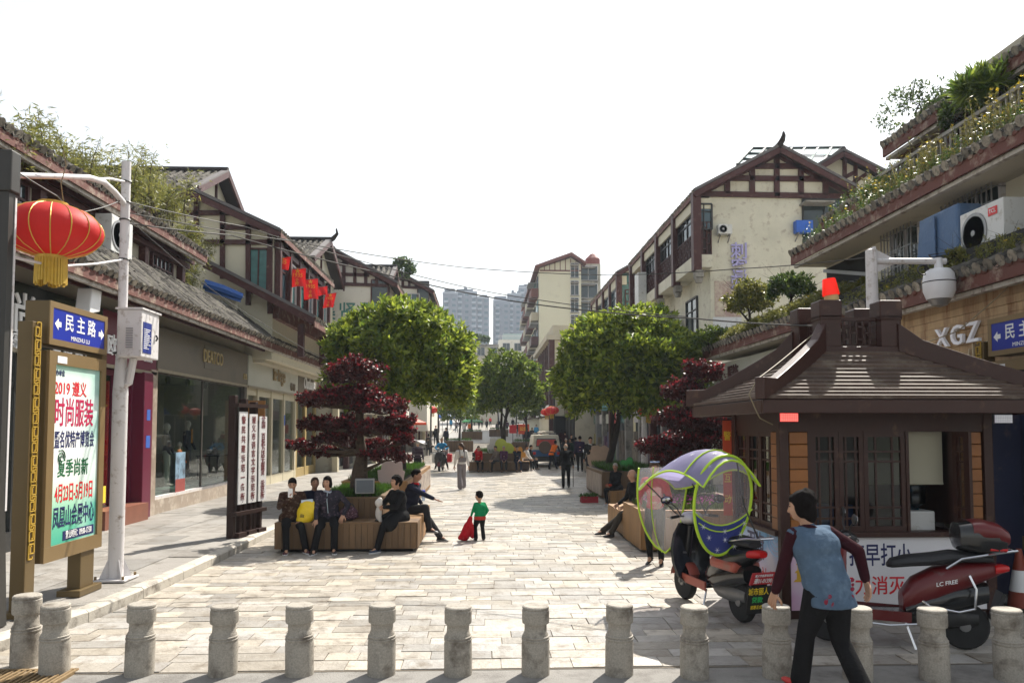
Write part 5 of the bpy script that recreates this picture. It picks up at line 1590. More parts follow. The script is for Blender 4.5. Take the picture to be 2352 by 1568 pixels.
def plank_box(o, x0, x1, y0, y1, z0, z1, m, w=.1, name='plank', sides='fblr', cap=.1, lid=False):
    g, d, k = .006, .022, 0
    me = MB().box((0, 0, (z1 - z0) / 2), (w - g, d, z1 - z0)).mesh(name, m)
    for ch, L_, rz in (('f', x1 - x0, 0), ('b', x1 - x0, math.pi), ('l', y1 - y0, -math.pi / 2), ('r', y1 - y0, math.pi / 2)):
        if ch not in sides: continue
        n = max(1, round(L_ / w))
        for i in range(n):
            u = (i + .5) * L_ / n
            loc = {'f': (x0 + u, y0 - d / 2, z0), 'b': (x0 + u, y1 + d / 2, z0), 'l': (x0 - d / 2, y0 + u, z0), 'r': (x1 + d / 2, y0 + u, z0)}[ch]
            p = INV.get(o)
            piece(name, me, o, loc, (0, 0, rz), (L_ / n / w, rnd.uniform(.9, 1.1), 1))
    MB().b2((x0 + .004, y0 + .004, z0 - .0), (x1 - .004, y1 - .004, z1 - .05)).build('core', DARKWOOD, o)
    if lid:
        n = max(1, round((y1 - y0) / .14))
        for i in range(n): MB().b2((x0 - .02, y0 + i * (y1 - y0) / n - .02 * (i == 0) + .002, z1), (x1 + .02, y0 + (i + 1) * (y1 - y0) / n - .004, z1 + .03)).build('seat_board', m, o, bevel=.004)
    elif cap:
        for a, b in (((x0 - .02, y0 - .025, z1), (x1 + .02, y0 + cap, z1 + .025)), ((x0 - .02, y1 - cap, z1), (x1 + .02, y1 + .025, z1 + .025)), ((x0 - .02, y0 + cap + .002, z1), (x0 + cap, y1 - cap - .002, z1 + .025)), ((x1 - cap, y0 + cap + .002, z1), (x1 + .02, y1 - cap - .002, z1 + .025))):
            MB().b2(a, b).build('rim_board', m, o)


def grass_in(o, x0, x1, y0, y1, z, n, hh=.12, m=None, name='grass'):
    MB().b2((x0, y0, z - .08), (x1, y1, z)).build('soil', DIRTM, o)
    p = np.stack([nrs.uniform(x0 + .03, x1 - .03, n), nrs.uniform(y0 + .03, y1 - .03, n), np.full(n, z)], 1)
    return leaves(name, p, np.tile([0, 0, 1.0], (n, 1)), 3, hh, .012, m or LF_GRASS, o, .45, 'stuff', .6)


pa = thing('bonsai_planter', 'square wooden planter bench under the near red leaved bonsai where people sit', 'planter', (-2.4, 15.3, 0), 0, 'wooden planters down the street', world=True)
plank_box(pa, -3.62, -1.17, 13.8, 14.38, .06, .49, DECKW, .105, lid=True, sides='flr')
plank_box(pa, -1.82, -1.17, 14.40, 16.9, .06, .49, DECKL, .105, lid=True, sides='rb')
plank_box(pa, -3.62, -3.04, 14.40, 16.9, .06, .49, DECKW, .105, lid=True, sides='lb')
plank_box(pa, -3.02, -1.86, 14.42, 16.7, .10, .875, DECKW, .105, sides='flr')
MB().b2((-3.55, 13.9, 0), (-1.24, 16.8, .06)).build('plinth', DARKIN, pa)
grass_in(pa, -2.98, -1.90, 14.5, 16.6, .87, 1500, .16)
pb = thing('long_planter', 'long planter box with faded prints under the big tree near the flag house', 'planter', (-2.7, 24, 0), 0, 'wooden planters down the street', world=True)
plank_box(pb, -3.6, -1.95, 20.0, 28.6, .05, .8, DECKL, .16, sides='fr')
grass_in(pb, -3.5, -2.05, 20.1, 28.5, .82, 2500, .16)
PRT = mat('faded landscape print', (.42, .36, .31), .5, .5, 6, dirt=((.14, .10, .09), .5, 5))
MB().b2((-1.925, 20.1, .15), (-1.918, 28.5, .72)).build('printed_panel', PRT, pb)
pc = thing('long_planter', 'long planter box with dark landscape prints under the big tree before gallery house', 'planter', (4.5, 25.5, 0), 0, 'wooden planters down the street', world=True)
plank_box(pc, 3.68, 5.4, 23.8, 27.4, .05, .82, DECKW, .12, sides='fl')
MB().b2((3.64, 23.85, .10), (3.647, 27.35, .76)).build('printed_panel', mat('dark landscape print', (.16, .115, .09), .4, .5, 3, dirt=((.38, .30, .27), .5, 3.4), stretch=(1, 1, .35)), pc)
grass_in(pc, 3.78, 5.3, 23.9, 27.3, .84, 2200, .22)
st = thing('wooden_stool', 'low wooden box seat with old woman before the printed planter', 'bench', (3.85, 21.9, 0), world=True)
plank_box(st, 3.56, 4.2, 21.6, 22.3, .03, .40, DECKL, .08, lid=True, sides='fl')
pd = thing('flower_planter', 'light wooden flower box at the feet of the high heeled woman', 'planter', (3.6, 14.4, 0), 0, 'wooden planters down the street', world=True)
plank_box(pd, 2.78, 4.7, 13.6, 15.28, .04, .70, DECKL, .14, sides='fl')
grass_in(pd, 2.88, 4.6, 13.7, 15.2, .68, 900, .16, LF_BUSH)
pts = np.stack([nrs.uniform(2.9, 4.6, 260), nrs.uniform(13.7, 15.1, 260), nrs.uniform(.80, .88, 260)], 1)
leaves('small_blossom', pts, np.tile([0, 0, 1.], (260, 1)), 5, .03, .025, LF_PUR, pd, .8, 'stuff')
pe = thing('bonsai_planter', 'wooden bench planter of the second red bonsai where an old man sits', 'planter', (3.8, 16.4, 0), 0, 'wooden planters down the street', world=True)
plank_box(pe, 2.8, 3.5, 15.32, 17.3, .05, .46, DECKL, .12, lid=True, sides='lb')
plank_box(pe, 3.52, 4.9, 15.34, 17.2, .05, .80, DECKW, .12, sides='fl')
grass_in(pe, 3.6, 4.8, 15.45, 17.1, .82, 500, .2)
pf = thing('group_planter', 'dark wooden ring bench planter with the seated group and wheelchair', 'planter', (.6, 40, 0), 0, 'wooden planters down the street', world=True)
plank_box(pf, -.7, 1.9, 39.0, 39.6, .05, .48, DECKW, .16, lid=True, sides='flr')
plank_box(pf, -.4, 1.7, 39.62, 41.6, .05, .9, DECKW, .16, sides='flr')
plank_box(pf, 1.72, 2.35, 39.62, 41.6, .05, .48, DECKL, .16, lid=True, sides='r')
grass_in(pf, -.3, 1.6, 39.7, 41.5, .92, 900, .25)
for i, (x, Y, lab) in enumerate(((-1.9, 62, 'far planter box under the wide flat tree'), (3.3, 60, 'far planter box behind the van'), (-1.2, 84, 'distant planter box in mid street'), (1.8, 92, 'most distant planter box'))):
    o = thing('far_planter', lab, 'planter', (x, Y, gz(Y) - .1), 0, 'wooden planters down the street')
    n = 12
    me = MB().box((0, 0, .45), (.17, .03, .9)).mesh('plank', DECKW)
    for k in range(n): piece('plank', me, o, (-1.02 + .186 * k, -1.0, 0))
    MB().box((0, 0, .42), (2.2, 1.95, .84)).build('core', DARKWOOD, o)
    grass_in(o, -1.0, 1.0, -.9, .9, .9, 300, .25)


# ------------------------------------------------------------------ red leaved bonsai
def bonsai(label, base, Y, pads, trunk, seed):
    t = thing('red_bonsai', label, 'bonsai tree', base, 0, 'red leaved bonsai trees', world=True)
    rs = np.random.RandomState(seed)
    mb = MB()
    tp = [P(x, y, Y + dy) for x, y, dy in trunk]
    tp[0] = V(base)
    n = len(tp)
    mb.tube(tp, [.20, .155] + [.14 - .1 * i / n for i in range(2, n)], 10)
    P1, O1, P2, O2 = [], [], [], []
    for x, y, hw, hh, dy in pads:
        c = P(x, y, Y + dy)
        s = (Y + dy) / FPX
        rx, rz = hw * s, hh * s
        near = min(tp, key=lambda q: abs(q.z - (c.z - .18)) + .3 * (q - c).length)
        mb.tube([near, near.lerp(c, .5) - V((0, 0, .04)), c - V((0, 0, rz * .5))], [.055, .035, .02], 5)
        for k in range(4): mb.tube([c - V((0, 0, rz * .5)), c + V((rs.uniform(-.8, .8) * rx, rs.uniform(-.6, .6) * rx, -rz * .3))], [.018, .008], 4)
        ncl = int(16 + 560 * rx * rz)
        pts, out = lumpy(c, (rx, max(.25, rx * .75), rz), ncl, 7, min(rx, rz) * .35 + .02, -.35, .55, int(rs.randint(1e6)), .7)
        P1.append(pts); O1.append(out)
        hi = (pts[:, 2] > c.z + rz * .15) & (rs.uniform(size=len(pts)) < .22)  # upper sides only: new growth plus top light put into the colour
        P2.append(pts[hi] + out[hi] * .04); O2.append(out[hi])
    mb.build('trunk', BARK, t, True)
    leaves('crown', np.concatenate(P1), np.concatenate(O1), 5, .072, .036, LF_RED, t, .9)
    leaves('young_toplit_foliage', np.concatenate(P2), np.concatenate(O2), 5, .072, .034, LF_PINK, t, .8)
    return t


bonsai('large red leaved bonsai with layered pads above the seated group of five', (-2.42, 15.3, .86), 15.3,
       ((815, 862, 62, 38, 0), (755, 922, 66, 25, -.2), (820, 915, 66, 28, .2), (875, 938, 62, 26, 0), (918, 968, 34, 14, -.3), (735, 978, 46, 20, -.3), (795, 985, 52, 24, .3), (850, 990, 50, 24, -.3), (922, 990, 26, 13, .1), (690, 1024, 30, 11, 0), (745, 1040, 52, 13, .2), (765, 1012, 45, 14, -.2), (865, 1028, 50, 17, .3), (885, 1050, 58, 15, -.3), (925, 1012, 22, 13, -.3)),
       ((828, 1110, 0), (826, 1085, 0), (832, 1040, 0), (822, 990, 0), (828, 940, .05), (818, 890, 0)), 3)
bonsai('second red leaved bonsai half hidden by the kiosk roof', (4.05, 16.2, .8), 16.2,
       ((1618, 862, 46, 32, 0), (1572, 905, 48, 30, -.2), (1625, 930, 50, 34, .2), (1545, 965, 40, 26, 0), (1590, 975, 50, 30, -.3), (1502, 1030, 42, 24, 0), (1560, 1030, 58, 34, .3), (1615, 1020, 48, 40, -.2), (1540, 1060, 40, 20, -.3), (1640, 985, 30, 40, .3)),
       ((1575, 1130, 0), (1578, 1090, 0), (1590, 1030, 0), (1585, 970, 0), (1600, 910, 0), (1612, 880, 0)), 4)


# ------------------------------------------------------------------ bamboo, roof plants
def bamboo(label, spots, seed, L=.17, n=20, base=None):
    t = thing('bamboo_clump', label, 'bamboo', spots[0][0], 0, 'bamboo on the house roofs', world=True)
    rs = random.Random(seed)
    mb, pts, out = MB(), [], []
    for c, rx, rz in spots:
        for k in range(n):
            b = c + V((rs.gauss(0, rx * .45), rs.gauss(0, .5), -rz - rs.uniform(.1, .5)))
            lean = V((rs.gauss(0, .35), rs.gauss(0, .3), 0))
            H = rz * 2 * rs.uniform(.75, 1.1)
            e = b + V((0, 0, H + .3)) + lean * rx
            m_ = b.lerp(e, .6) - lean * .12
            mb.tube([b, m_, e], [.016, .011, .004], 4)
            for j in range(26):
                f = .25 + .75 * rs.random()
                q = b.lerp(m_, f * 1.6) if f < .6 else m_.lerp(e, (f - .6) / .4)
                for _ in range(3):
                    pts.append(q + V((rs.gauss(0, .14), rs.gauss(0, .14), rs.gauss(0, .10))))
                    out.append((rs.gauss(0, 1), rs.gauss(0, 1), rs.uniform(-.5, .2)))
    mb.build('stems', BARK, t, kind='stuff')
    leaves('foliage', np.array([p[:] for p in pts]), np.array(out), 3, L, .022, LF_BAM, t, .6, None, -.2)
    return t


bamboo('thick bamboo thicket on the shop house roof behind lantern', [(P(185, 385, 17.5), .75, .40), (P(318, 415, 20.5), .55, .5), (P(255, 410, 19), .6, .4), (P(120, 350, 16), .3, .5)], 1, n=12)
bamboo('loose bamboo growing before the tiled cross roof', [(P(390, 450, 23.2), .5, .5), (P(445, 550, 24.5), .35, .35)], 2, n=12)
bamboo('low bamboo bush between shop house eave and lower tiled roof', [(P(415, 615, 24.2), .75, .5)], 3, n=20)
bamboo('wispy bamboo tips over the eave near the frame edge', [(P(25, 300, 13.5), .3, .25)], 4, n=6)


def shrub(label, c, r, m, n=60, L=.12, name='shrub', per=8, k=5, cat='shrub', group=None, wd=.4, stem=True, zmin=-.5):
    t = thing(name, label, cat, (c[0], c[1], c[2] - r[2]), 0, group, world=True)
    if stem: branchy(t, (c[0], c[1], c[2] - r[2] * 1.2), (c[0], c[1], c[2] + r[2] * .4), .03 + .02 * r[2], c, r, 6, BARKD, int(abs(c[0] * 100)), 2, .2)
    pts, out = lumpy(c, r, n, per, min(r) * .28, zmin, .6, int(abs(c[1] * 37)))
    leaves('crown', pts, out, k, L, L * wd, m, t, .9)
    return t


shrub('spindly tree growing on the roof terrace against the sky', P(2112, 262, 17.0), (.85, .8, .62), LF_BUSH, 95, .085, 'small_tree', 7, 4, 'tree')
shrub('yellow green bush on the low planted roof under the lilac characters', P(1722, 690, 20.5), (.62, .55, .50), LF_BAM, 90, .13)
shrub('broad leaved green bush by the roof railing beside stair recess', P(1815, 662, 19.3), (.55, .5, .32), LF_BUSH, 70, .13)
shrub('dark green bush hanging at the end of the planted roof', P(1640, 780, 23.2), (.65, .5, .34), LF_DEEP, 70, .12)
shrub('leafy bush on the terrace under the top eave', P(2225, 260, 14.8), (.6, .5, .36), LF_BUSH, 80, .11)
shrub('dark palm like plant behind the baluster railing', P(2290, 205, 13.6), (.65, .5, .28), LF_DEEP, 60, .34, wd=.12)
shrub('dark shrub at the end of the middle planted roof', P(2045, 440, 16.4), (.55, .5, .24), LF_BUSH, 60, .11)
shrub('small sapling on the far timbered house roof', P(925, 618, 57), (.9, .8, .75), LF_BUSH, 50, .25, 'small_tree', cat='tree')
shrub('shrubs on the roof of the low grey block', P(1095, 780, 149.5), (2.6, 1, .8), LF_BUSH, 50, .5)
shrub('flowering weed bush hanging beside the large white air conditioner', P(2215, 610, 11.7), (.25, .3, .35), LF_BAM, 40, .08)
shrub('green bush over the tiles near the frame edge by covered unit', P(2340, 585, 10.9), (.3, .3, .25), LF_BUSH, 40, .08)


def roof_weeds(label, x0, x1, y0, y1, zf, n, hh, m, fl=0, name='roof_weeds'):
    o = thing(name, label, 'weeds', ((x0 + x1) / 2, (y0 + y1) / 2, zf((x0 + x1) / 2)), 0, 'weeds on the terrace house roofs', world=True)
    x, y = nrs.uniform(x0, x1, n), nrs.uniform(y0, y1, n)
    hgt = hh * (.35 + .65 * np.abs(np.sin(y * 1.7 + np.sin(x * 5)))) * nrs.uniform(.5, 1.1, n)
    base = np.stack([x, y, zf(x)], 1)
    lean = nrs.normal(size=(n, 3)) * .18
    d = unitv(lean + np.array([0, 0, 1]))
    sd = unitv(np.cross(d, nrs.normal(size=(n, 3)))) * .006
    tip = base + d * hgt[:, None]
    v = np.stack([base - sd, base + sd, tip + sd * .5, tip - sd * .5], 1).reshape(-1, 3)
    quads('stalks', v, m, o, 'stuff')
    k = 9
    pts = np.repeat(base, k, 0) + np.repeat(d * hgt[:, None], k, 0) * np.tile(np.linspace(.15, 1, k), n)[:, None]
    leaves('leaves', pts, nrs.normal(size=(n * k, 3)), 2, .075, .02, m, o, .8, 'stuff')
    if fl:
        q = tip[nrs.uniform(size=n) < fl]
        leaves('flowers', q, np.tile([0, 0, 1.], (len(q), 1)), 6, .035, .03, LF_FLW, o, .9, 'stuff')


roof_weeds('tall dry yellow flowering weeds on the middle tiled roof', 7.55, 8.6, 8.3, 15.5, lambda x: 6.42 + (x - 7.4) * .47, 280, .75, LF_DRY, .2)
roof_weeds('shorter green weeds among the middle roof tiles', 7.5, 8.9, 8.3, 17.8, lambda x: 6.40 + (x - 7.4) * .47, 420, .45, LF_BUSH, .1)
roof_weeds('mossy grass carpet on the low planted roof', 6.98, 8.1, 15.9, 24.0, lambda x: 4.68 + (x - 6.9) * .44, 3200, .26, LF_BAM, .01)
roof_weeds('grass tufts on the tiles over the XGZ sign', 6.95, 8.2, 9.0, 15.4, lambda x: 4.46 + (x - 6.9) * .48, 260, .3, LF_BAM, .08)
roof_weeds('trailing weeds on the back roof beneath the terrace', 9.3, 10.4, 17.1, 20.5, lambda x: 7.85 + (x - 9.2) * .55, 140, .4, LF_BUSH, .1)
roof_weeds('potted flowers along the terrace railing', 9.15, 9.7, 9.3, 16.8, lambda x: 7.3 + x * 0, 220, .8, LF_BUSH, .1)
# ------------------------------------------------------------------ camera pole, lamp post, lantern
def lantern(label, c, d=.88, ribs=16, group='red paper lanterns'):
    o = thing('red_lantern', label, 'lantern', c, rnd.uniform(0, 1), group)
    hh = d * .28
    prof = [(d * .14, -hh)] + [(max(d * .14, d * .5 * math.sqrt(max(0, 1 - (t ** 2) * .93))), hh * t) for t in [-.95 + .19 * k for k in range(11)]] + [(d * .14, hh)]
    n = 32 if ribs > 8 else 14
    MB().lathe(prof, n, (0, 0, 0)).build('shade', RED_LAN, o, True)
    m = MB()
    for k in range(ribs):
        g = 2 * math.pi * k / ribs
        m.tube([(r * math.cos(g) * 1.004, r * math.sin(g) * 1.004, z) for r, z in prof], d * .006, 4)
    m.build('ribs', GOLD, o, kind='stuff')
    MB().lathe([(d * .15, hh * .98), (d * .15, hh * 1.1), (0, hh * 1.1)], 14).build('top_cap', GOLD, o, True)
    MB().lathe([(0, -hh * 1.12), (d * .15, -hh * 1.12), (d * .15, -hh * .96)], 14).build('bottom_cap', GOLD, o, True)
    m = MB()
    k = 30 if ribs > 8 else 10
    for i in range(k):
        g = 2 * math.pi * i / k
        l = d * rnd.uniform(.24, .30)
        m.tube([(d * .14 * math.cos(g), d * .14 * math.sin(g), -hh * 1.08), (d * .145 * math.cos(g), d * .145 * math.sin(g), -hh * 1.1 - l)], d * .016, 4)
    m.build('tassel', mat('faded gold fringe', (.52, .34, .05), .7, .25, 12), o, kind='stuff')
    return o


lantern('big red lantern with gold ribs hanging by the white camera pole', (-4.95, 8.98, 4.42), 1.06)
wp = thing('camera_pole', 'white steel camera pole with cabinet and curved arm beside advert totem', 'camera pole', (-4.97, 10.8, .12), world=True)
X, Y = -4.97, 10.8
MB().lathe([(.098, .13), (.098, 2.6), (.10, 2.62), (.085, 2.9), (.062, 3.3), (.060, 5.86), (0, 5.87)], 20, (X, Y, 0)).build('pole', PIPE, wp, True)
m = MB().box((X, Y, .135), (.44, .44, .025))
m.build('base_plate', PIPE, wp, bevel=.004)
for k in range(4):
    g = math.pi / 4 + k * math.pi / 2
    a, b = (math.cos(g), math.sin(g)), (-math.sin(g) * .006, math.cos(g) * .006)
    MB().ext([(X + a[0] * .09 - b[0], Y + a[1] * .09 - b[1], .15), (X + a[0] * .21 - b[0], Y + a[1] * .21 - b[1], .15), (X + a[0] * .09 - b[0], Y + a[1] * .09 - b[1], .42)], (b[0] * 2, b[1] * 2, 0)).build('gusset', PIPE, wp)
    MB().lathe([(.018, .14), (.018, .19), (0, .19)], 8, (X + a[0] * .255, Y + a[1] * .255, 0)).build('bolt', IRON, wp)
MB().tube([(X, Y - .03, P(285, 470, 10.8).z), P(262, 440, 10.35), P(238, 418, 9.95), P(205, 408, 9.55), P(120, 405, 8.95), P(42, 403, 8.45)], [.04, .04, .038, .036, .034, .034], 10).build('arm', PIPE, wp, True)
MB().tube([(X, Y, P(290, 418, 10.8).z), P(250, 410, 10.2), P(205, 412, 9.7)], .018, 6).build('stay', PIPE, wp)
MB().tube([(X, Y, P(290, 596, 10.8).z), P(220, 606, 9.9), P(130, 612, 9.1), P(25, 590, 8.35)], .016, 6).build('lower_stay', PIPE, wp)
for y in (418, 465, 505, 596, 596 + 215): MB().tube([(X + .068 * (1.5 if y > 700 else 1) * math.cos(g), Y + .068 * (1.5 if y > 700 else 1) * math.sin(g), P(288, y, 10.8).z) for g in [k * math.pi / 6 for k in range(12)]], .012, 5, closed=True).build('strap', BLACK, wp)
cab = MB().b2((-4.92, 10.55, 3.12), (-4.60, 11.12, 3.76)).build('cabinet', PIPE, wp, bevel=.012)
MB().b2((-4.94, 10.53, 3.76), (-4.58, 11.14, 3.785)).build('cabinet_lid', PIPE, cab)
for k in range(9): MB().b2((-4.80, 10.541, 3.24 + k * .032), (-4.71, 10.549, 3.252 + k * .032)).build('louvre', GREYMET, cab)
nt_ = MB().b2((-4.5985, 10.60, 3.18), (-4.594, 10.86, 3.60)).build('notice', mat('blue notice', (.02, .035, .20), .4), cab)
for k in range(11): MB().b2((-4.5938, 10.62, 3.24 + k * .026), (-4.592, 10.62 + rnd.uniform(.1, .22), 3.25 + k * .026)).build('notice_line', WHITE, nt_)
MB().tube([(-4.59, 11.0, 3.38), (-4.57, 11.0, 3.42), (-4.59, 11.0, 3.46)], .012, 6).build('handle', BLACK, cab)
MB().tube([(X, Y, 2.72), (-4.85, 10.78, 2.78), (-4.78, 10.75, 3.12)], .05, 8).build('conduit_elbow', PIPE, wp)
lp = thing('lamp_post', 'dark grey tapered lamp post with box head at the frame edge', 'lamp post', (-4.95, 8.26, .12), world=True)
MB().add([(-5.03 + i * r, 8.26 + j * r, z) for z, r in ((.12, .09), (1.2, .06), (4.65, .055)) for i, j in ((-1, -1), (1, -1), (1, 1), (-1, 1))], [(4 * a + k, 4 * a + (k + 1) % 4, 4 * a + 4 + (k + 1) % 4, 4 * a + 4 + k) for a in (0, 1) for k in range(4)] + [(8, 9, 10, 11)]).build('post', mat('charcoal post', (.03, .028, .025), .5, .15, 5), lp)
MB().box((-5.03, 8.26, 4.86), (.17, .17, .44)).build('lamp_head', MATS['charcoal post'], lp, bevel=.015)
MB().b2((-4.974, 8.30, 1.3), (-4.965, 8.33, 4.6)).build('edge_strip', PIPE, lp)
fl = thing('flood_lamp', 'white wedge shaped flood lamp under the eave of dark shop', 'lamp', PX(190, 692, -7.5), world=True)
c = PX(190, 692, -7.5)
MB().ext([c + V((0, -.2, .22)), c + V((0, .15, .22)), c + V((0, .1, -.18)), c + V((0, -.3, -.28))], (.28, 0, 0)).build('lamp_body', WHITE, fl, bevel=.02)
MB().tube([c + V((.14, 0, .2)), c + V((.1, 0, .55))], .02, 6).build('bracket', GREYMET, fl)

# ------------------------------------------------------------------ three upright motto boards
sd = thing('motto_boards', 'three tall white boards with maroon characters on dark wooden posts at the kerb', 'sign stand', (-4.63, 14.67, .12), world=True)
A, B = V((-4.62, 14.62, .12)), V((-4.37, 15.62, .12))
d = (B - A).normalized()
n_ = V((d.y, -d.x, 0))
PB = mat('white enamel board', (.74, .73, .72), .4, .04, 3, dirt=((.45, .4, .36), .15, 6))
MAR = mat('maroon characters', (.16, .025, .03), .5)
U = V((0, 0, 1))
for k, s in enumerate(('警民共建示范一条街', '遵义市语言文字示范街', '全国 百城万店无假货 示范街')):
    o = A + d * (.10 + .36 * k)
    MB().bar(o - n_ * .1, o - n_ * .1 + U * (2.66 - .05 * k), .10, .14, n_).build('post', DARKWOOD, sd, bevel=.008)
    MB().bar(o + d * .2 - n_ * .06, o + d * .2 - n_ * .06 + U * (2.3 - .05 * k), .08, .08, n_).build('batten', DARKWOOD, sd)
    for z in (.45, 2.48): MB().bar(o - d * .06 - n_ * .03 + U * z, o + d * .30 - n_ * .03 + U * z, .16, .07).build('crosspiece', DARKWOOD, sd)
    b = MB().ext([o + d * .03 + U * .62, o + d * .31 + U * .62, o + d * .31 + U * (2.36 - .04 * k), o + d * .03 + U * (2.36 - .04 * k)], n_ * .02).build('board', PB, sd)
    t = text(s, .15, b, o + d * .17 + n_ * .022 + U * 1.47, d, U, MAR, .003, .03, 1.0, vert=True, pitch=1.62 / len(s) / .15)
    for z in (.66, 2.30 - .04 * k): MB().lathe([(.012, -.002), (.012, .006), (0, .006)], 8, (0, 0, 0)).build('screw', STEEL, b).matrix_basis = basis(d, U.cross(n_) * -1, n_, o + d * .17 + n_ * .022 + U * z)
    MB().bar(o + d * .02 + U * .02 - n_ * .05, o + d * .3 + U * .02 - n_ * .05, .2, .14).build('foot_block', DARKWOOD, sd)

# ------------------------------------------------------------------ red flags
FLAG = mat('red flag cloth', (.55, .018, .018), .65, .08, 5, tl=.3)
FLY = mat('flag yellow', (.80, .42, .03), .6)
for i, (x, y, w, hh, sk, Yf, lab) in enumerate(((649, 606, 40, 29, -.5, 27.0, 'slanting red flag with yellow lettering, highest of the flags on the timbered house'), (685, 638, 36, 41, -.1, 28.2, 'broad red flag between highest flag and the largest flag'),
                                               (714, 664, 33, 46, 0, 29.4, 'largest red flag hanging square from the timbered house'), (742, 668, 21, 20, -.1, 31.5, 'small half folded red flag behind the largest flag'), (761, 690, 24, 33, -.5, 33.0, 'last red flag, tapering, nearest to the photo studio wall'))):
    t = thing('red_flag', lab, 'flag', P(x, y, Yf), 0, 'red flags along the timbered house', world=True)
    W_, H_ = w / FPX * Yf, hh / FPX * Yf
    c = P(x, y, Yf)
    m = MB()
    nx, nz = 8, 6
    vs = []
    for j in range(nz + 1):
        for k in range(nx + 1):
            u, v = k / nx - .5, .5 - j / nz
            vs.append((c.x + u * W_ + sk * (.5 - v) * H_ * .5, c.y + .05 * math.sin(u * 7 + v * 3) * (1 - v), c.z + v * H_ + .02 * math.sin(u * 5)))
    m.add(vs, [(j * (nx + 1) + k, (j + 1) * (nx + 1) + k, (j + 1) * (nx + 1) + k + 1, j * (nx + 1) + k + 1) for j in range(nz) for k in range(nx)])
    cl = m.build('cloth', FLAG, t)
    rt = (1, 0, -.05)
    at = lambda v: (c.x + sk * (.5 - v) * H_ * .5, c.y - .075, c.z + v * H_)
    if i != 3:
        text('1935', W_ * .34, cl, at(.12), rt, (sk * -.3, 0, 1), FLY, .002, .03)
        text('食', W_ * .24, cl, at(-.16), rt, (0, 0, 1), FLY, .002, .03)
        text('府', W_ * .24, cl, at(-.36), rt, (0, 0, 1), FLY, .002, .03)
        text('★', W_ * .4, cl, at(.34), rt, (0, 0, 1), FLY, .002, .02)
    MB().tube([c + V((-W_ * .52, .02, H_ * .5)), c + V((W_ * .55, .02, H_ * .5 + .02))], .012, 5).build('pole', GREYMET, t)
    MB().tube([c + V((-W_ * .52, .02, H_ * .5)), V((-6.93, Yf + .3, c.z + H_ * .2))], .01, 5).build('staff', GREYMET, t)


# ------------------------------------------------------------------ overhead cables
def cable(label, pts, r=.014, m=WIRE):
    P3 = [V(p) for p in pts]
    out = []
    for a, b in zip(P3, P3[1:]):
        for k in range(8): out.append(a.lerp(b, k / 8) - V((0, 0, .10 * (b - a).length / 12 * 4 * (k / 8) * (1 - k / 8))))
    out.append(P3[-1])
    return tag(MB().tube(out, r * .75, 5).build('overhead_cable', m), label, 'cable', 'overhead cables across the street')


cable('highest cable from white camera pole crossing the sky to the dome camera pole', [(-4.95, 10.8, 5.15), P(665, 553, 12.5), P(1062, 614, 14), P(1400, 632, 14.5), P(1700, 617, 13.5), (5.69, 11.1, 4.68)], .011)
cable('thick dark cable sagging from white camera pole to the kiosk crown', [(-4.95, 10.8, 5.0), P(530, 540, 12), P(850, 622, 13), P(1111, 680, 13), P(1303, 708, 12.5), P(1592, 731, 11), (4.25, 9.4, 3.42)], .015)
cable('thinner upper cable that meets the thick one before the kiosk', [(-4.95, 10.8, 5.3), P(560, 520, 12.3), P(900, 618, 13.4), P(1111, 668, 13.4), P(1245, 690, 13), P(1575, 727, 11.3)], .010)
cable('cable drooping from the wall over the XGZ sign to kiosk crown', [(4.95, 9.4, 3.38), P(2080, 800, 9.6), P(2200, 760, 10), P(2310, 665, 10.3), P(2352, 610, 10.3)], .010, WIRE_T)
cable('thin wire from white camera pole slanting over the shop roofs', [(-4.95, 10.8, 5.1), P(360, 560, 12), P(480, 660, 13.5), P(600, 740, 16), P(760, 830, 22)], .008)
cable('loose black wire drooping beneath the lantern arm', [P(40, 395, 8.4), P(130, 450, 8.9), P(170, 490, 9.2), P(240, 475, 10.1), (-4.95, 10.78, 5.35)], .010)
cable('pale loop of wire hanging by the lantern', [P(145, 345, 8.9), P(152, 380, 9), P(140, 420, 9), P(146, 465, 9.1)], .008, WIRE_T)
cable('yellow wire hanging at the kiosk eave corner', [(4.2, 9.3, 3.45), P(1840, 790, 9), P(1740, 870, 8.4), P(1720, 905, 8.3), P(1745, 960, 8.3), P(1775, 975, 8.4)], .009, WIRE_T)

# ------------------------------------------------------------------ dome camera pole behind the kiosk
dp = thing('dome_camera_pole', 'grey white pole with white dome camera on a short arm behind kiosk crown', 'camera pole', (5.71, 11.1, 0), world=True)
MB().lathe([(.11, .1), (.09, 3), (.08, 4.78), (0, 4.81)], 18, (5.71, 11.1, 0)).build('pole', PIPE, dp, True)
a, b = P(2012, 600, 11.1), P(2172, 600, 11.0)
MB().tube([a, b], .045, 10).build('arm', PIPE, dp, True)
MB().ext([a + V((0, -.01, .17)), a + V((.25, -.01, .05)), a + V((.25, -.01, -.05)), a + V((0, -.01, -.17))], (0, .02, 0)).build('gusset', PIPE, dp)
MB().bar(a - V((.06, 0, .2)), a - V((.06, 0, -.2)), .03, .2).build('clamp', PIPE, dp)
c = P(2157, 650, 11.0)
MB().lathe([(.05, .37), (.06, .22), (.15, .2), (.2, .14), (.22, .02), (.215, -.12), (.17, -.24)], 24, c).build('dome_housing', mat('camera white', (.66, .66, .68), .35, .04, 3), dp, True)
MB().lathe([(0, -.36), (.10, -.33), (.155, -.245)], 20, c).build('lens_dome', GREYMET, dp, True)
MB().tube([c + V((.222 * math.cos(g), .222 * math.sin(g), .01)) for g in [k * math.pi / 10 for k in range(20)]], .008, 4, closed=True).build('seam', BLACK, dp)
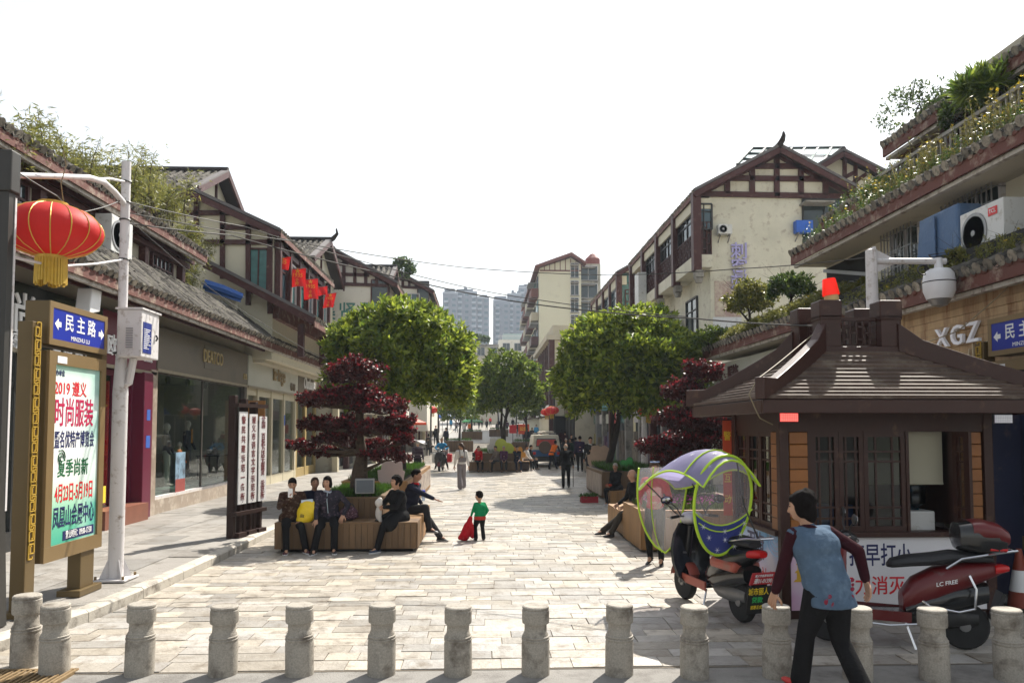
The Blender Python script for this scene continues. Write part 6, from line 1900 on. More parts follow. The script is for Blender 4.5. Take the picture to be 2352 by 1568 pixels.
MB().tube([P(2120, 612, 11.0) + V((.08 * math.cos(g), 0, .07 * math.sin(g) - .05)) for g in [k * math.pi / 8 for k in range(16)]], .012, 5, closed=True).build('cable_loop', BLACK, dp)
MB().b2(P(1985, 720, 10.95), P(2018, 750, 11.2)).build('junction_box', PIPE, dp)

# ------------------------------------------------------------------ lamps and lanterns down the street
for i, (x, Y, hh, lab) in enumerate(((-3.76, 65, 4.6, 'slim black lamp post carrying twin red lanterns'), (-3.9, 58, 4.4, 'slim black lamp post just before the twin lantern post'), (-3.6, 78, 4.6, 'slim black lamp post beyond the twin lantern post'), (4.95, 54, 4.4, 'black lamp post with lanterns beyond the van'))):
    t = thing('street_lamp', lab, 'street lamp', (x, Y, gz(Y) + .1), 0, 'black street lamps down the street')
    MB().lathe([(.12, 0), (.12, .5), (.07, .6), (.05, hh), (0, hh + .05)], 10).build('post', BLACKMET, t, True)
    MB().tube([(-.75, 0, hh - .3), (0, 0, hh - .05), (.75, 0, hh - .3)], .03, 6).build('arm', BLACKMET, t)
    for s in (-1, 1): MB().lathe([(.05, -.3), (.12, -.05), (.04, .05)], 8, (s * .75, 0, hh - .3)).build('lamp_shade', BLACKMET, t)
lantern('far red lantern on twin post, shop side of it', P(993, 941, 65), 1.0, 8)
lantern('far red lantern on twin post, street side of it', P(1022, 941, 65), 1.0, 8)
lantern('far red lantern over the van roof', P(1268, 942, 54), 1.0, 8)
lantern('far red lantern peeping from leaves next to one over the van', P(1256, 946, 56), .9, 8)
lantern('dark red lantern on grey pole between big tree and second bonsai', P(1487, 944, 30), .78, 12)
lantern('tiny red lantern among the leaves of the tree by gallery house', P(1346, 922, 42), .5, 6)
gp = thing('grey_pole', 'plain pale grey pole holding the dark red lantern', 'pole', (P(1480, 1000, 30).x, 30, .1))
MB().lathe([(.14, 0), (.14, 1.6), (.11, 1.7), (.10, 3.5), (0, 3.55)], 14).build('shaft', PIPE, gp, True)
MB().tube([(0, 0, 3.3), (.3, 0, 3.35)], .03, 6).build('arm', PIPE, gp)

# ------------------------------------------------------------------ small things in the street
g0 = G(754, 1080, .13)
bk = thing('bucket', 'magenta plastic bucket standing on the pavement by the script sign shop', 'bucket', g0)
PNK = mat('magenta plastic', (.50, .06, .36), .4, .1, 5)
MB().lathe([(.13, 0), (.17, .32), (.185, .33), (.185, .35), (.16, .34), (.12, .03), (0, .03)], 20).build('pail', PNK, bk, True)
MB().tube([(.18 * math.cos(t), .02, .33 - .16 * math.sin(t)) for t in [math.pi * k / 8 for k in range(9)]], .008, 5).build('handle', WHITE, bk)
fl = thing('floodlight', 'grey box floodlight lying on the grass of the near bonsai planter', 'floodlight', P(838, 1118, 14.62), R(8))
MB().box((0, 0, .02), (.36, .16, .28)).build('housing', GREYMET, fl, bevel=.012)
MB().box((0, -.085, .02), (.31, .012, .23)).build('glass_front', mat('floodlight glass', (.10, .12, .14), .15, .1, 3), fl)
MB().tube([(-.2, 0, .05), (-.2, .02, -.16), (.2, .02, -.16), (.2, 0, .05)], .012, 5).build('bracket', BLACKMET, fl)


def board(label, name, c, s, outline, m, face=None, stake=True, cat='garden sign', inner=None):
    o = thing(name, label, cat, c, R(rnd.uniform(-8, 8)))
    MB().ext([(x * s, 0, z * s) for x, z in outline], (0, .025, 0)).build('board', m, o)
    if inner:
        MB().ext([(x * s * .8, -.006, .05 * s + z * s * .8) for x, z in outline], (0, .004, 0)).build('inner_print', inner, o)
    if stake: MB().box((0, .04, -.25), (.05, .03, .6)).build('stake', m, o)
    return o


def lobes(n, r0, r1, k=36, ph=0): return [((r0 + r1 * abs(math.cos(n * t / 2 + ph))) * math.cos(t), (r0 + r1 * abs(math.cos(n * t / 2 + ph))) * math.sin(t)) for t in [2 * math.pi * i / k for i in range(k)]]


tul = [(-.25, -.5), (.25, -.5), (.45, -.25), (.5, .05), (.42, .1), (.40, .38), (.22, .5), (.05, .42), (-.05, .5), (-.3, .46), (-.36, .12), (-.48, .1), (-.45, -.25)]
board('pale pink blossom shaped board standing in grass behind the floodlight', 'blossom_board', P(898, 1086, 16.9), .6, tul[::-1], mat('pale pink board', (.50, .42, .42), .6, .05, 3), stake=True)
GRB = mat('clover green board', (.03, .22, .05), .5, .1, 4)
board('green four lobed clover board on a stake in printed planter', 'clover_board', P(1442, 1068, 24.3), .42, lobes(4, .35, .3, ph=math.pi / 4), GRB, inner=mat('light green print', (.06, .32, .07), .5))
board('yellow green leaf board in the seated group planter', 'leaf_board', P(1156, 1030, 39.7), 1.0, lobes(3, .35, .2), mat('lime board', (.42, .48, .06), .5))
board('orange flower board in the seated group planter', 'flower_board', P(1187, 1044, 39.7), .95, lobes(6, .34, .14), mat('orange board', (.60, .27, .03), .5))
board('white tulip board over green leaves in the seated group planter', 'tulip_board', P(1138, 1025, 39.9), .9, tul[::-1], mat('whitish board', (.6, .58, .54), .5))
board('faded peach blossom board behind printed planter', 'peach_board', P(1376, 1050, 28.2), .9, tul[::-1], mat('peach board', (.50, .36, .28), .5))


def bin_(label, c, rz, s=1.0):
    o = thing('litter_bin', label, 'litter bin', c, rz)
    BINM = mat('brushed bin steel', (.36, .34, .31), .4, .1, 4, metal=.4)
    for k in (-1, 1):
        MB().box((k * .28 * s, 0, .45 * s), (.5 * s, .42 * s, .75 * s)).build('bin', BINM, o, bevel=.02)
        MB().box((k * .28 * s, -.215 * s, .62 * s), (.34 * s, .01, .14 * s)).build('slot', BLACK, o)
    MB().ext([(-.62 * s, -.32 * s, .95 * s), (-.62 * s, .3 * s, 1.18 * s), (-.62 * s, .3 * s, 1.22 * s), (-.62 * s, -.32 * s, .99 * s)], (1.24 * s, 0, 0)).build('roof', PIPE, o)
    for x in (-.57, .57): MB().box((x * s, .1 * s, .55 * s), (.05, .05, 1.1 * s)).build('leg', GREYMET, o)
    return o


bin_('double steel litter bin with sloping lid on shop side pavement', (*G(972, 1050, .12).xy, .12), R(70), 1.0)
bin_('double steel litter bin with shiny lid next to the printed planter', (*G(1357, 1085, .0).xy, .0), R(-60), 1.0)
lt = thing('litter', 'crumpled white plastic sheet lying by the kerb near litter bin', 'litter', G(1335, 1073))
m = MB()
for k in range(8): m.ell((rnd.uniform(-.35, .35), rnd.uniform(-.2, .2), .05), (rnd.uniform(.08, .16), rnd.uniform(.06, .12), rnd.uniform(.04, .09)), 7, 5)
m.build('sheet', mat('white plastic', (.7, .72, .75), .4, .1, 6), lt, kind='stuff')
bs = thing('basket', 'small red basket with green vegetables on the paving', 'basket', G(1353, 1153))
BSK = mat('red basket plastic', (.32, .02, .03), .5)
m = MB()
for s in (-1, 1): m.box((s * .24, 0, .09), (.02, .36, .18)).box((0, s * .17, .09), (.46, .02, .18))
m.box((0, 0, .02), (.46, .32, .02)).build('crate', BSK, bs)
leaves('greens', nrs.normal(size=(60, 3)) * np.array([.12, .08, .03]) + np.array([0, 0, .17]), np.tile([0, 0, 1.], (60, 1)), 4, .10, .05, LF_GRASS, bs, .9)
for lab, px, py, w, Y, m_ in (('blue street canopy over a far stall', 1016, 958, 3.0, 82, AWN), ('small orange parasol beside a far shop door', 957, 972, 1.3, 52, mat('orange parasol', (.62, .10, .04), .6, tl=.3)), ('far green and white stall canopy near the street end', 1085, 968, 3.0, 110, GRB)):
    c = P(px, py, Y)
    o = thing('stall_canopy', lab, 'canopy', (c.x, c.y, gz(Y)), 0)
    z = c.z - gz(Y)
    MB().lathe([(w / 2, z - .1), (w / 2, z + .05), (0, z + w * .25)], 4).build('cloth', m_, o)
    MB().lathe([(.03, 0), (.03, z + w * .2)], 6).build('pole', GREYMET, o)
for lab, px, py, Y, w, hh, m_, tx in (('red and yellow notice board hung under the middle tree', 1203, 985, 70, 1.0, .9, ORB, '公告'), ('small red notice beside the far trees', 1178, 985, 74, .7, .8, REDSAT, None)):
    o = thing('hanging_notice', lab, 'notice board', P(px, py, Y))
    MB().box((0, 0, 0), (w, .06, hh)).build('board', m_, o)
    if tx: text(tx, .38, o, (0, -.04, 0), (1, 0, 0), (0, 0, 1), YELTX, .01, .03)
    MB().box((0, .08, -1.0), (.07, .07, 2.6)).build('post', BLACKMET, o)


# shop mannequins behind the display window
def mannequin(label, c, rz, top, low, hh=1.75, seated=False):
    o = thing('mannequin', label, 'mannequin', c, rz, 'mannequins in the display window')
    SKN = mat('pale mannequin', (.55, .50, .43), .4, .03, 3)
    s = hh / 1.75
    MB().ell((0, 0, 1.63 * s), (.075 * s, .095 * s, .115 * s), 14, 10).cap((0, 0, 1.42 * s), (0, 0, 1.55 * s), .05 * s, .05 * s).build('head', SKN, o, True)
    m = MB().ell((0, 0, 1.25 * s), (.19 * s, .12 * s, .22 * s)).ell((0, 0, 1.0 * s), (.16 * s, .11 * s, .18 * s))
    for k in (-1, 1): m.cap((k * .19 * s, 0, 1.38 * s), (k * .27 * s, .03, 1.1 * s), .06 * s, .05 * s).cap((k * .27 * s, .03, 1.1 * s), (k * .24 * s, .15, .9 * s), .05 * s, .04 * s)
    blob(m, 'jacket', top, o, .02)
    m = MB()
    for k in (-1, 1): m.cap((k * .09 * s, 0, .95 * s), (k * .10 * s, .02, .5 * s), .085 * s, .065 * s).cap((k * .10 * s, .02, .5 * s), (k * .10 * s, 0, .08 * s), .065 * s, .045 * s)
    m.ell((0, 0, .95 * s), (.16 * s, .11 * s, .12 * s))
    blob(m, 'trousers', low, o, .02)
    for k in (-1, 1): MB().ell((k * .10 * s, .06, .035), (.045, .12, .035)).build('foot', SKN, o, True)
    MB().lathe([(.2, 0), (.2, .015), (0, .015)], 16).build('stand', STEEL, o)
    return o


KHAKI, NAVYC = mat('pale trousers', (.42, .42, .38), .8, .1, 6), mat('navy suit cloth', (.02, .024, .04), .75, .2, 8)
mannequin('mannequin in striped dark shirt and pale trousers, next to the marble pilaster', (-8.6, 21.45, .6), R(-80), mat('dark stripe shirt', (.03, .03, .04), .7, .4, 12), KHAKI, 1.72)
mm = mannequin('mannequin in navy suit with orange tie standing deeper in the window', (-9.0, 24.0, .62), R(-90), NAVYC, NAVYC, 1.8)
MB().box((0, .13, 1.32), (.07, .02, .42)).build('tie', mat('orange tie', (.7, .28, .03), .6), mm)
mannequin('low mannequin in bright orange jacket crouching between the other two', (-8.45, 21.95, .6), R(-85), mat('orange jacket', (.65, .14, .015), .6), BLACK, 1.2)
tb = thing('display_table', 'little display table with bags in the glass window', 'table', (-8.55, 25.0, .6))
MB().box((0, 0, .72), (.7, 1.1, .04)).build('table_top', BLACK, tb)
for x, y in ((-.3, -.5), (.3, -.5), (-.3, .5), (.3, .5)): MB().box((x, y, .35), (.04, .04, .7)).build('leg', BLACK, tb)
hb = thing('leather_bag', 'dark leather bag lying on the little display table', 'bag', (-8.55, 24.9, 1.34))
MB().box((0, 0, .12), (.2, .45, .24)).build('body', mat('dark leather', (.05, .03, .02), .4), hb, bevel=.04)
MB().tube([(0, -.15, .22), (0, -.1, .4), (0, .1, .4), (0, .15, .22)], .012, 5).build('handle', BLACK, hb)
ps = thing('poster_stand', 'small photo poster with red foot leaning inside the display window', 'poster', (-7.9, 20.6, .5))
MB().b2((0, -.32, .0), (.012, .32, 1.05)).build('poster', mat('poster blue photo', (.22, .34, .45), .4, .5, 3, dirt=((.03, .03, .04), .45, 4)), ps)
MB().b2((.0125, -.32, .0), (.016, .32, .36)).build('caption_band', mat('caption red', (.28, .05, .04), .4), ps)
# ------------------------------------------------------------------ vehicles
RUB = mat('tyre rubber', (.02, .02, .02), .85, .2, 20)
REDP = mat('dark red metallic paint', (.11, .008, .009), .35, .12, 5, coat=.2, dirt=((.10, .06, .055), .1, 9))
PCH = mat('faded salmon red plastic', (.36, .085, .055), .4, .1, 4, dirt=((.22, .14, .11), .2, 6))
BLKP = mat('glossy black plastic', (.012, .013, .014), .22, .1, 5, coat=.4)
SEATM = mat('black vinyl seat', (.018, .018, .02), .5, .2, 20, .1, 80)
ALU = mat('dull cast aluminium', (.22, .22, .22), .45, .2, 10, metal=.7)
MIR = mat('mirror glass', (.5, .5, .5), .05, .02, 2, metal=1)


def loft(m, secs, n=14, e=2.6, cap=True):
    """rings (x, z, half width y, half height z) along x, superellipse sections."""
    vs = []
    for x, z, a, b in secs:
        for k in range(n):
            g = 2 * math.pi * k / n
            c, s = math.cos(g), math.sin(g)
            vs.append((x, a * math.copysign(abs(c) ** (2 / e), c), z + b * math.copysign(abs(s) ** (2 / e), s)))
    q = len(secs)
    fs = [(i * n + k, i * n + (k + 1) % n, (i + 1) * n + (k + 1) % n, (i + 1) * n + k) for i in range(q - 1) for k in range(n)]
    if cap: fs += [tuple(range(n - 1, -1, -1)), tuple(range((q - 1) * n, q * n))]
    return m.add(vs, fs)


def wheel(o, x, r=.23, w=.09, name='wheel', y=0):
    t = MB().lathe([(r * .72, -w * .5), (r * .9, -w * .52), (r * .99, -w * .25), (r, 0), (r * .99, w * .25), (r * .9, w * .52), (r * .72, w * .5)], 28, (x, y, r), 'y').build(name, RUB, o, True)
    m = MB().lathe([(r * .72, -w * .4), (r * .66, -w * .1), (r * .66, w * .1), (r * .72, w * .4)], 28, (x, y, r), 'y').lathe([(.05, -w * .7), (.06, 0), (.05, w * .7)], 12, (x, y, r), 'y')
    for k in range(5):
        g = 2 * math.pi * k / 5
        m.bar((x, y, r), (x + r * .7 * math.cos(g), y, r + r * .7 * math.sin(g)), .03, .04, (0, 1, 0))
    m.build('rim', ALU, t, True)
    return t


def scooter(label, loc, rz, body, accent, box=False, plate=True, cat='scooter', rack=True):
    o = thing('motor_scooter', label, cat, loc, rz)
    wheel(o, -.60)
    wheel(o, .64)
    m = MB()
    loft(m, ((-.98, .80, .04, .03), (-.86, .78, .11, .07), (-.62, .72, .155, .13), (-.34, .62, .165, .17), (-.14, .52, .15, .16), (-.04, .44, .12, .10)))
    m.build('rear_body', body, o, True)
    m = loft(MB(), ((-.80, .56, .12, .10), (-.5, .50, .14, .14), (-.2, .42, .15, .12), (-.06, .36, .13, .06)))
    m.build('under_body', BLKP, o, True)
    m = loft(MB(), ((-.86, .885, .08, .03), (-.74, .90, .135, .05), (-.5, .90, .15, .06), (-.32, .865, .155, .06), (-.1, .84, .15, .055), (.04, .81, .11, .045), (.08, .79, .05, .02)))
    m.build('seat', SEATM, o, True)
    MB().b2((-.10, -.16, .28), (.42, .16, .35)).build('floorboard', BLKP, o, bevel=.03)
    m = MB()
    for y in (-.165, .165): m.bar((-.1, y, .31), (.42, y, .33), .02, .10)
    m.build('floor_trim', accent, o)
    m = MB()
    prof = [(.36, .26, .17), (.44, .34, .24), (.50, .5, .27), (.52, .68, .275), (.52, .84, .24), (.50, .98, .17)]
    vs = []
    for x, z, w in prof:
        for k in range(9):
            u = k / 4 - 1
            vs.append((x + .10 * (1 - u * u), u * w, z))
        for k in range(9):
            u = 1 - k / 4
            vs.append((x - .03 + .07 * (1 - u * u), u * w * .94, z))
    n = 18
    m.add(vs, [(i * n + k, i * n + (k + 1) % n, (i + 1) * n + (k + 1) % n, (i + 1) * n + k) for i in range(5) for k in range(n)] + [tuple(range(n - 1, -1, -1)), tuple(range(5 * n, 6 * n))])
    m.build('leg_shield', BLKP if accent is PCH else body, o, True)
    MB().tube([(.50, 0, .95), (.56, 0, .7), (.62, 0, .42)], [.05, .055, .05], 10).build('steering_column', BLKP, o, True)
    m = MB()
    for y in (-.075, .075): m.tube([(.56, y, .62), (.645, y, .24)], .022, 8)
    m.tube([(.645, -.09, .23), (.645, .09, .23)], .018, 8).tube([(.56, -.09, .6), (.56, .09, .6)], .02, 6)
    m.build('fork', ALU, o, True)
    m = MB()
    vs = []
    for k in range(11):
        g = R(10 + 16 * k)
        for y, rr in ((-.075, .255), (-.05, .275), (.05, .275), (.075, .255)): vs.append((.64 + rr * math.cos(g), y, .23 + rr * math.sin(g)))
    m.add(vs, [(4 * i + k, 4 * i + k + 1, 4 * i + 5 + k, 4 * i + 4 + k) for i in range(10) for k in range(3)])
    m.build('front_mudguard', accent, o, True)
    m = loft(MB(), ((.36, 1.04, .07, .03), (.42, 1.05, .13, .065), (.50, 1.04, .14, .085), (.57, 1.02, .10, .06), (.60, 1.01, .05, .03)))
    hc = m.build('handlebar_cowl', BLKP if accent is not PCH else mat('silver plastic', (.5, .5, .5), .3, .05, 4), o, True)
    MB().ell((.575, 0, 1.02), (.035, .075, .045), 12, 8).build('headlight', mat('headlight lens', (.6, .62, .6), .08, .05, 3), hc, True)
    hb = MB().tube([(.40, -.34, 1.06), (.44, -.16, 1.07), (.46, 0, 1.06), (.44, .16, 1.07), (.40, .34, 1.06)], .012, 8).build('handlebar', ALU, o, True)
    for s in (-1, 1):
        MB().tube([(.40, s * .33, 1.06), (.43, s * .21, 1.07)], .019, 10).build('grip', BLACK, hb, True)
        MB().tube([(.44, s * .22, 1.09), (.52, s * .2, 1.06), (.45, s * .36, 1.05)], .006, 5).build('brake_lever', STEEL, hb)
        MB().tube([(.44, s * .17, 1.08), (.45, s * .22, 1.17), (.43, s * .32, 1.24)], .008, 6).build('mirror_stem', BLACK, hb)
        mi = MB().ell((.43, s * .37, 1.27), (.022, .085, .055), 14, 8).build('mirror', BLACK, o, True)
        MB().ell((.412, s * .37, 1.27), (.008, .075, .046), 14, 8).build('mirror_glass', MIR, mi, True)
    m = loft(MB(), ((-1.0, .80, .05, .03), (-.94, .80, .10, .045), (-.86, .79, .125, .05)))
    m.build('tail_light', mat('tail lamp red', (.45, .01, .01), .15, .05, 4), o, True)
    MB().ext([(-.95, -.1, .55), (-.86, -.1, .30), (-.84, -.1, .30), (-.92, -.1, .58)], (0, .2, 0)).build('rear_mudguard', BLACK, o)
    m = loft(MB(), ((-.72, .30, .06, .07), (-.45, .29, .09, .1), (-.2, .29, .08, .09), (-.08, .3, .05, .06)))
    m.build('engine', ALU if not box else BLACKMET, o, True)
    MB().tube([(-.2, -.13, .2), (-.5, -.15, .22), (-.85, -.16, .3)], [.03, .05, .045], 10).build('exhaust', BLACKMET, o, True)
    MB().tube([(-.05, .12, .27), (-.12, .22, .02)], .012, 6).build('side_stand', STEEL, o)
    if rack:
        m = MB()
        for s in (-1, 1): m.tube([(-.42, s * .17, .80), (-.55, s * .19, .90), (-.92, s * .15, .97), (-1.06, s * .08, .98)], .012, 6)
        m.tube([(-1.06, -.08, .98), (-1.06, .08, .98)], .012, 6)
        m.build('rear_rack', STEEL, o, True)
    return o


sc2 = scooter('dark red motor scooter with big rear box parked behind the bollards', (4.14, 7.72, 0), R(163), REDP, REDP, True)
for c in list(KIDS[sc2]):
    if c.name.startswith('front_mudguard'): c.data.materials[0] = mat('faded rose plastic', (.32, .08, .09), .4, .1, 5)
m = MB()
for s in (-1, 1):
    m.tube([(-.62, s * .16, .74), (-.66, s * .21, .62), (-.64, s * .23, .44), (-.50, s * .24, .40), (-.25, s * .23, .44), (-.2, s * .18, .48)], .012, 6)
    m.tube([(.40, s * .17, .25), (.1, s * .20, .235), (-.15, s * .20, .26)], .012, 6)
m.build('crash_bar', STEEL, sc2, True)
bx = loft(MB(), ((-.52, 1.10, .10, .06), (-.55, 1.10, .18, .13), (-.70, 1.10, .21, .16), (-.88, 1.09, .20, .15), (-.96, 1.07, .15, .10)), 18, 3.2).build('top_box', BLKP, sc2, True)
loft(MB(), ((-.66, 1.17, .20, .085), (-.75, 1.17, .216, .10), (-.90, 1.14, .20, .10), (-.985, 1.10, .15, .07)), 18, 3).build('box_lid', REDP, bx, True)
MB().tube([(-.80, -.19, 1.0), (-.95, -.15, .995), (-1.0, 0, .99), (-.95, .15, .995), (-.80, .19, 1.0)], .012, 6).build('box_reflector', mat('reflector red', (.55, .02, .02), .1, .05, 3), bx)
text('LC FREE', .055, sc2, (-.42, .172, .66), (-1, 0, .22), (0, 0, 1), WHITE, .002, .01)

sc1 = scooter('black and salmon electric scooter under a lime edged rain canopy', (2.74, 9.25, 0), math.atan2(.95, -.26), BLKP, PCH, False, rack=True)
tp = MB().ext([(-1.0, -.14, .62), (-1.0, .14, .62), (-.93, .14, .48), (-.93, -.14, .48)], (-.012, 0, 0)).build('number_plate', mat('red plate', (.50, .03, .04), .4), sc1)
nrm = V((-.89, 0, -.445))
rt, up = V((0, -1, 0)), V((-.07, 0, .14)).normalized() * -1
up = V((-.445, 0, .89))
text('遵01-01390', .075, tp, (-.985, 0, .525), (0, -1, 0), up, WHITE, .003, .01, .62)
text('遵义市备案电动车', .035, tp, (-1.008, 0, .585), (0, -1, 0), up, WHITE, .003, .005, .8)
tg = MB().ext([(-.93, -.15, .46), (-.93, .15, .46), (-.88, .15, .16), (-.88, -.15, .16)], (-.01, 0, 0)).build('mud_flap', BLACK, sc1)
u2 = V((-.16, 0, .98))
text('城市丽人', .085, tg, (-.932, .02, .40), (0, -1, 0), u2, YELTX, .003, .02, .75)
text('贷款', .07, tg, (-.918, .03, .31), (0, -1, 0), u2, mat('green print', (.05, .5, .12), .4), .003, .02)
text('招募正式骑手', .045, tg, (-.905, 0, .23), (0, -1, 0), u2, YELTX, .003, .01, .8)
MB().box((-.45, 0, .62), (.5, .36, .12)).build('side_case', PCH, sc1, bevel=.04)
# rain canopy
VIO = mat('violet canopy cloth', (.31, .29, .48), .6, .06, 5, tl=.5)
LIME = mat('lime piping', (.42, .62, .03), .5, .05, 5)
CLR = glass('clear vinyl', (.97, .93, .95), .12, .93, .2)
cn_ = MB()
OFF = V((0, .25, 0))


def cz(u, v):                                               # canopy roof surface, u -1 (rear) .. 1 (front), v -1 .. 1
    w = .43 * (1 - .55 * max(0, u - .2) ** 1.6 - .25 * max(0, -u - .3))
    x = .05 + .86 * u
    z = 1.72 + .20 * math.cos((u + .45) * 2.0) - .22 * v * v * (1 - .3 * u)
    return V((x, v * w, z)) + OFF


nu, nv = 20, 10
vs = [cz(-1 + 2 * i / nu, -1 + 2 * j / nv) for i in range(nu + 1) for j in range(nv + 1)]
cn_.add(vs, [(i * (nv + 1) + j, (i + 1) * (nv + 1) + j, (i + 1) * (nv + 1) + j + 1, i * (nv + 1) + j + 1) for i in range(nu) for j in range(nv)])
ca = cn_.build('rain_canopy', VIO, sc1, True)
m = MB()
edge_ = [cz(-1 + 2 * i / nu, -1) for i in range(nu + 1)] + [cz(1, -1 + 2 * j / 8) for j in range(1, 8)] + [cz(1 - 2 * i / nu, 1) for i in range(nu + 1)] + [cz(-1, 1 - 2 * j / 8) for j in range(1, 8)]
m.tube(edge_, .013, 6, closed=True)
m.tube([cz(.42, -1 + 2 * j / 10) + V((0, 0, .004)) for j in range(11)], .011, 6)
m.tube([cz(-.62, -1 + 2 * j / 10) + V((0, 0, .004)) for j in range(11)], .011, 6)
m.build('piping', LIME, ca, True)
STARW = mat('white star print', (.62, .62, .70), .6)


def star(mb, c, a, b, s):
    for k in range(3):
        g = math.pi * k / 3
        d = a * math.cos(g) + b * math.sin(g)
        e = a * -math.sin(g) + b * math.cos(g)
        mb.add([c - d * s, c - e * s * .1, c + d * s, c + e * s * .1], [(0, 1, 2, 3)])


m = MB()
for u, v in ((-.8, -.5), (-.75, .2), (-.5, -.7), (-.45, .5), (-.3, -.2), (-.2, .7), (0, -.55), (.05, .1), (.25, -.3), (.3, .55), (.55, 0), (-.9, .6), (.6, -.6)):
    c, d, e = cz(u, v), cz(u + .02, v) - cz(u, v), cz(u, v + .02) - cz(u, v)
    n = d.cross(e).normalized()
    star(m, c + n * .004, d.normalized(), e.normalized(), .045)
m.build('star_print', STARW, ca, kind='stuff')
# front windscreen, narrowing to a rounded point
ws = []
for k in range(13):
    t = k / 12
    w = .36 * (1 - t ** 2.4) ** .6 if t < 1 else 0
    ws.append((.70 + .10 * math.sin(t * 3) - .02 * t, w, 1.66 - 1.08 * t))
m = MB()
vs = [V((x + .10 * (1 - (v * v)), v * w, z)) + OFF for x, w, z in ws for v in (-1, -.5, 0, .5, 1)]
m.add(vs, [(5 * i + j, 5 * i + j + 1, 5 * i + 6 + j, 5 * i + 5 + j) for i in range(12) for j in range(4)])
wsn = m.build('windscreen', CLR, sc1, True)
m = MB()
m.tube([V((x, -w, z)) + OFF for x, w, z in ws] + [V((x, w, z)) + OFF for x, w, z in ws[::-1][1:]], .013, 6)
m.tube([V((x + .09, .3 * w, z)) + OFF for x, w, z in ws], .008, 5)
m.build('piping', LIME, wsn, True)
# rear drape: lime loop with clear top and blue pocket
lp_ = []
for k in range(40):
    g = 2 * math.pi * k / 40
    z = 1.30 + .56 * math.sin(g)
    w = .36 * math.cos(g) * (1 + .12 * math.sin(g))
    lp_.append(V((-.62 - .10 * math.sin(g), w, z)) + OFF)
m = MB().tube(lp_, .017, 7, closed=True)
cr = [V((-.63 - .10 * ((1.12 + .18 * abs(u) ** 2 - 1.30) / .56), .375 * u, 1.08 + .17 * u * u)) + OFF for u in [-1 + .2 * k for k in range(11)]]
m.tube(cr, .009, 5).tube([p - V((0, 0, .07)) for p in cr[1:-1]], .008, 5)
dr_ = m.build('rear_drape', LIME, sc1, True)
low = [q for q in lp_ if q.z < 1.24]
low.sort(key=lambda q: math.atan2(q.z - 1.30, q.y - OFF.y))
MB().add([tuple(q) for q in low] + [tuple(q) for q in cr[::-1]], [tuple(range(len(low) + len(cr)))]).build('pocket', mat('blue drape cloth', (.045, .06, .24), .6, .08, 5, tl=.15), dr_)
hi = [q for q in lp_ if q.z > 1.26]
hi.sort(key=lambda q: math.atan2(q.z - 1.0, q.y - OFF.y))
MB().add([tuple(q) for q in hi] + [tuple(q) for q in cr], [tuple(range(len(hi) + len(cr)))]).build('clear_window', CLR, dr_)
m = MB()
for y, z in ((-.2, .98), (0, .93), (.2, .96), (-.12, .85), (.1, .82), (-.25, 1.1), (.27, 1.08), (0, 1.02)): star(m, V((-.66, y, z)) + OFF, V((0, 1, 0)), V((0, 0, 1)), .04)
m.build('star_print', STARW, dr_, kind='stuff')
m = MB()
for s in (-1, 1): m.tube([(.46, s * .2, 1.08), V((.62, s * .33, 1.5)) + OFF, cz(.5, s * .95)], .009, 6)
m.tube([(-.8, -.1, .9), V((-.66, -.25, 1.3)) + OFF, cz(-.7, -.6)], .009, 6).build('canopy_strut', BLACKMET, sc1)

# small van seen from behind
g0 = G(1255, 1072)
VANB = mat('cream van paint', (.50, .46, .36), .35, .05, 2, coat=.3, dirt=((.25, .21, .16), .25, 2))
VANL = mat('blue van paint', (.03, .10, .26), .35, .05, 2, coat=.3)
vn = thing('delivery_van', 'cream and blue little van with roof rack seen from behind in the street', 'van', (g0.x, g0.y, 0), 0)


def van_shell(z0, z1, w0, w1, m_, nm, y1=3.5, lean=0):
    MB().add([(-w0, 0, z0), (w0, 0, z0), (w0, y1, z0), (-w0, y1, z0), (-w1, lean, z1), (w1, lean, z1), (w1, y1 - lean * 2, z1), (-w1, y1 - lean * 2, z1)], [(3, 2, 1, 0), (4, 5, 6, 7), (0, 1, 5, 4), (1, 2, 6, 5), (2, 3, 7, 6), (3, 0, 4, 7)]).build(nm, m_, vn, bevel=.06, seg=3)


van_shell(.32, .62, .80, .82, BLACK, 'sill')
van_shell(.58, .98, .82, .83, VANL, 'lower_body')
van_shell(.96, 1.82, .83, .70, VANB, 'body', 3.4, .16)
b = MB().add([(-.60, .02, 1.14), (.60, .02, 1.14), (.54, .115, 1.62), (-.54, .115, 1.62)], [(0, 1, 2, 3)]).build('rear_window', WINDARK, vn)
MB().add([(-.56, .0, 1.2), (.56, .0, 1.2), (.52, .08, 1.56), (-.52, .08, 1.56)], [(0, 1, 2, 3)]).build('advert_sheet', mat('van advert red', (.45, .04, .03), .5, .2, 5), b)
MB().lathe([(.34, -.09), (.36, -.05), (.36, .0), (0, .0)], 24, (-.08, -.02, 1.12), 'y').lathe([(0, -.10), (.34, -.09)], 24, (-.08, -.02, 1.12), 'y').build('spare_wheel_cover', mat('brown wheel cover', (.10, .065, .045), .6), vn, True)
for s in (-1, 1):
    MB().box((s * .68, -.01, .78), (.16, .03, .16)).build('tail_light', MATS['tail lamp red'], vn)
    for y in (.55, 2.75): MB().lathe([(.0, -.09), (.29, -.09), (.31, -.06), (.31, .06), (.29, .09), (0, .09)], 20, (s * .70, y, .31), 'x').build('wheel', RUB, vn, True)
    MB().bar((s * .9, 3.0, 1.2), (s * 1.02, 3.02, 1.25), .05, .14).build('side_mirror', BLACK, vn)
m = MB()
for s in (-1, 1): m.tube([(s * .55, .3, 1.9), (s * .55, 2.8, 1.9)], .02, 6)
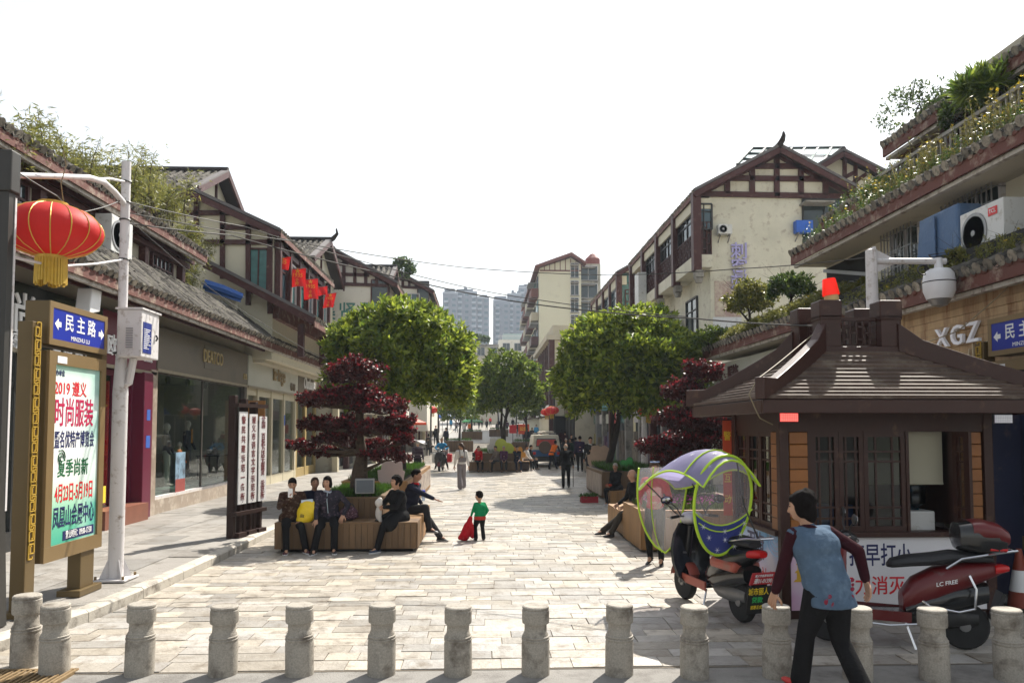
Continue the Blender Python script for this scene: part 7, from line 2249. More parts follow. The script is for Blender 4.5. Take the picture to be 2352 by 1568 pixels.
for y in (.35, 1.2, 2.0, 2.7): m.tube([(-.6, y, 1.9), (.6, y, 1.9)], .018, 6).tube([(-.55, y, 1.8), (-.55, y, 1.9)], .015, 5).tube([(.55, y, 1.8), (.55, y, 1.9)], .015, 5)
m.build('roof_rack', GREYMET, vn)
m = MB()
for k in range(9): m.ell((rnd.uniform(-.4, .5), rnd.uniform(.5, 1.6), 1.97), (rnd.uniform(.08, .18), .15, rnd.uniform(.05, .1)), 7, 5)
m.build('roof_load', mat('pale bundles', (.48, .43, .36), .8, .2, 5), vn, kind='stuff')
MB().box((0, -.03, .42), (1.5, .08, .14)).build('bumper', BLACK, vn, bevel=.02)
MB().box((.2, -.03, .70), (.34, .02, .12)).build('number_plate', AWN, vn)

# parked cargo motorbike with its rider, wheelchair by the group planter
mbk = scooter('dark cargo motorbike with crates facing us beside shop side kerb', (*G(1013, 1081).xy, 0), R(-95), BLACKMET, REDP, False, cat='motorbike')
MB().box((-.85, 0, .95), (.45, .55, .4)).build('crate', mat('grey crate', (.3, .3, .3), .6), mbk, bevel=.01)
MB().box((-.45, -.38, .65), (.5, .25, .5)).build('side_bag', mat('white bag', (.55, .54, .5), .7), mbk, bevel=.05)
MB().box((-.45, .38, .65), (.4, .25, .45)).build('side_bag', REDSAT, mbk, bevel=.05)
MB().box((.70, 0, .85), (.25, .32, .25)).build('front_basket', BLACK, mbk, bevel=.01)
wcg = G(1098, 1080)
wh = thing('wheelchair', 'empty folding wheelchair with red bag parked before the group planter', 'wheelchair', (wcg.x, wcg.y, 0), R(15))
for s in (-1, 1):
    m = MB().tube([(s * .28, .30 * math.cos(g), .30 + .30 * math.sin(g)) for g in [k * math.pi / 12 for k in range(24)]], .018, 6, closed=True)
    for k in range(8): m.tube([(s * .28, 0, .3), (s * .28, .29 * math.cos(k * .785), .3 + .29 * math.sin(k * .785))], .004, 4)
    m.build('wheel', RUB, wh)
    MB().lathe([(.0, -.02), (.09, -.02), (.09, .02), (0, .02)], 12, (s * .24, -.42, .09), 'x').build('caster', RUB, wh, True)
    MB().tube([(s * .24, -.45, .12), (s * .24, -.35, .5), (s * .24, .2, .52), (s * .24, .28, .92), (s * .24, .40, .92)], .014, 6).tube([(s * .25, -.2, .5), (s * .25, -.2, .7), (s * .25, .22, .7)], .013, 6).build('side_frame', STEEL, wh)
MB().box((0, -.08, .5), (.46, .42, .03)).build('seat', SEATM, wh)
MB().box((0, .25, .74), (.46, .03, .38)).build('backrest', SEATM, wh)
MB().box((.05, .34, .60), (.36, .14, .40)).build('bag', mat('orange red bag', (.55, .07, .02), .6), wh, bevel=.03)
MB().box((0, -.46, .12), (.36, .14, .02)).build('footrest', BLACK, wh)
# ------------------------------------------------------------------ people
SKIN = mat('warm skin', (.42, .24, .155), .55, .08, 14, spec=.35)
SKIN_D = mat('tanned skin', (.32, .17, .105), .55, .1, 14, spec=.35)
LIP = mat('lips', (.30, .075, .06), .5)
EYE = mat('dark eyes', (.02, .015, .012), .25)
HAIR = mat('black hair', (.010, .008, .0075), .8, .3, 60, .8, 140, spec=.06)
HAIR_B = mat('dyed brown hair', (.05, .024, .012), .6, .3, 60, .4, 120)
HAIR_G = mat('grey hair', (.30, .28, .25), .6, .2, 60, .4, 120)


def cloth(n, c, v=.15, sc=8, **k): return mat(n, c, .9, v, sc, .5, 34, spec=.08, **k)


C_BLACK, C_CHAR, C_NAVY = cloth('black cloth', (.013, .013, .014)), cloth('charcoal cloth', (.028, .027, .028)), cloth('dark navy cloth', (.016, .018, .032))
C_DENIM, C_MAR = cloth('faded denim', (.075, .115, .17), .28, 12, dirt=((.12, .175, .245), .3, 7)), cloth('dark maroon knit', (.035, .010, .014))
C_FLOR = cloth('brown floral cloth', (.045, .024, .017), .3, 20, dirt=((.20, .15, .11), .28, 17))
C_FLOR2 = cloth('dark teal floral cloth', (.028, .026, .036), .3, 20, dirt=((.16, .11, .14), .25, 19))
C_GREY, C_WHITE, C_RED, C_GREEN = cloth('grey trouser cloth', (.21, .19, .20)), cloth('white blouse', (.66, .64, .62), .05), cloth('bright red cloth', (.42, .012, .016)), cloth('green sweater', (.012, .22, .085), .12, 30)
C_ORNG, C_PURP, C_TAUP, C_BLUE = cloth('orange vest cloth', (.75, .16, .02)), cloth('plum cloth', (.07, .02, .055)), cloth('taupe coat', (.15, .12, .10)), cloth('sky blue cloth', (.04, .24, .46))
C_OLIV = cloth('dark olive trousers', (.05, .043, .034))
SHOE_W, SHOE_B, SHOE_N, SHOE_R = mat('white sole', (.6, .6, .6), .6), mat('black shoe', (.016, .015, .015), .4), mat('navy trainer', (.02, .035, .07), .6), mat('red shoe', (.42, .02, .015), .5)
UP = V((0, 0, 1))


def ik(a, c, l1, l2, hint):
    d = c - a
    L = min(d.length, (l1 + l2) * .999)
    c2 = a + d.normalized() * L
    x = (l1 * l1 - l2 * l2 + L * L) / (2 * L)
    hh = math.sqrt(max(0, l1 * l1 - x * x))
    n = d.normalized()
    p = hint - n * hint.dot(n)
    return a + n * x + (p.normalized() if p.length > 1e-4 else UP) * hh, c2


def hand(m, w, d, n, s, k=1.0, curl=.5, side=1):
    """palm, four unequal bent fingers and a thumb; w wrist, d finger direction, n palm normal, side +1 thumb towards d x n."""
    d, n = d.normalized(), (n - d * n.dot(d.normalized())).normalized()
    r = d.cross(n) * side
    P0 = w + d * .01 * s
    for t in (-.026, -.009, .009, .026): m.cap(P0 + r * t * .7 * s, P0 + d * .075 * s + r * t * s, .013 * s, .011 * s, 6)
    for t, l in ((.028, .068), (.010, .078), (-.009, .072), (-.027, .056)):
        b = P0 + d * .078 * s + r * t * s
        a1 = curl * .7
        p1 = b + (d * math.cos(a1) + n * math.sin(a1) + r * t * 2.5) * l * .5 * s
        p2 = p1 + (d * math.cos(a1 * 2.2) + n * math.sin(a1 * 2.2) + r * t * 1.5) * l * .5 * s
        m.cap(b, p1, .0098 * s, .0088 * s, 6).cap(p1, p2, .0088 * s, .0072 * s, 6)
    tb = P0 + d * .02 * s + r * .032 * s
    t1 = tb + (d * .6 + r * .75 + n * .35).normalized() * .038 * s
    m.cap(tb, t1, .0125 * s, .0105 * s, 6).cap(t1, t1 + (d * .85 + r * .3 + n * .45).normalized() * .03 * s, .0105 * s, .008 * s, 6)


PEOPLE = {}


def person(label, loc, rz, H=1.6, pel=(0, 0, .90), lean=(0, 0), turn=0, head=(0, 0), ankles=None, toes=(0, 0), wrists=None, elb=None, top=C_BLACK, low=C_CHAR, skin=SKIN, hair=('short', HAIR),
           shoes=SHOE_B, sole=None, lod=1, coat=0, vest=None, flare=0, fat=1.0, child=False, palm=None, curl=.5, sleeve=1.0, cat='person', group=None, knee=None, collar=None, heel=False, pure_copy=False):
    """Local frame: facing +Y, right hand +X, lengths for a 1.65 m figure, scaled to H. head = (yaw, pitch) in degrees."""
    o = thing('person', label, cat, loc, rz, group)
    s = H / 1.65
    hs = s * (1.62 if child else 1.0)
    S = lambda p: V(p) * s
    pel = V(pel)
    ln = V((math.sin(R(lean[0])), math.sin(R(lean[1])), 0))
    ax = V((ln.x, ln.y, math.sqrt(max(.05, 1 - ln.x ** 2 - ln.y ** 2))))
    tr = V((math.cos(R(turn)), math.sin(R(turn)), 0))
    neck = pel + ax * .50 + V((0, .015, 0))
    chest = pel + ax * .33
    wst = pel + ax * .15
    fw = UP.cross(tr)
    sh = [neck - ax * .055 + tr * k * .165 * (1 + .3 * (fat - 1) * (not child)) - fw * .01 for k in (-1, 1)]
    hip = [pel + V((k * .085, 0, -.03)) for k in (-1, 1)]
    ank = [V(a) for a in (ankles or ((-.09, 0, .085), (.09, 0, .085)))]
    wr = [V(a) for a in (wrists or ((-.25, .06, pel.z - .07), (.25, .06, pel.z - .07)))]
    eh = [V(a) for a in (elb or ((-.5, -1, -.2), (.5, -1, -.2)))]
    kh = [V(a) for a in (knee or ((-.12, 1, 0), (.12, 1, 0)))]
    kn, el = [], []
    for k in (0, 1):
        a, b = ik(hip[k], ank[k], .40, .395, kh[k])
        kn.append(a); ank[k] = b
        a, b = ik(sh[k], wr[k], .275, .245, eh[k])
        el.append(a); wr[k] = b
    hy, hp = R(head[0]), R(head[1])
    Hm = Matrix.Rotation(hy, 3, 'Z') @ Matrix.Rotation(hp, 3, 'X')
    hc = S(neck) + ax * .055 * s + Hm @ V((0, .022, .105)) * hs
    vox = {0: .034, 1: .0155, 2: .0115}[lod] * (.8 if child else 1)
    # skin: one continuous body with head, neck, trunk, arms and legs
    m = MB()
    q = lambda a, b, ra, rb: m.cap(S(a), S(b), ra * s, rb * s, 10)
    m.ell(hc, (.073 * hs, .092 * hs, .105 * hs), 14, 10, Hm).ell(hc + Hm @ V((0, .028, -.055)) * hs, (.052 * hs, .058 * hs, .062 * hs), 12, 8, Hm)
    if lod:
        m.cap(hc + Hm @ V((0, .088, .0)) * hs, hc + Hm @ V((0, .100, -.030)) * hs, .010 * hs, .015 * hs, 8)
        for k in (-1, 1): m.ell(hc + Hm @ V((k * .074, -.008, -.012)) * hs, (.012 * hs, .022 * hs, .034 * hs), 8, 6, Hm).ell(hc + Hm @ V((k * .036, .068, -.028)) * hs, (.022 * hs, .018 * hs, .02 * hs), 8, 6, Hm)
    m.cap(S(neck - ax * .05), hc + Hm @ V((0, -.015, -.06)) * hs, .056 * s, .05 * s, 10)
    q(pel, wst, .11, .105); q(wst, chest, .10, .12); q(sh[0], sh[1], .05, .05); q(chest, neck - ax * .04, .11, .06)
    for k in (0, 1):
        q(sh[k], el[k], .043, .036); q(el[k], wr[k], .036, .026)
        q(hip[k], kn[k], .075, .052); q(kn[k], ank[k], .05, .035)
        m.cap(S(ank[k]), S(ank[k]) + V((0, .09, -.04)) * s, .034 * s, .03 * s, 8)
    if lod == 0:
        for k in (0, 1): m.ell(S(wr[k]) + (S(wr[k]) - S(el[k])).normalized() * .06 * s, .04 * s, 8, 6)
    body = blob(m, 'body', skin, o, vox, 3)
    if lod:
        me = body.data
        x = MB()
        for v_ in me.vertices: x.v.append(tuple(v_.co))
        for p_ in me.polygons: x.f.append(tuple(p_.vertices)); x.m.append(0)
        for k in (0, 1):
            d = (S(wr[k]) - S(el[k])).normalized()
            pn = V(palm[k]) if palm else (V((1, 0, 0)) * (1 if k == 0 else -1) + V((0, .3, 0)))
            hd = d
            if palm and len(palm) > 2: hd = (d + V(palm[2 + k])).normalized()
            hand(x, S(wr[k]), hd, pn, s * (1.05 if not child else .8), 1, curl, 1 if k == 0 else -1)
        x.mi = 1
        for k in (-1, 1):
            x.ell(hc + Hm @ V((k * .031, .083, .012)) * hs, (.0125 * hs, .007 * hs, .0055 * hs), 8, 6, Hm)
            x.ell(hc + Hm @ V((k * .033, .084, .034)) * hs, (.017 * hs, .006 * hs, .0035 * hs), 8, 5, Hm)
        x.mi = 2
        x.ell(hc + Hm @ V((0, .083, -.064)) * hs, (.021 * hs, .010 * hs, .0065 * hs), 10, 6, Hm)
        nm = x.mesh('body', [skin, EYE, LIP], True)
        body.data = nm
        bpy.data.meshes.remove(me)
    # jacket or blouse
    m = MB()
    F = fat
    T = vest or top
    m.ell(S(pel + ax * .04), (.155 * F * s, .118 * F * s, .12 * s), 12, 8).ell(S(wst + ax * .03), (.145 * F * s, .115 * F * s, .14 * s), 12, 8).ell(S(chest), (.165 * F * s, .122 * F * s, .16 * s), 12, 8)
    q(sh[0], sh[1], .056 if vest else .068, .056 if vest else .068)
    m.cap(S(neck - ax * .07), S(neck - ax * .01), .085 * s, .062 * s, 10)
    arms = MB() if vest else m
    for k in (0, 1):
        e2 = el[k].lerp(wr[k], sleeve if sleeve < 1 else .93)
        arms.cap(S(sh[k]), S(el[k]), .062 * s * (.9 if vest else 1), .052 * s, 10)
        if sleeve > .1: arms.cap(S(el[k]), S(e2), .051 * s, .041 * s, 10)
    if coat:
        for k in (0, 1):
            d = (kn[k] - hip[k]) * coat
            m.cap(S(hip[k] + V((0, -.02, .03))), S(hip[k] + d + V((0, -.03, 0))), .125 * F * s, (.10 + .05 * coat) * s, 12)
    if vest:
        vs, n = [], 24
        for b_, u, w_, d_ in ((pel, -.15, .150, .112), (pel, .0, .148, .112), (wst, .0, .145, .108), (chest, .0, .150, .105), (chest, .12, .135, .085)):
            for t in range(n):
                g = 2 * math.pi * t / n
                vs.append(S(b_ + ax * u + tr * w_ * F * math.cos(g) + fw * d_ * F * math.sin(g)))
        m.add(vs, [(i * n + t, i * n + (t + 1) % n, (i + 1) * n + (t + 1) % n, (i + 1) * n + t) for i in range(4) for t in range(n)] + [tuple(range(n - 1, -1, -1)), tuple(range(4 * n, 5 * n))])
    blob(m, 'jacket' if not vest else 'vest', T, o, vox * 1.1, 4)
    if vest: blob(arms, 'sleeves', top, o, vox, 3)
    if collar:
        c0 = S(neck - ax * .012)
        MB().tube([c0 + V((.066 * s * math.cos(g), .066 * s * math.sin(g), .012 * s * math.sin(g * 2))) for g in [2 * math.pi * k / 14 for k in range(14)]], .02 * s, 6, closed=True).build('collar', collar, o, True)
    # trousers
    m = MB()
    m.ell(S(pel - ax * .01), (.148 * F * s, .112 * F * s, .11 * s), 12, 8)
    for k in (0, 1):
        m.cap(S(hip[k]), S(kn[k]), .092 * F * s, (.066 + flare * .35) * s, 10)
        m.cap(S(kn[k]), S(ank[k] + V((0, 0, .0))), (.064 + flare * .35) * s, (.049 + flare) * s, 10)
    blob(m, 'trousers', low, o, vox, 3)
    # shoes
    for k in (0, 1):
        f = Matrix.Rotation(R(toes[k]), 3, 'Z')
        a = S(ank[k]) - V((0, 0, .085 * s)) if ank[k].z > .04 else S(ank[k])
        pit = Matrix.Rotation(R(toes[2 + k]), 3, 'X') if len(toes) > 2 else Matrix()
        c = S(ank[k])
        M3 = (f.to_4x4() @ (pit.to_4x4() if len(toes) > 2 else Matrix())).to_3x3()
        sh_ = MB()
        secs = ((-.06, .035, .030, .032), (-.02, .045, .036, .045), (.04, .038, .040, .036), (.11, .026, .044, .025), (.155, .022, .034, .018), (.175, .018, .015, .010))
        if heel: secs = ((-.055, .05, .028, .02), (0, .045, .032, .028), (.06, .025, .036, .02), (.12, .014, .034, .012), (.15, .012, .012, .008))
        for i, (y, z, wd, hh) in enumerate(secs): pass
        vs, n = [], 10
        for y, z, wd, hh in secs:
            for t in range(n):
                g = 2 * math.pi * t / n
                vs.append(c + M3 @ (V((wd * math.cos(g), y, z + hh * math.sin(g) - .085)) * s))
        sh_.add(vs, [(i * n + t, i * n + (t + 1) % n, (i + 1) * n + (t + 1) % n, (i + 1) * n + t) for i in range(len(secs) - 1) for t in range(n)] + [tuple(range(n - 1, -1, -1)), tuple(range((len(secs) - 1) * n, len(secs) * n))])
        so = sh_.build('shoe', shoes, o, True)
        if sole and lod:
            x = MB()
            pts = [(-.065, .034), (-.02, .038), (.04, .042), (.11, .047), (.16, .034), (.182, 0), (.16, -.034), (.11, -.047), (.04, -.042), (-.02, -.038), (-.065, -.034)]
            x.ext([c + M3 @ (V((w_, y, -.082)) * s) for y, w_ in pts], M3 @ V((0, 0, .022 * s))).build('sole', sole, so)
        if heel: MB().cap(c + M3 @ V((0, -.045, -.03)) * s, c + M3 @ V((0, -.045, -.08)) * s, .014 * s, .010 * s, 6).build('heel', shoes, so)
    # hair
    if hair:
        st, hm = hair
        m = MB()
        e = lambda p, r: m.ell(hc + Hm @ V(p) * hs, tuple(x * hs for x in r), 14, 10, Hm)
        if st != 'bald': e((0, -.016, .024), (.082, .095, .098)); e((0, .030, .066), (.062, .055, .045))
        if st == 'bald': e((0, -.035, -.015), (.080, .075, .06))
        if st == 'bob':
            for k in (-1, 1): e((k * .062, -.008, -.035), (.030, .062, .075))
            e((0, -.055, -.035), (.07, .05, .08))
        if st == 'thick':
            e((0, -.03, .045), (.096, .106, .094)); e((0, -.06, -.05), (.086, .064, .10))
            for k in (-1, 1): e((k * .066, -.012, -.02), (.028, .06, .075))
            rr = random.Random(5)
            for k in range(30):
                d = V((rr.gauss(0, 1), rr.gauss(-.4, .8), rr.gauss(.3, .7))).normalized()
                if d.y < .5: e((d.x * .088, d.y * .10 - .03, d.z * .095 + .03), (.022, .024, .034))
        if st == 'pony': e((0, -.10, .0), (.035, .04, .05)); m.cap(hc + Hm @ V((0, -.125, -.02)) * hs, hc + Hm @ V((.01, -.12, -.30)) * hs, .042 * hs, .018 * hs); m.cap(hc + Hm @ V((0, -.1, .02)) * hs, hc + Hm @ V((0, -.13, -.05)) * hs, .035 * hs, .04 * hs)
        if st == 'long':
            e((0, -.06, -.05), (.075, .05, .10))
            for k in (-1, 1): m.cap(hc + Hm @ V((k * .07, -.02, 0)) * hs, hc + Hm @ V((k * .075, -.03, -.20)) * hs, .035 * hs, .025 * hs)
        if st == 'curly':
            rr = random.Random(3)
            for k in range(46):
                d = V((rr.gauss(0, 1), rr.gauss(-.5, .9), rr.gauss(.35, .8))).normalized()
                if d.y > .45 and d.z < .45: continue
                e((d.x * .085, d.y * .10 - .015, d.z * .10 + .012), (.028, .028, .026))
        blob(m, 'hair', hm, o, vox if lod else .03, 2 if st != 'curly' else 1)
    PEOPLE[label] = dict(o=o, wr=[S(w) for w in wr], hc=hc, s=s, Hm=Hm, el=[S(w) for w in el], neck=S(neck), ank=[S(a) for a in ank], pel=S(pel), ax=ax)
    return o


def W2(o, p): return Matrix.Translation(o.location) @ Matrix.Rotation(o.rotation_euler.z, 4, 'Z') @ V(p)


def face_dir(dx, dy): return math.atan2(-dx, dy)


# walker in the denim vest, close to the bollards
ww = person('woman in blue denim vest walking past the bollards, seen from behind', (2.76, 6.22, 0), face_dir(-.36, .93), 1.64, (0, -.02, .89), (-7, 15), 0, (46, -8),
            ((-.10, .20, .10), (.10, -.26, .14)), (6, -4, 12, -38), ((-.30, .26, .80), (.33, -.10, .93)), ((-.8, -1, -.1), (.7, -1, .2)), C_MAR, C_BLACK, SKIN, ('thick', HAIR), SHOE_R, None, 2, 0, C_DENIM, .03, 1.40, curl=.55, collar=C_MAR)
pp = PEOPLE['woman in blue denim vest walking past the bollards, seen from behind']
EMB = cloth('red flower embroidery', (.22, .03, .05), .4, 30, dirt=((.10, .12, .2), .3, 30))
m = MB()
for k, (x, z, r) in enumerate(((-.10, -.06, .030), (-.06, -.085, .036), (-.085, -.02, .022), (-.03, -.075, .02), (.085, .02, .022), (.09, .09, .02), (.07, -.04, .028), (.09, -.08, .034), (.095, .055, .014), (.05, -.085, .02))):
    x *= 1.4
    y = -.160 * math.sqrt(max(.1, 1 - (x / .22) ** 2)) - .004
    m.ell(pp['pel'] + V((x, y, z - .02)), (r, .006, r * .8), 8, 5)
m.build('flower_embroidery', EMB, ww, True, kind='stuff')
MB().tube([pp['neck'] + V((-.14, -.105, -.15)), pp['neck'] + V((0, -.165, -.16)), pp['neck'] + V((.14, -.105, -.15))], .004, 5).build('yoke_seam', cloth('denim stitching', (.07, .12, .2)), ww)

# five people on the bonsai planter
pa1 = person('woman in brown floral jacket holding a phone to her face, on planter corner', (-3.40, 14.02, 0), face_dir(.30, -.95), 1.58, (0, 0, .585), (0, 6), 0, (-8, -14), ((-.22, .46, .085), (.12, .44, .085)), (20, -12), ((-.16, .24, .60), (.05, .24, .98)), ((-.8, -.6, -.4), (.9, -.1, -.7)),
             C_FLOR, C_BLACK, SKIN, ('short', HAIR), mat('plum trainer', (.06, .012, .02), .6), SHOE_W, 1, .3, None, .014, 1.3, curl=1.0, palm=((1, 0, -.3), (-.7, .5, .1), (0, 0, 0), (0, -.2, .8)))
pp = PEOPLE[pa1['label']]
ph = thing('mobile_phone', 'white mobile phone raised before the face of woman in brown floral jacket', 'phone', W2(pa1, pp['wr'][1] + V((.0, .035, .10))), pa1.rotation_euler.z)
MB().box((0, 0, 0), (.078, .009, .155)).build('case', WHITE, ph, bevel=.004)
MB().box((0, -.0052, .0), (.07, .001, .14)).build('screen', BLACK, ph)
person('woman in dark padded jacket leaning in and laughing behind the phone woman', (-3.30, 14.75, 0), face_dir(.62, -.78), 1.58, (0, 0, .60), (-4, 26), 0, (-14, 12), ((-.1, .46, .085), (.12, .42, .085)), (0, 0), ((-.12, .42, .82), (.14, .40, .80)), ((-.9, 0, -.6), (.9, 0, -.6)),
       C_NAVY, C_BLACK, SKIN_D, ('short', HAIR_B), SHOE_B, None, 1, .2, None, .01, 1.3, curl=.8)
pc1 = person('laughing woman in dark flowery zip jacket with bob hair, third on the planter', (-2.74, 14.02, 0), face_dir(.10, -1), 1.60, (0, 0, .59), (3, 4), 0, (-16, -2), ((-.13, .40, .085), (.21, .50, .085)), (10, -16), ((-.27, .22, .66), (.20, .34, .56)), ((-1, -.3, -.2), (1, -.4, -.2)),
             C_FLOR2, C_BLACK, SKIN, ('bob', HAIR), SHOE_B, SHOE_W, 1, .25, None, .016, 1.32, curl=.7, collar=cloth('pale blue collar', (.32, .36, .44)), palm=((.3, 0, -1), (-.2, 0, -1)))
pp = PEOPLE[pc1['label']]
MB().tube([pp['neck'] + V((0, .075, -.03)), pp['neck'] + V((0, .13, -.16)), pp['pel'] + pp['ax'] * .1 + V((0, .135, 0))], .006, 5).build('zip', mat('pale zip', (.4, .5, .55), .5), pc1)
pd1 = person('woman with curly black hair in long black coat clutching a plastic bag', (-1.52, 14.06, 0), face_dir(-.80, -.60), 1.60, (0, 0, .59), (0, 3), 0, (6, 2), ((-.12, .50, .085), (.13, .32, .085)), (8, -6), ((-.05, .34, .80), (.08, .34, .79)), ((-1, -.2, -.7), (1, -.2, -.7)),
             C_BLACK, C_BLACK, SKIN, ('curly', HAIR), SHOE_N, SHOE_W, 1, .8, None, .01, 1.32, curl=1.1)
pe1 = person('man in dark navy jacket with red lining stretching his hand out, legs crossed', (-1.42, 15.25, 0), face_dir(.93, -.36), 1.68, (0, 0, .585), (0, 10), 0, (10, 0), ((-.02, .62, .09), (.16, .48, .26)), (-6, 4), ((-.30, .10, .66), (.10, .56, .80)), ((-.6, -1, 0), (.8, -.3, -.7)),
             C_NAVY, C_CHAR, SKIN_D, ('short', HAIR), SHOE_B, SOLE_ if False else mat('grey sole', (.25, .24, .23), .7), 1, .15, None, .014, 1.22, curl=.18, collar=C_RED, palm=((.3, 0, -1), (-.25, .1, .95)))
# their bags
yb = thing('shopping_bag', 'bright yellow plastic bag between phone woman and laughing woman', 'bag', (-3.11, 13.86, .52))
YBAG = mat('yellow plastic bag', (.72, .52, .015), .4, .15, 9, .6, 14)
blob(MB().ell((0, 0, .15), (.17, .11, .18)).ell((.03, 0, .30), (.15, .08, .09)).ell((-.06, .0, .04), (.12, .10, .08)).ell((.1, -.02, .2), (.10, .09, .12)), 'bag_body', YBAG, yb, .016, 2)
MB().bar((-.08, -.03, .36), (.12, -.03, .38), .03, .05).build('rim', mat('pale blue bag rim', (.5, .6, .75), .5), yb)
text('lis', .09, yb, (-.05, -.118, .12), (1, 0, 0), (0, 0, 1), BLACK, .003, .01, shear=.3)
hb = thing('handbag', 'glittery dark floral handbag on the bench beside the laughing woman', 'handbag', (-2.40, 14.05, .53))
blob(MB().ell((0, 0, .12), (.17, .10, .13)).ell((0, 0, .06), (.18, .11, .06)), 'body', cloth('sequin floral', (.05, .025, .035), .4, 30, dirt=((.4, .25, .3), .3, 40)), hb, .016, 2)
MB().tube([(.1 * math.cos(g), 0, .2 + .1 * math.sin(g)) for g in [math.pi * k / 8 for k in range(9)]], .010, 5).build('handle', BLACK, hb)
pb_ = PEOPLE[pd1['label']]
pbg = thing('plastic_bag', 'translucent white plastic bag held by the curly haired woman', 'bag', W2(pd1, (pb_['wr'][0] + pb_['wr'][1]) / 2 + V((0, .06, .02))))
WPL = mat('thin white plastic', (.62, .60, .58), .3, .15, 20, .7, 20, tl=.4)
blob(MB().ell((0, 0, .06), (.07, .07, .07)).ell((.02, .01, .11), (.05, .05, .05)).ell((0, 0, -.12), (.06, .05, .13)).cap((.02, 0, -.2), (.05, 0, -.32), .04, .02), 'film', WPL, pbg, .014, 2)
bt = thing('bottle', 'blue capped bottle tucked under the arm of the man stretching his hand', 'bottle', W2(pe1, V((-.26, .16, .74))), 0)
MB().lathe([(.03, 0), (.033, .04), (.033, .14), (.02, .17), (0, .17)], 12).build('body', glass('clear bottle', (.7, .8, .95), .05, .85), bt, True)
MB().lathe([(.036, .17), (.036, .21), (0, .21)], 12).build('cap', mat('blue cap', (.03, .06, .55), .4), bt, True)

# toddler in the middle of the street
td = person('toddler in green sweater and dark trousers trailing a red jacket', (-.06, 15.15, 0), face_dir(-.25, .97), .90, (0, 0, .84), (0, 3), 0, (25, 0), ((-.14, .02, .085), (.13, -.02, .085)), (12, -8), ((-.30, .16, .80), (.22, .16, .86)), ((-.9, -.6, -.2), (.9, -.8, 0)),
            C_GREEN, C_BLACK, SKIN, ('short', HAIR), SHOE_B, None, 1, 0, None, .028, 1.42, True, curl=1.0, collar=C_RED)
pp = PEOPLE[td['label']]
MB().lathe([(.112, -.02), (.118, .02), (.108, .045)], 18, pp['pel'] + V((0, 0, -.035))).build('hem_band', cloth('red knit band', (.40, .05, .035)), td, True)
rj = thing('red_jacket', 'crumpled red child jacket dragged by the toddler', 'jacket', W2(td, pp['wr'][0]))
jm = blob(MB().cap((0, 0, 0), (-.05, -.02, -.18), .04, .08).cap((-.05, -.02, -.15), (-.12, -.04, -.36), .08, .10).cap((-.12, -.04, -.33), (-.20, -.06, -.38), .07, .05).cap((0, .0, -.15), (.04, 0, -.36), .06, .05), 'fabric', cloth('red quilted cloth', (.42, .015, .022), .3, 25), rj, .014, 1)

# people further along
gw = person('girl in white blouse and wide grey overalls with ponytail walking off', (*G(1060, 1124).xy, 0), face_dir(-.25, .97), 1.62, (0, 0, .92), (0, 2), 0, (35, 0), ((-.10, -.24, .11), (.12, .22, .09)), (0, 0), ((-.24, .12, .84), (.24, -.06, .86)), None,
            C_WHITE, C_GREY, SKIN, ('pony', HAIR_B), SHOE_B, None, 1, 0, None, .06, .98)
MB().b2((-.14, -.135, .98), (.14, -.118, 1.14)).build('overall_bib', C_GREY, gw)
for k in (-1, 1): MB().bar((k * .07, -.12, 1.1), (k * .09, -.05, 1.42), .03, .012).build('strap', C_GREY, gw)
cm = person('old man in black suit walking away with a cane', (*G(1300, 1120).xy, 0), face_dir(.05, 1), 1.60, (0, -.02, .90), (0, 9), 0, (0, 8), ((-.10, .0, .085), (.11, .10, .085)), (6, -8), ((-.22, .06, .84), (.30, .20, .82)), None,
            C_BLACK, C_BLACK, SKIN, ('bald', HAIR_G), SHOE_B, None, 1, .12, None, .012, 1.12)
pp = PEOPLE[cm['label']]
ck = thing('walking_cane', 'thin dark walking cane in the hand of the old man', 'cane', W2(cm, pp['wr'][1] + V((0, .06, -.06))), cm.rotation_euler.z)
MB().tube([(0, -.05, .0), (0, 0, .03), (0, .03, 0), (0, .05, -.75)], .012, 6).build('shaft', DARKWOOD, ck, True)
hw = person('woman in red top and black trousers with high heels and sunglasses on her head', (*G(1506, 1296).xy, 0), face_dir(-.45, -.89), 1.60, (0, 0, .915), (0, 2), 0, (28, 2), ((-.12, .10, .11), (.10, -.04, .11)), (14, -20, -16, -16), ((-.16, .22, 1.02), (.2, .20, 1.0)), None,
            C_RED, C_BLACK, SKIN, ('long', HAIR_B), SHOE_B, None, 1, 0, None, 0, .98, heel=True)
pp = PEOPLE[hw['label']]
MB().tube([pp['hc'] + pp['Hm'] @ V((.07 * math.cos(t), .02 + .055 * math.sin(t), .10)) for t in [math.pi * k / 8 for k in range(9)]], .012, 6).build('sunglasses', mat('blue lens', (.25, .35, .6), .1, spec=.8), hw)
om = person('old man in dark jacket sitting with outstretched legs beside the flower box', (3.10, 15.75, 0), face_dir(-.97, -.24), 1.66, (0, 0, .56), (0, 4), 0, (0, 2), ((-.10, .58, .085), (.12, .70, .085)), (0, 0), ((-.18, .30, .62), (.18, .30, .62)), None,
            C_BLACK, C_OLIV, SKIN, ('bald', HAIR_G), SHOE_B, None, 1, .1, None, .012, 1.08)
ow = person('old woman in black with red mittens sitting before the printed planter', (3.80, 22.0, 0), face_dir(-.75, -.66), 1.52, (0, 0, .52), (0, 6), 0, (20, 4), ((-.09, .42, .085), (.10, .36, .085)), (0, 0), ((-.05, .34, .64), (.06, .33, .63)), None,
            C_BLACK, C_BLACK, SKIN_D, ('short', HAIR_G), SHOE_W, None, 1, .3, None, 0, 1.05)
m = MB()
for w in PEOPLE[ow['label']]['wr']: m.ell(w + V((0, .05, -.01)), (.05, .07, .04), 8, 6)
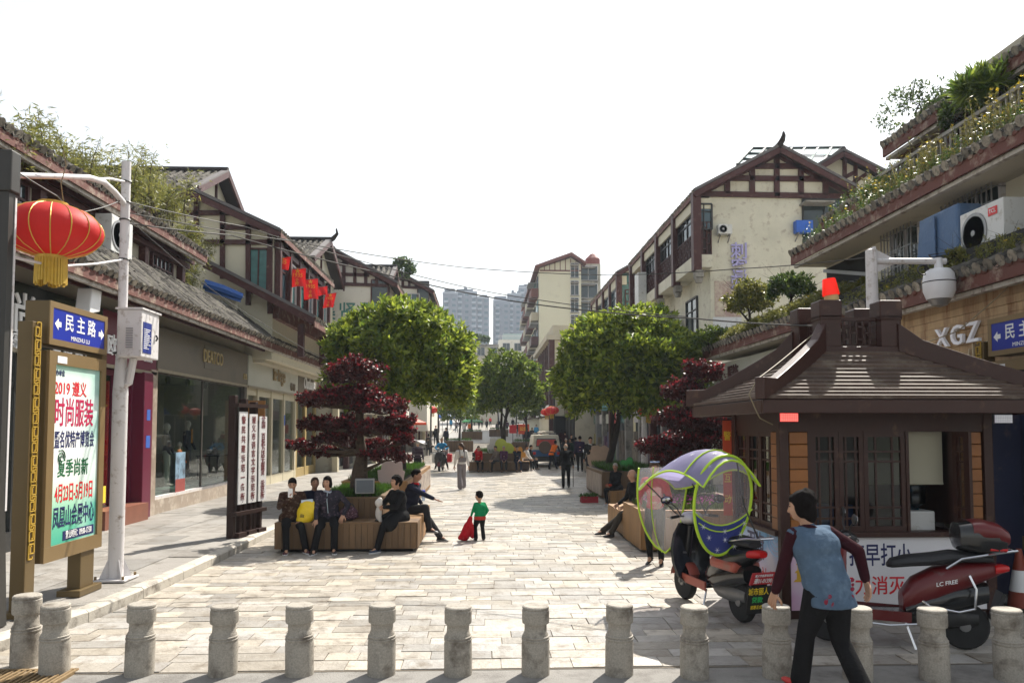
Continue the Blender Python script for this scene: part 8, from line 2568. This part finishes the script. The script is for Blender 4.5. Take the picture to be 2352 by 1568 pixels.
m.build('mittens', cloth('dull red wool', (.36, .05, .03)), ow, True, kind='stuff')
vg = G(1268, 1076)
person('worker in orange vest bending at the back of the van', (vg.x, vg.y - .5, 0), face_dir(.55, .84), 1.66, (0, -.1, .88), (4, 38), 0, (0, 20), ((-.16, -.10, .085), (.14, .16, .085)), (0, 0), ((-.1, .5, .95), (.2, .5, .9)), None, C_NAVY, C_NAVY, SKIN_D, ('short', HAIR), SHOE_B, None, 1, 0, C_ORNG, .01, 1.08)
SEAT = dict(pel=(0, 0, .58), ankles=((-.11, .42, .085), (.11, .40, .085)), wrists=((-.10, .34, .62), (.10, .34, .62)))
ryd = G(1013, 1080)
person('rider in sky blue shirt sitting astride the cargo motorbike', (ryd.x + .02, ryd.y + .35, 0), face_dir(0, -1), 1.66, (0, 0, .92), (0, 14), 0, (0, 24), ((-.34, .12, .085), (.34, .12, .085)), (20, -20), ((-.2, .42, 1.06), (.2, .42, 1.06)), ((-1, 0, -.4), (1, 0, -.4)), C_BLUE, C_BLACK, SKIN_D, ('short', HAIR), SHOE_B, None, 1, knee=((-.6, 1, 0), (.6, 1, 0)))
for lab, px, Y, fd, tp_, lw, hr, kw in (('woman in red jacket raising a hand to her brow next to the wheelchair', 1098, 39.3, (.3, -1), C_RED, C_BLACK, ('short', HAIR), dict(wrists=((-.1, .34, .62), (-.02, .14, 1.17)))),
                                      ('person in taupe coat on the group planter turned to the wheelchair', 1141, 39.25, (-.8, -.6), C_TAUP, C_CHAR, ('short', HAIR), {}),
                                      ('person in plum jacket with grey cap sitting on the group planter', 1157, 39.2, (0, -1), C_PURP, C_BLACK, ('short', HAIR_G), {}),
                                      ('person in dark navy jacket resting chin on hand at the group planter', 1187, 39.2, (.2, -1), C_NAVY, C_NAVY, ('short', HAIR), dict(wrists=((-.05, .3, .62), (.05, .20, 1.02)))),
                                      ('person in brown hat and coat on the far bench of the group planter', 1130, 40.6, (-.5, -.8), C_FLOR, C_CHAR, ('short', HAIR_B), {}),
                                      ('young man in white and black shirt with pale shoes perched at bench end', 1207, 40.4, (.8, -.5), C_WHITE, C_BLACK, ('short', HAIR), {}),
                                      ('youth in black shirt looking down behind the white shirted one', 1216, 41.3, (.9, -.3), C_BLACK, C_CHAR, ('short', HAIR), {})):
    d = dict(SEAT); d.update(kw)
    person(lab, (P(px, 1040, Y).x, Y, 0), face_dir(*fd), 1.6, top=tp_, low=lw, hair=hr, shoes=SHOE_W if 'pale' in lab else SHOE_B, lod=1, group='people around the group planter', lean=(0, 6), **d)
sg = G(959, 1100, .12)
person('woman in dark striped sweater standing by the long planter', (P(959, 1060, 33).x, 33, .05), face_dir(.1, 1), 1.58, top=cloth('striped sweater', (.03, .02, .03), .2, 8, dirt=((.3, .26, .27), .3, 3), stretch=(.2, .2, 9)), low=C_BLACK, hair=('short', HAIR_G), fat=1.12)
bw = person('schoolchild with grey backpack sitting by the steel litter bin', (*G(1358, 1095).xy, 0), face_dir(.3, 1), 1.5, top=C_CHAR, low=C_BLACK, hair=('short', HAIR_B), **SEAT)
MB().ell((0, -.2, .85), (.17, .11, .24), 12, 8).build('backpack', cloth('grey backpack', (.05, .05, .06)), bw, True)
person('man in grey jacket and white shirt walking towards us by the printed planter', (P(1360, 1000, 30).x, 30.5, .12), face_dir(-.1, -1), 1.7, ankles=((-.09, .14, .085), (.09, -.14, .1)), top=C_CHAR, low=C_NAVY, vest=None, collar=C_WHITE)
person('man in dark violet jacket walking away on the gallery side pavement', (P(1332, 1000, 37).x, 37.0, .12), face_dir(.1, 1), 1.68, ankles=((-.09, .14, .085), (.09, -.14, .1)), top=cloth('dark violet jacket', (.03, .022, .05)), low=C_BLACK)
for lab, px, Y, tp_, hr in (('grey haired person in black coat beside a parked scooter on the gallery side', 1300, 44, C_BLACK, ('short', HAIR_G)), ('person in dark green jacket next to grey haired one on the gallery side', 1309, 45.5, cloth('dark green jacket', (.015, .035, .025)), ('short', HAIR))):
    person(lab, (P(px, 1000, Y).x, Y, .0), face_dir(-.2, -1), 1.6, top=tp_, low=C_BLACK, hair=hr, lod=0)

# crowd in the far street: copies of three walking figures in their own clothes
base = [person('stroller in black jacket far down the street near blue canopy', (0, 0, 0), 0, 1.66, ankles=((-.09, .16, .085), (.09, -.16, .11)), top=C_BLACK, low=C_CHAR, lod=0, group='strollers far down the street'),
        person('stroller in taupe coat far down the street near far planter', (0, 0, 0), 0, 1.56, ankles=((-.07, -.12, .1), (.07, .12, .085)), top=C_TAUP, low=C_BLACK, lod=0, coat=.4, hair=('bob', HAIR), group='strollers far down the street'),
        person('person standing in navy jacket far down the street by lamp', (0, 0, 0), 0, 1.7, top=C_NAVY, low=C_BLACK, lod=0, fat=1.08, group='strollers far down the street')]
spots = [(1001, 69, 2, C_BLACK, 'broad man in black standing with his back to us before the twin lamp'), (1024.5, 67, 2, C_NAVY, 'man in black suit standing by the second lamp post'), (984, 56, 1, C_OLIV, 'stout person in olive coat at the shop side litter bin'),
         (1079, 92, 0, C_ORNG, 'person in mustard jacket beside far planter box'), (1066, 95, 1, C_WHITE, 'person in white top beside far planter box'), (1100, 120, 0, C_BLACK, 'dark walker in mid street just left of far light patch'), (1107, 128, 2, C_TAUP, 'taupe clad walker in mid street in far light patch'),
         (1118, 115, 1, C_BLACK, 'black clad walker nearing the hidden end of street'), (1126, 135, 0, C_RED, 'tiny walker in red at the end of street'), (1090, 140, 1, C_NAVY, 'tiny navy walker at the end of street'), (1048, 104, 0, C_GREY, 'grey walker on far shop side'), (1036, 118, 1, C_BLUE, 'blue walker on far shop side'),
         (1211, 66, 0, C_NAVY, 'navy walker crossing behind the van'), (1222, 72, 1, C_CHAR, 'charcoal coat walker behind the van'), (1203, 84, 2, C_GREY, 'grey clad person beyond the van'), (1190, 90, 0, C_BLACK, 'black clad person under the middle tree'), (1232, 78, 2, C_BLUE, 'blue shirted person beyond van roof'), (1242, 62, 1, C_RED, 'person in red past van roof'),
         (1298, 58, 0, C_MAR, 'person in maroon on gallery side past the van'), (1290, 62, 2, C_MAR, 'second person in maroon standing past the van'), (1312, 52, 0, C_CHAR, 'charcoal walker on gallery side pavement'), (1322, 50, 1, C_NAVY, 'navy coat walker on gallery side pavement'), (1260, 80, 1, C_TAUP, 'taupe coat far beyond van'), (1150, 110, 2, C_NAVY, 'navy figure behind the clover boards'),
         (1142, 98, 1, C_BLACK, 'black coat behind tulip board'), (1165, 102, 0, C_PURP, 'plum jacket behind leaf board'), (1178, 118, 2, C_BLACK, 'distant dark figure under the red notice'), (1216, 120, 0, C_CHAR, 'distant charcoal figure past red notice'), (1075, 150, 2, C_BLACK, 'speck of a dark figure at far shop doors'), (1095, 155, 0, C_CHAR, 'speck of a charcoal figure at street end')]
used = set()
for i, (px, Y, k, tp_, lab) in enumerate(spots):
    o = dup(base[k]) if k in used else base[k]
    used.add(k)
    for c in KIDS.get(o) or [q for q in COL.objects if q.parent is o]:
        if c.name.startswith('jacket'): c.material_slots[0].link, c.material_slots[0].material = 'OBJECT', tp_
    x = P(px, 985, Y).x
    o.location = (x, Y, gz(Y) + (.12 if x < -4.2 or x > 6.3 else 0))
    o.rotation_euler = (0, 0, rnd.choice((0, math.pi)) + rnd.uniform(-.4, .4))
    o['label'] = lab

# ------------------------------------------------------------------ air
hz = MB().b2((-120, -9, -1.1), (130, 470, 120)).build('haze', None, None)
hz.data.materials.clear()
hm = bpy.data.materials.new('thin haze')
hm.use_nodes = True
N = hm.node_tree.nodes
N.remove(N['Principled BSDF'])
pv = N.new('ShaderNodeVolumePrincipled')
pv.inputs['Color'].default_value = (.72, .84, 1, 1)
pv.inputs['Density'].default_value = .00036
pv.inputs['Anisotropy'].default_value = .3
hm.node_tree.links.new(pv.outputs[0], N['Material Output'].inputs['Volume'])
hz.data.materials.append(hm)
tag(hz, kind='stuff')
bpy.data.scenes.remove(TMP)
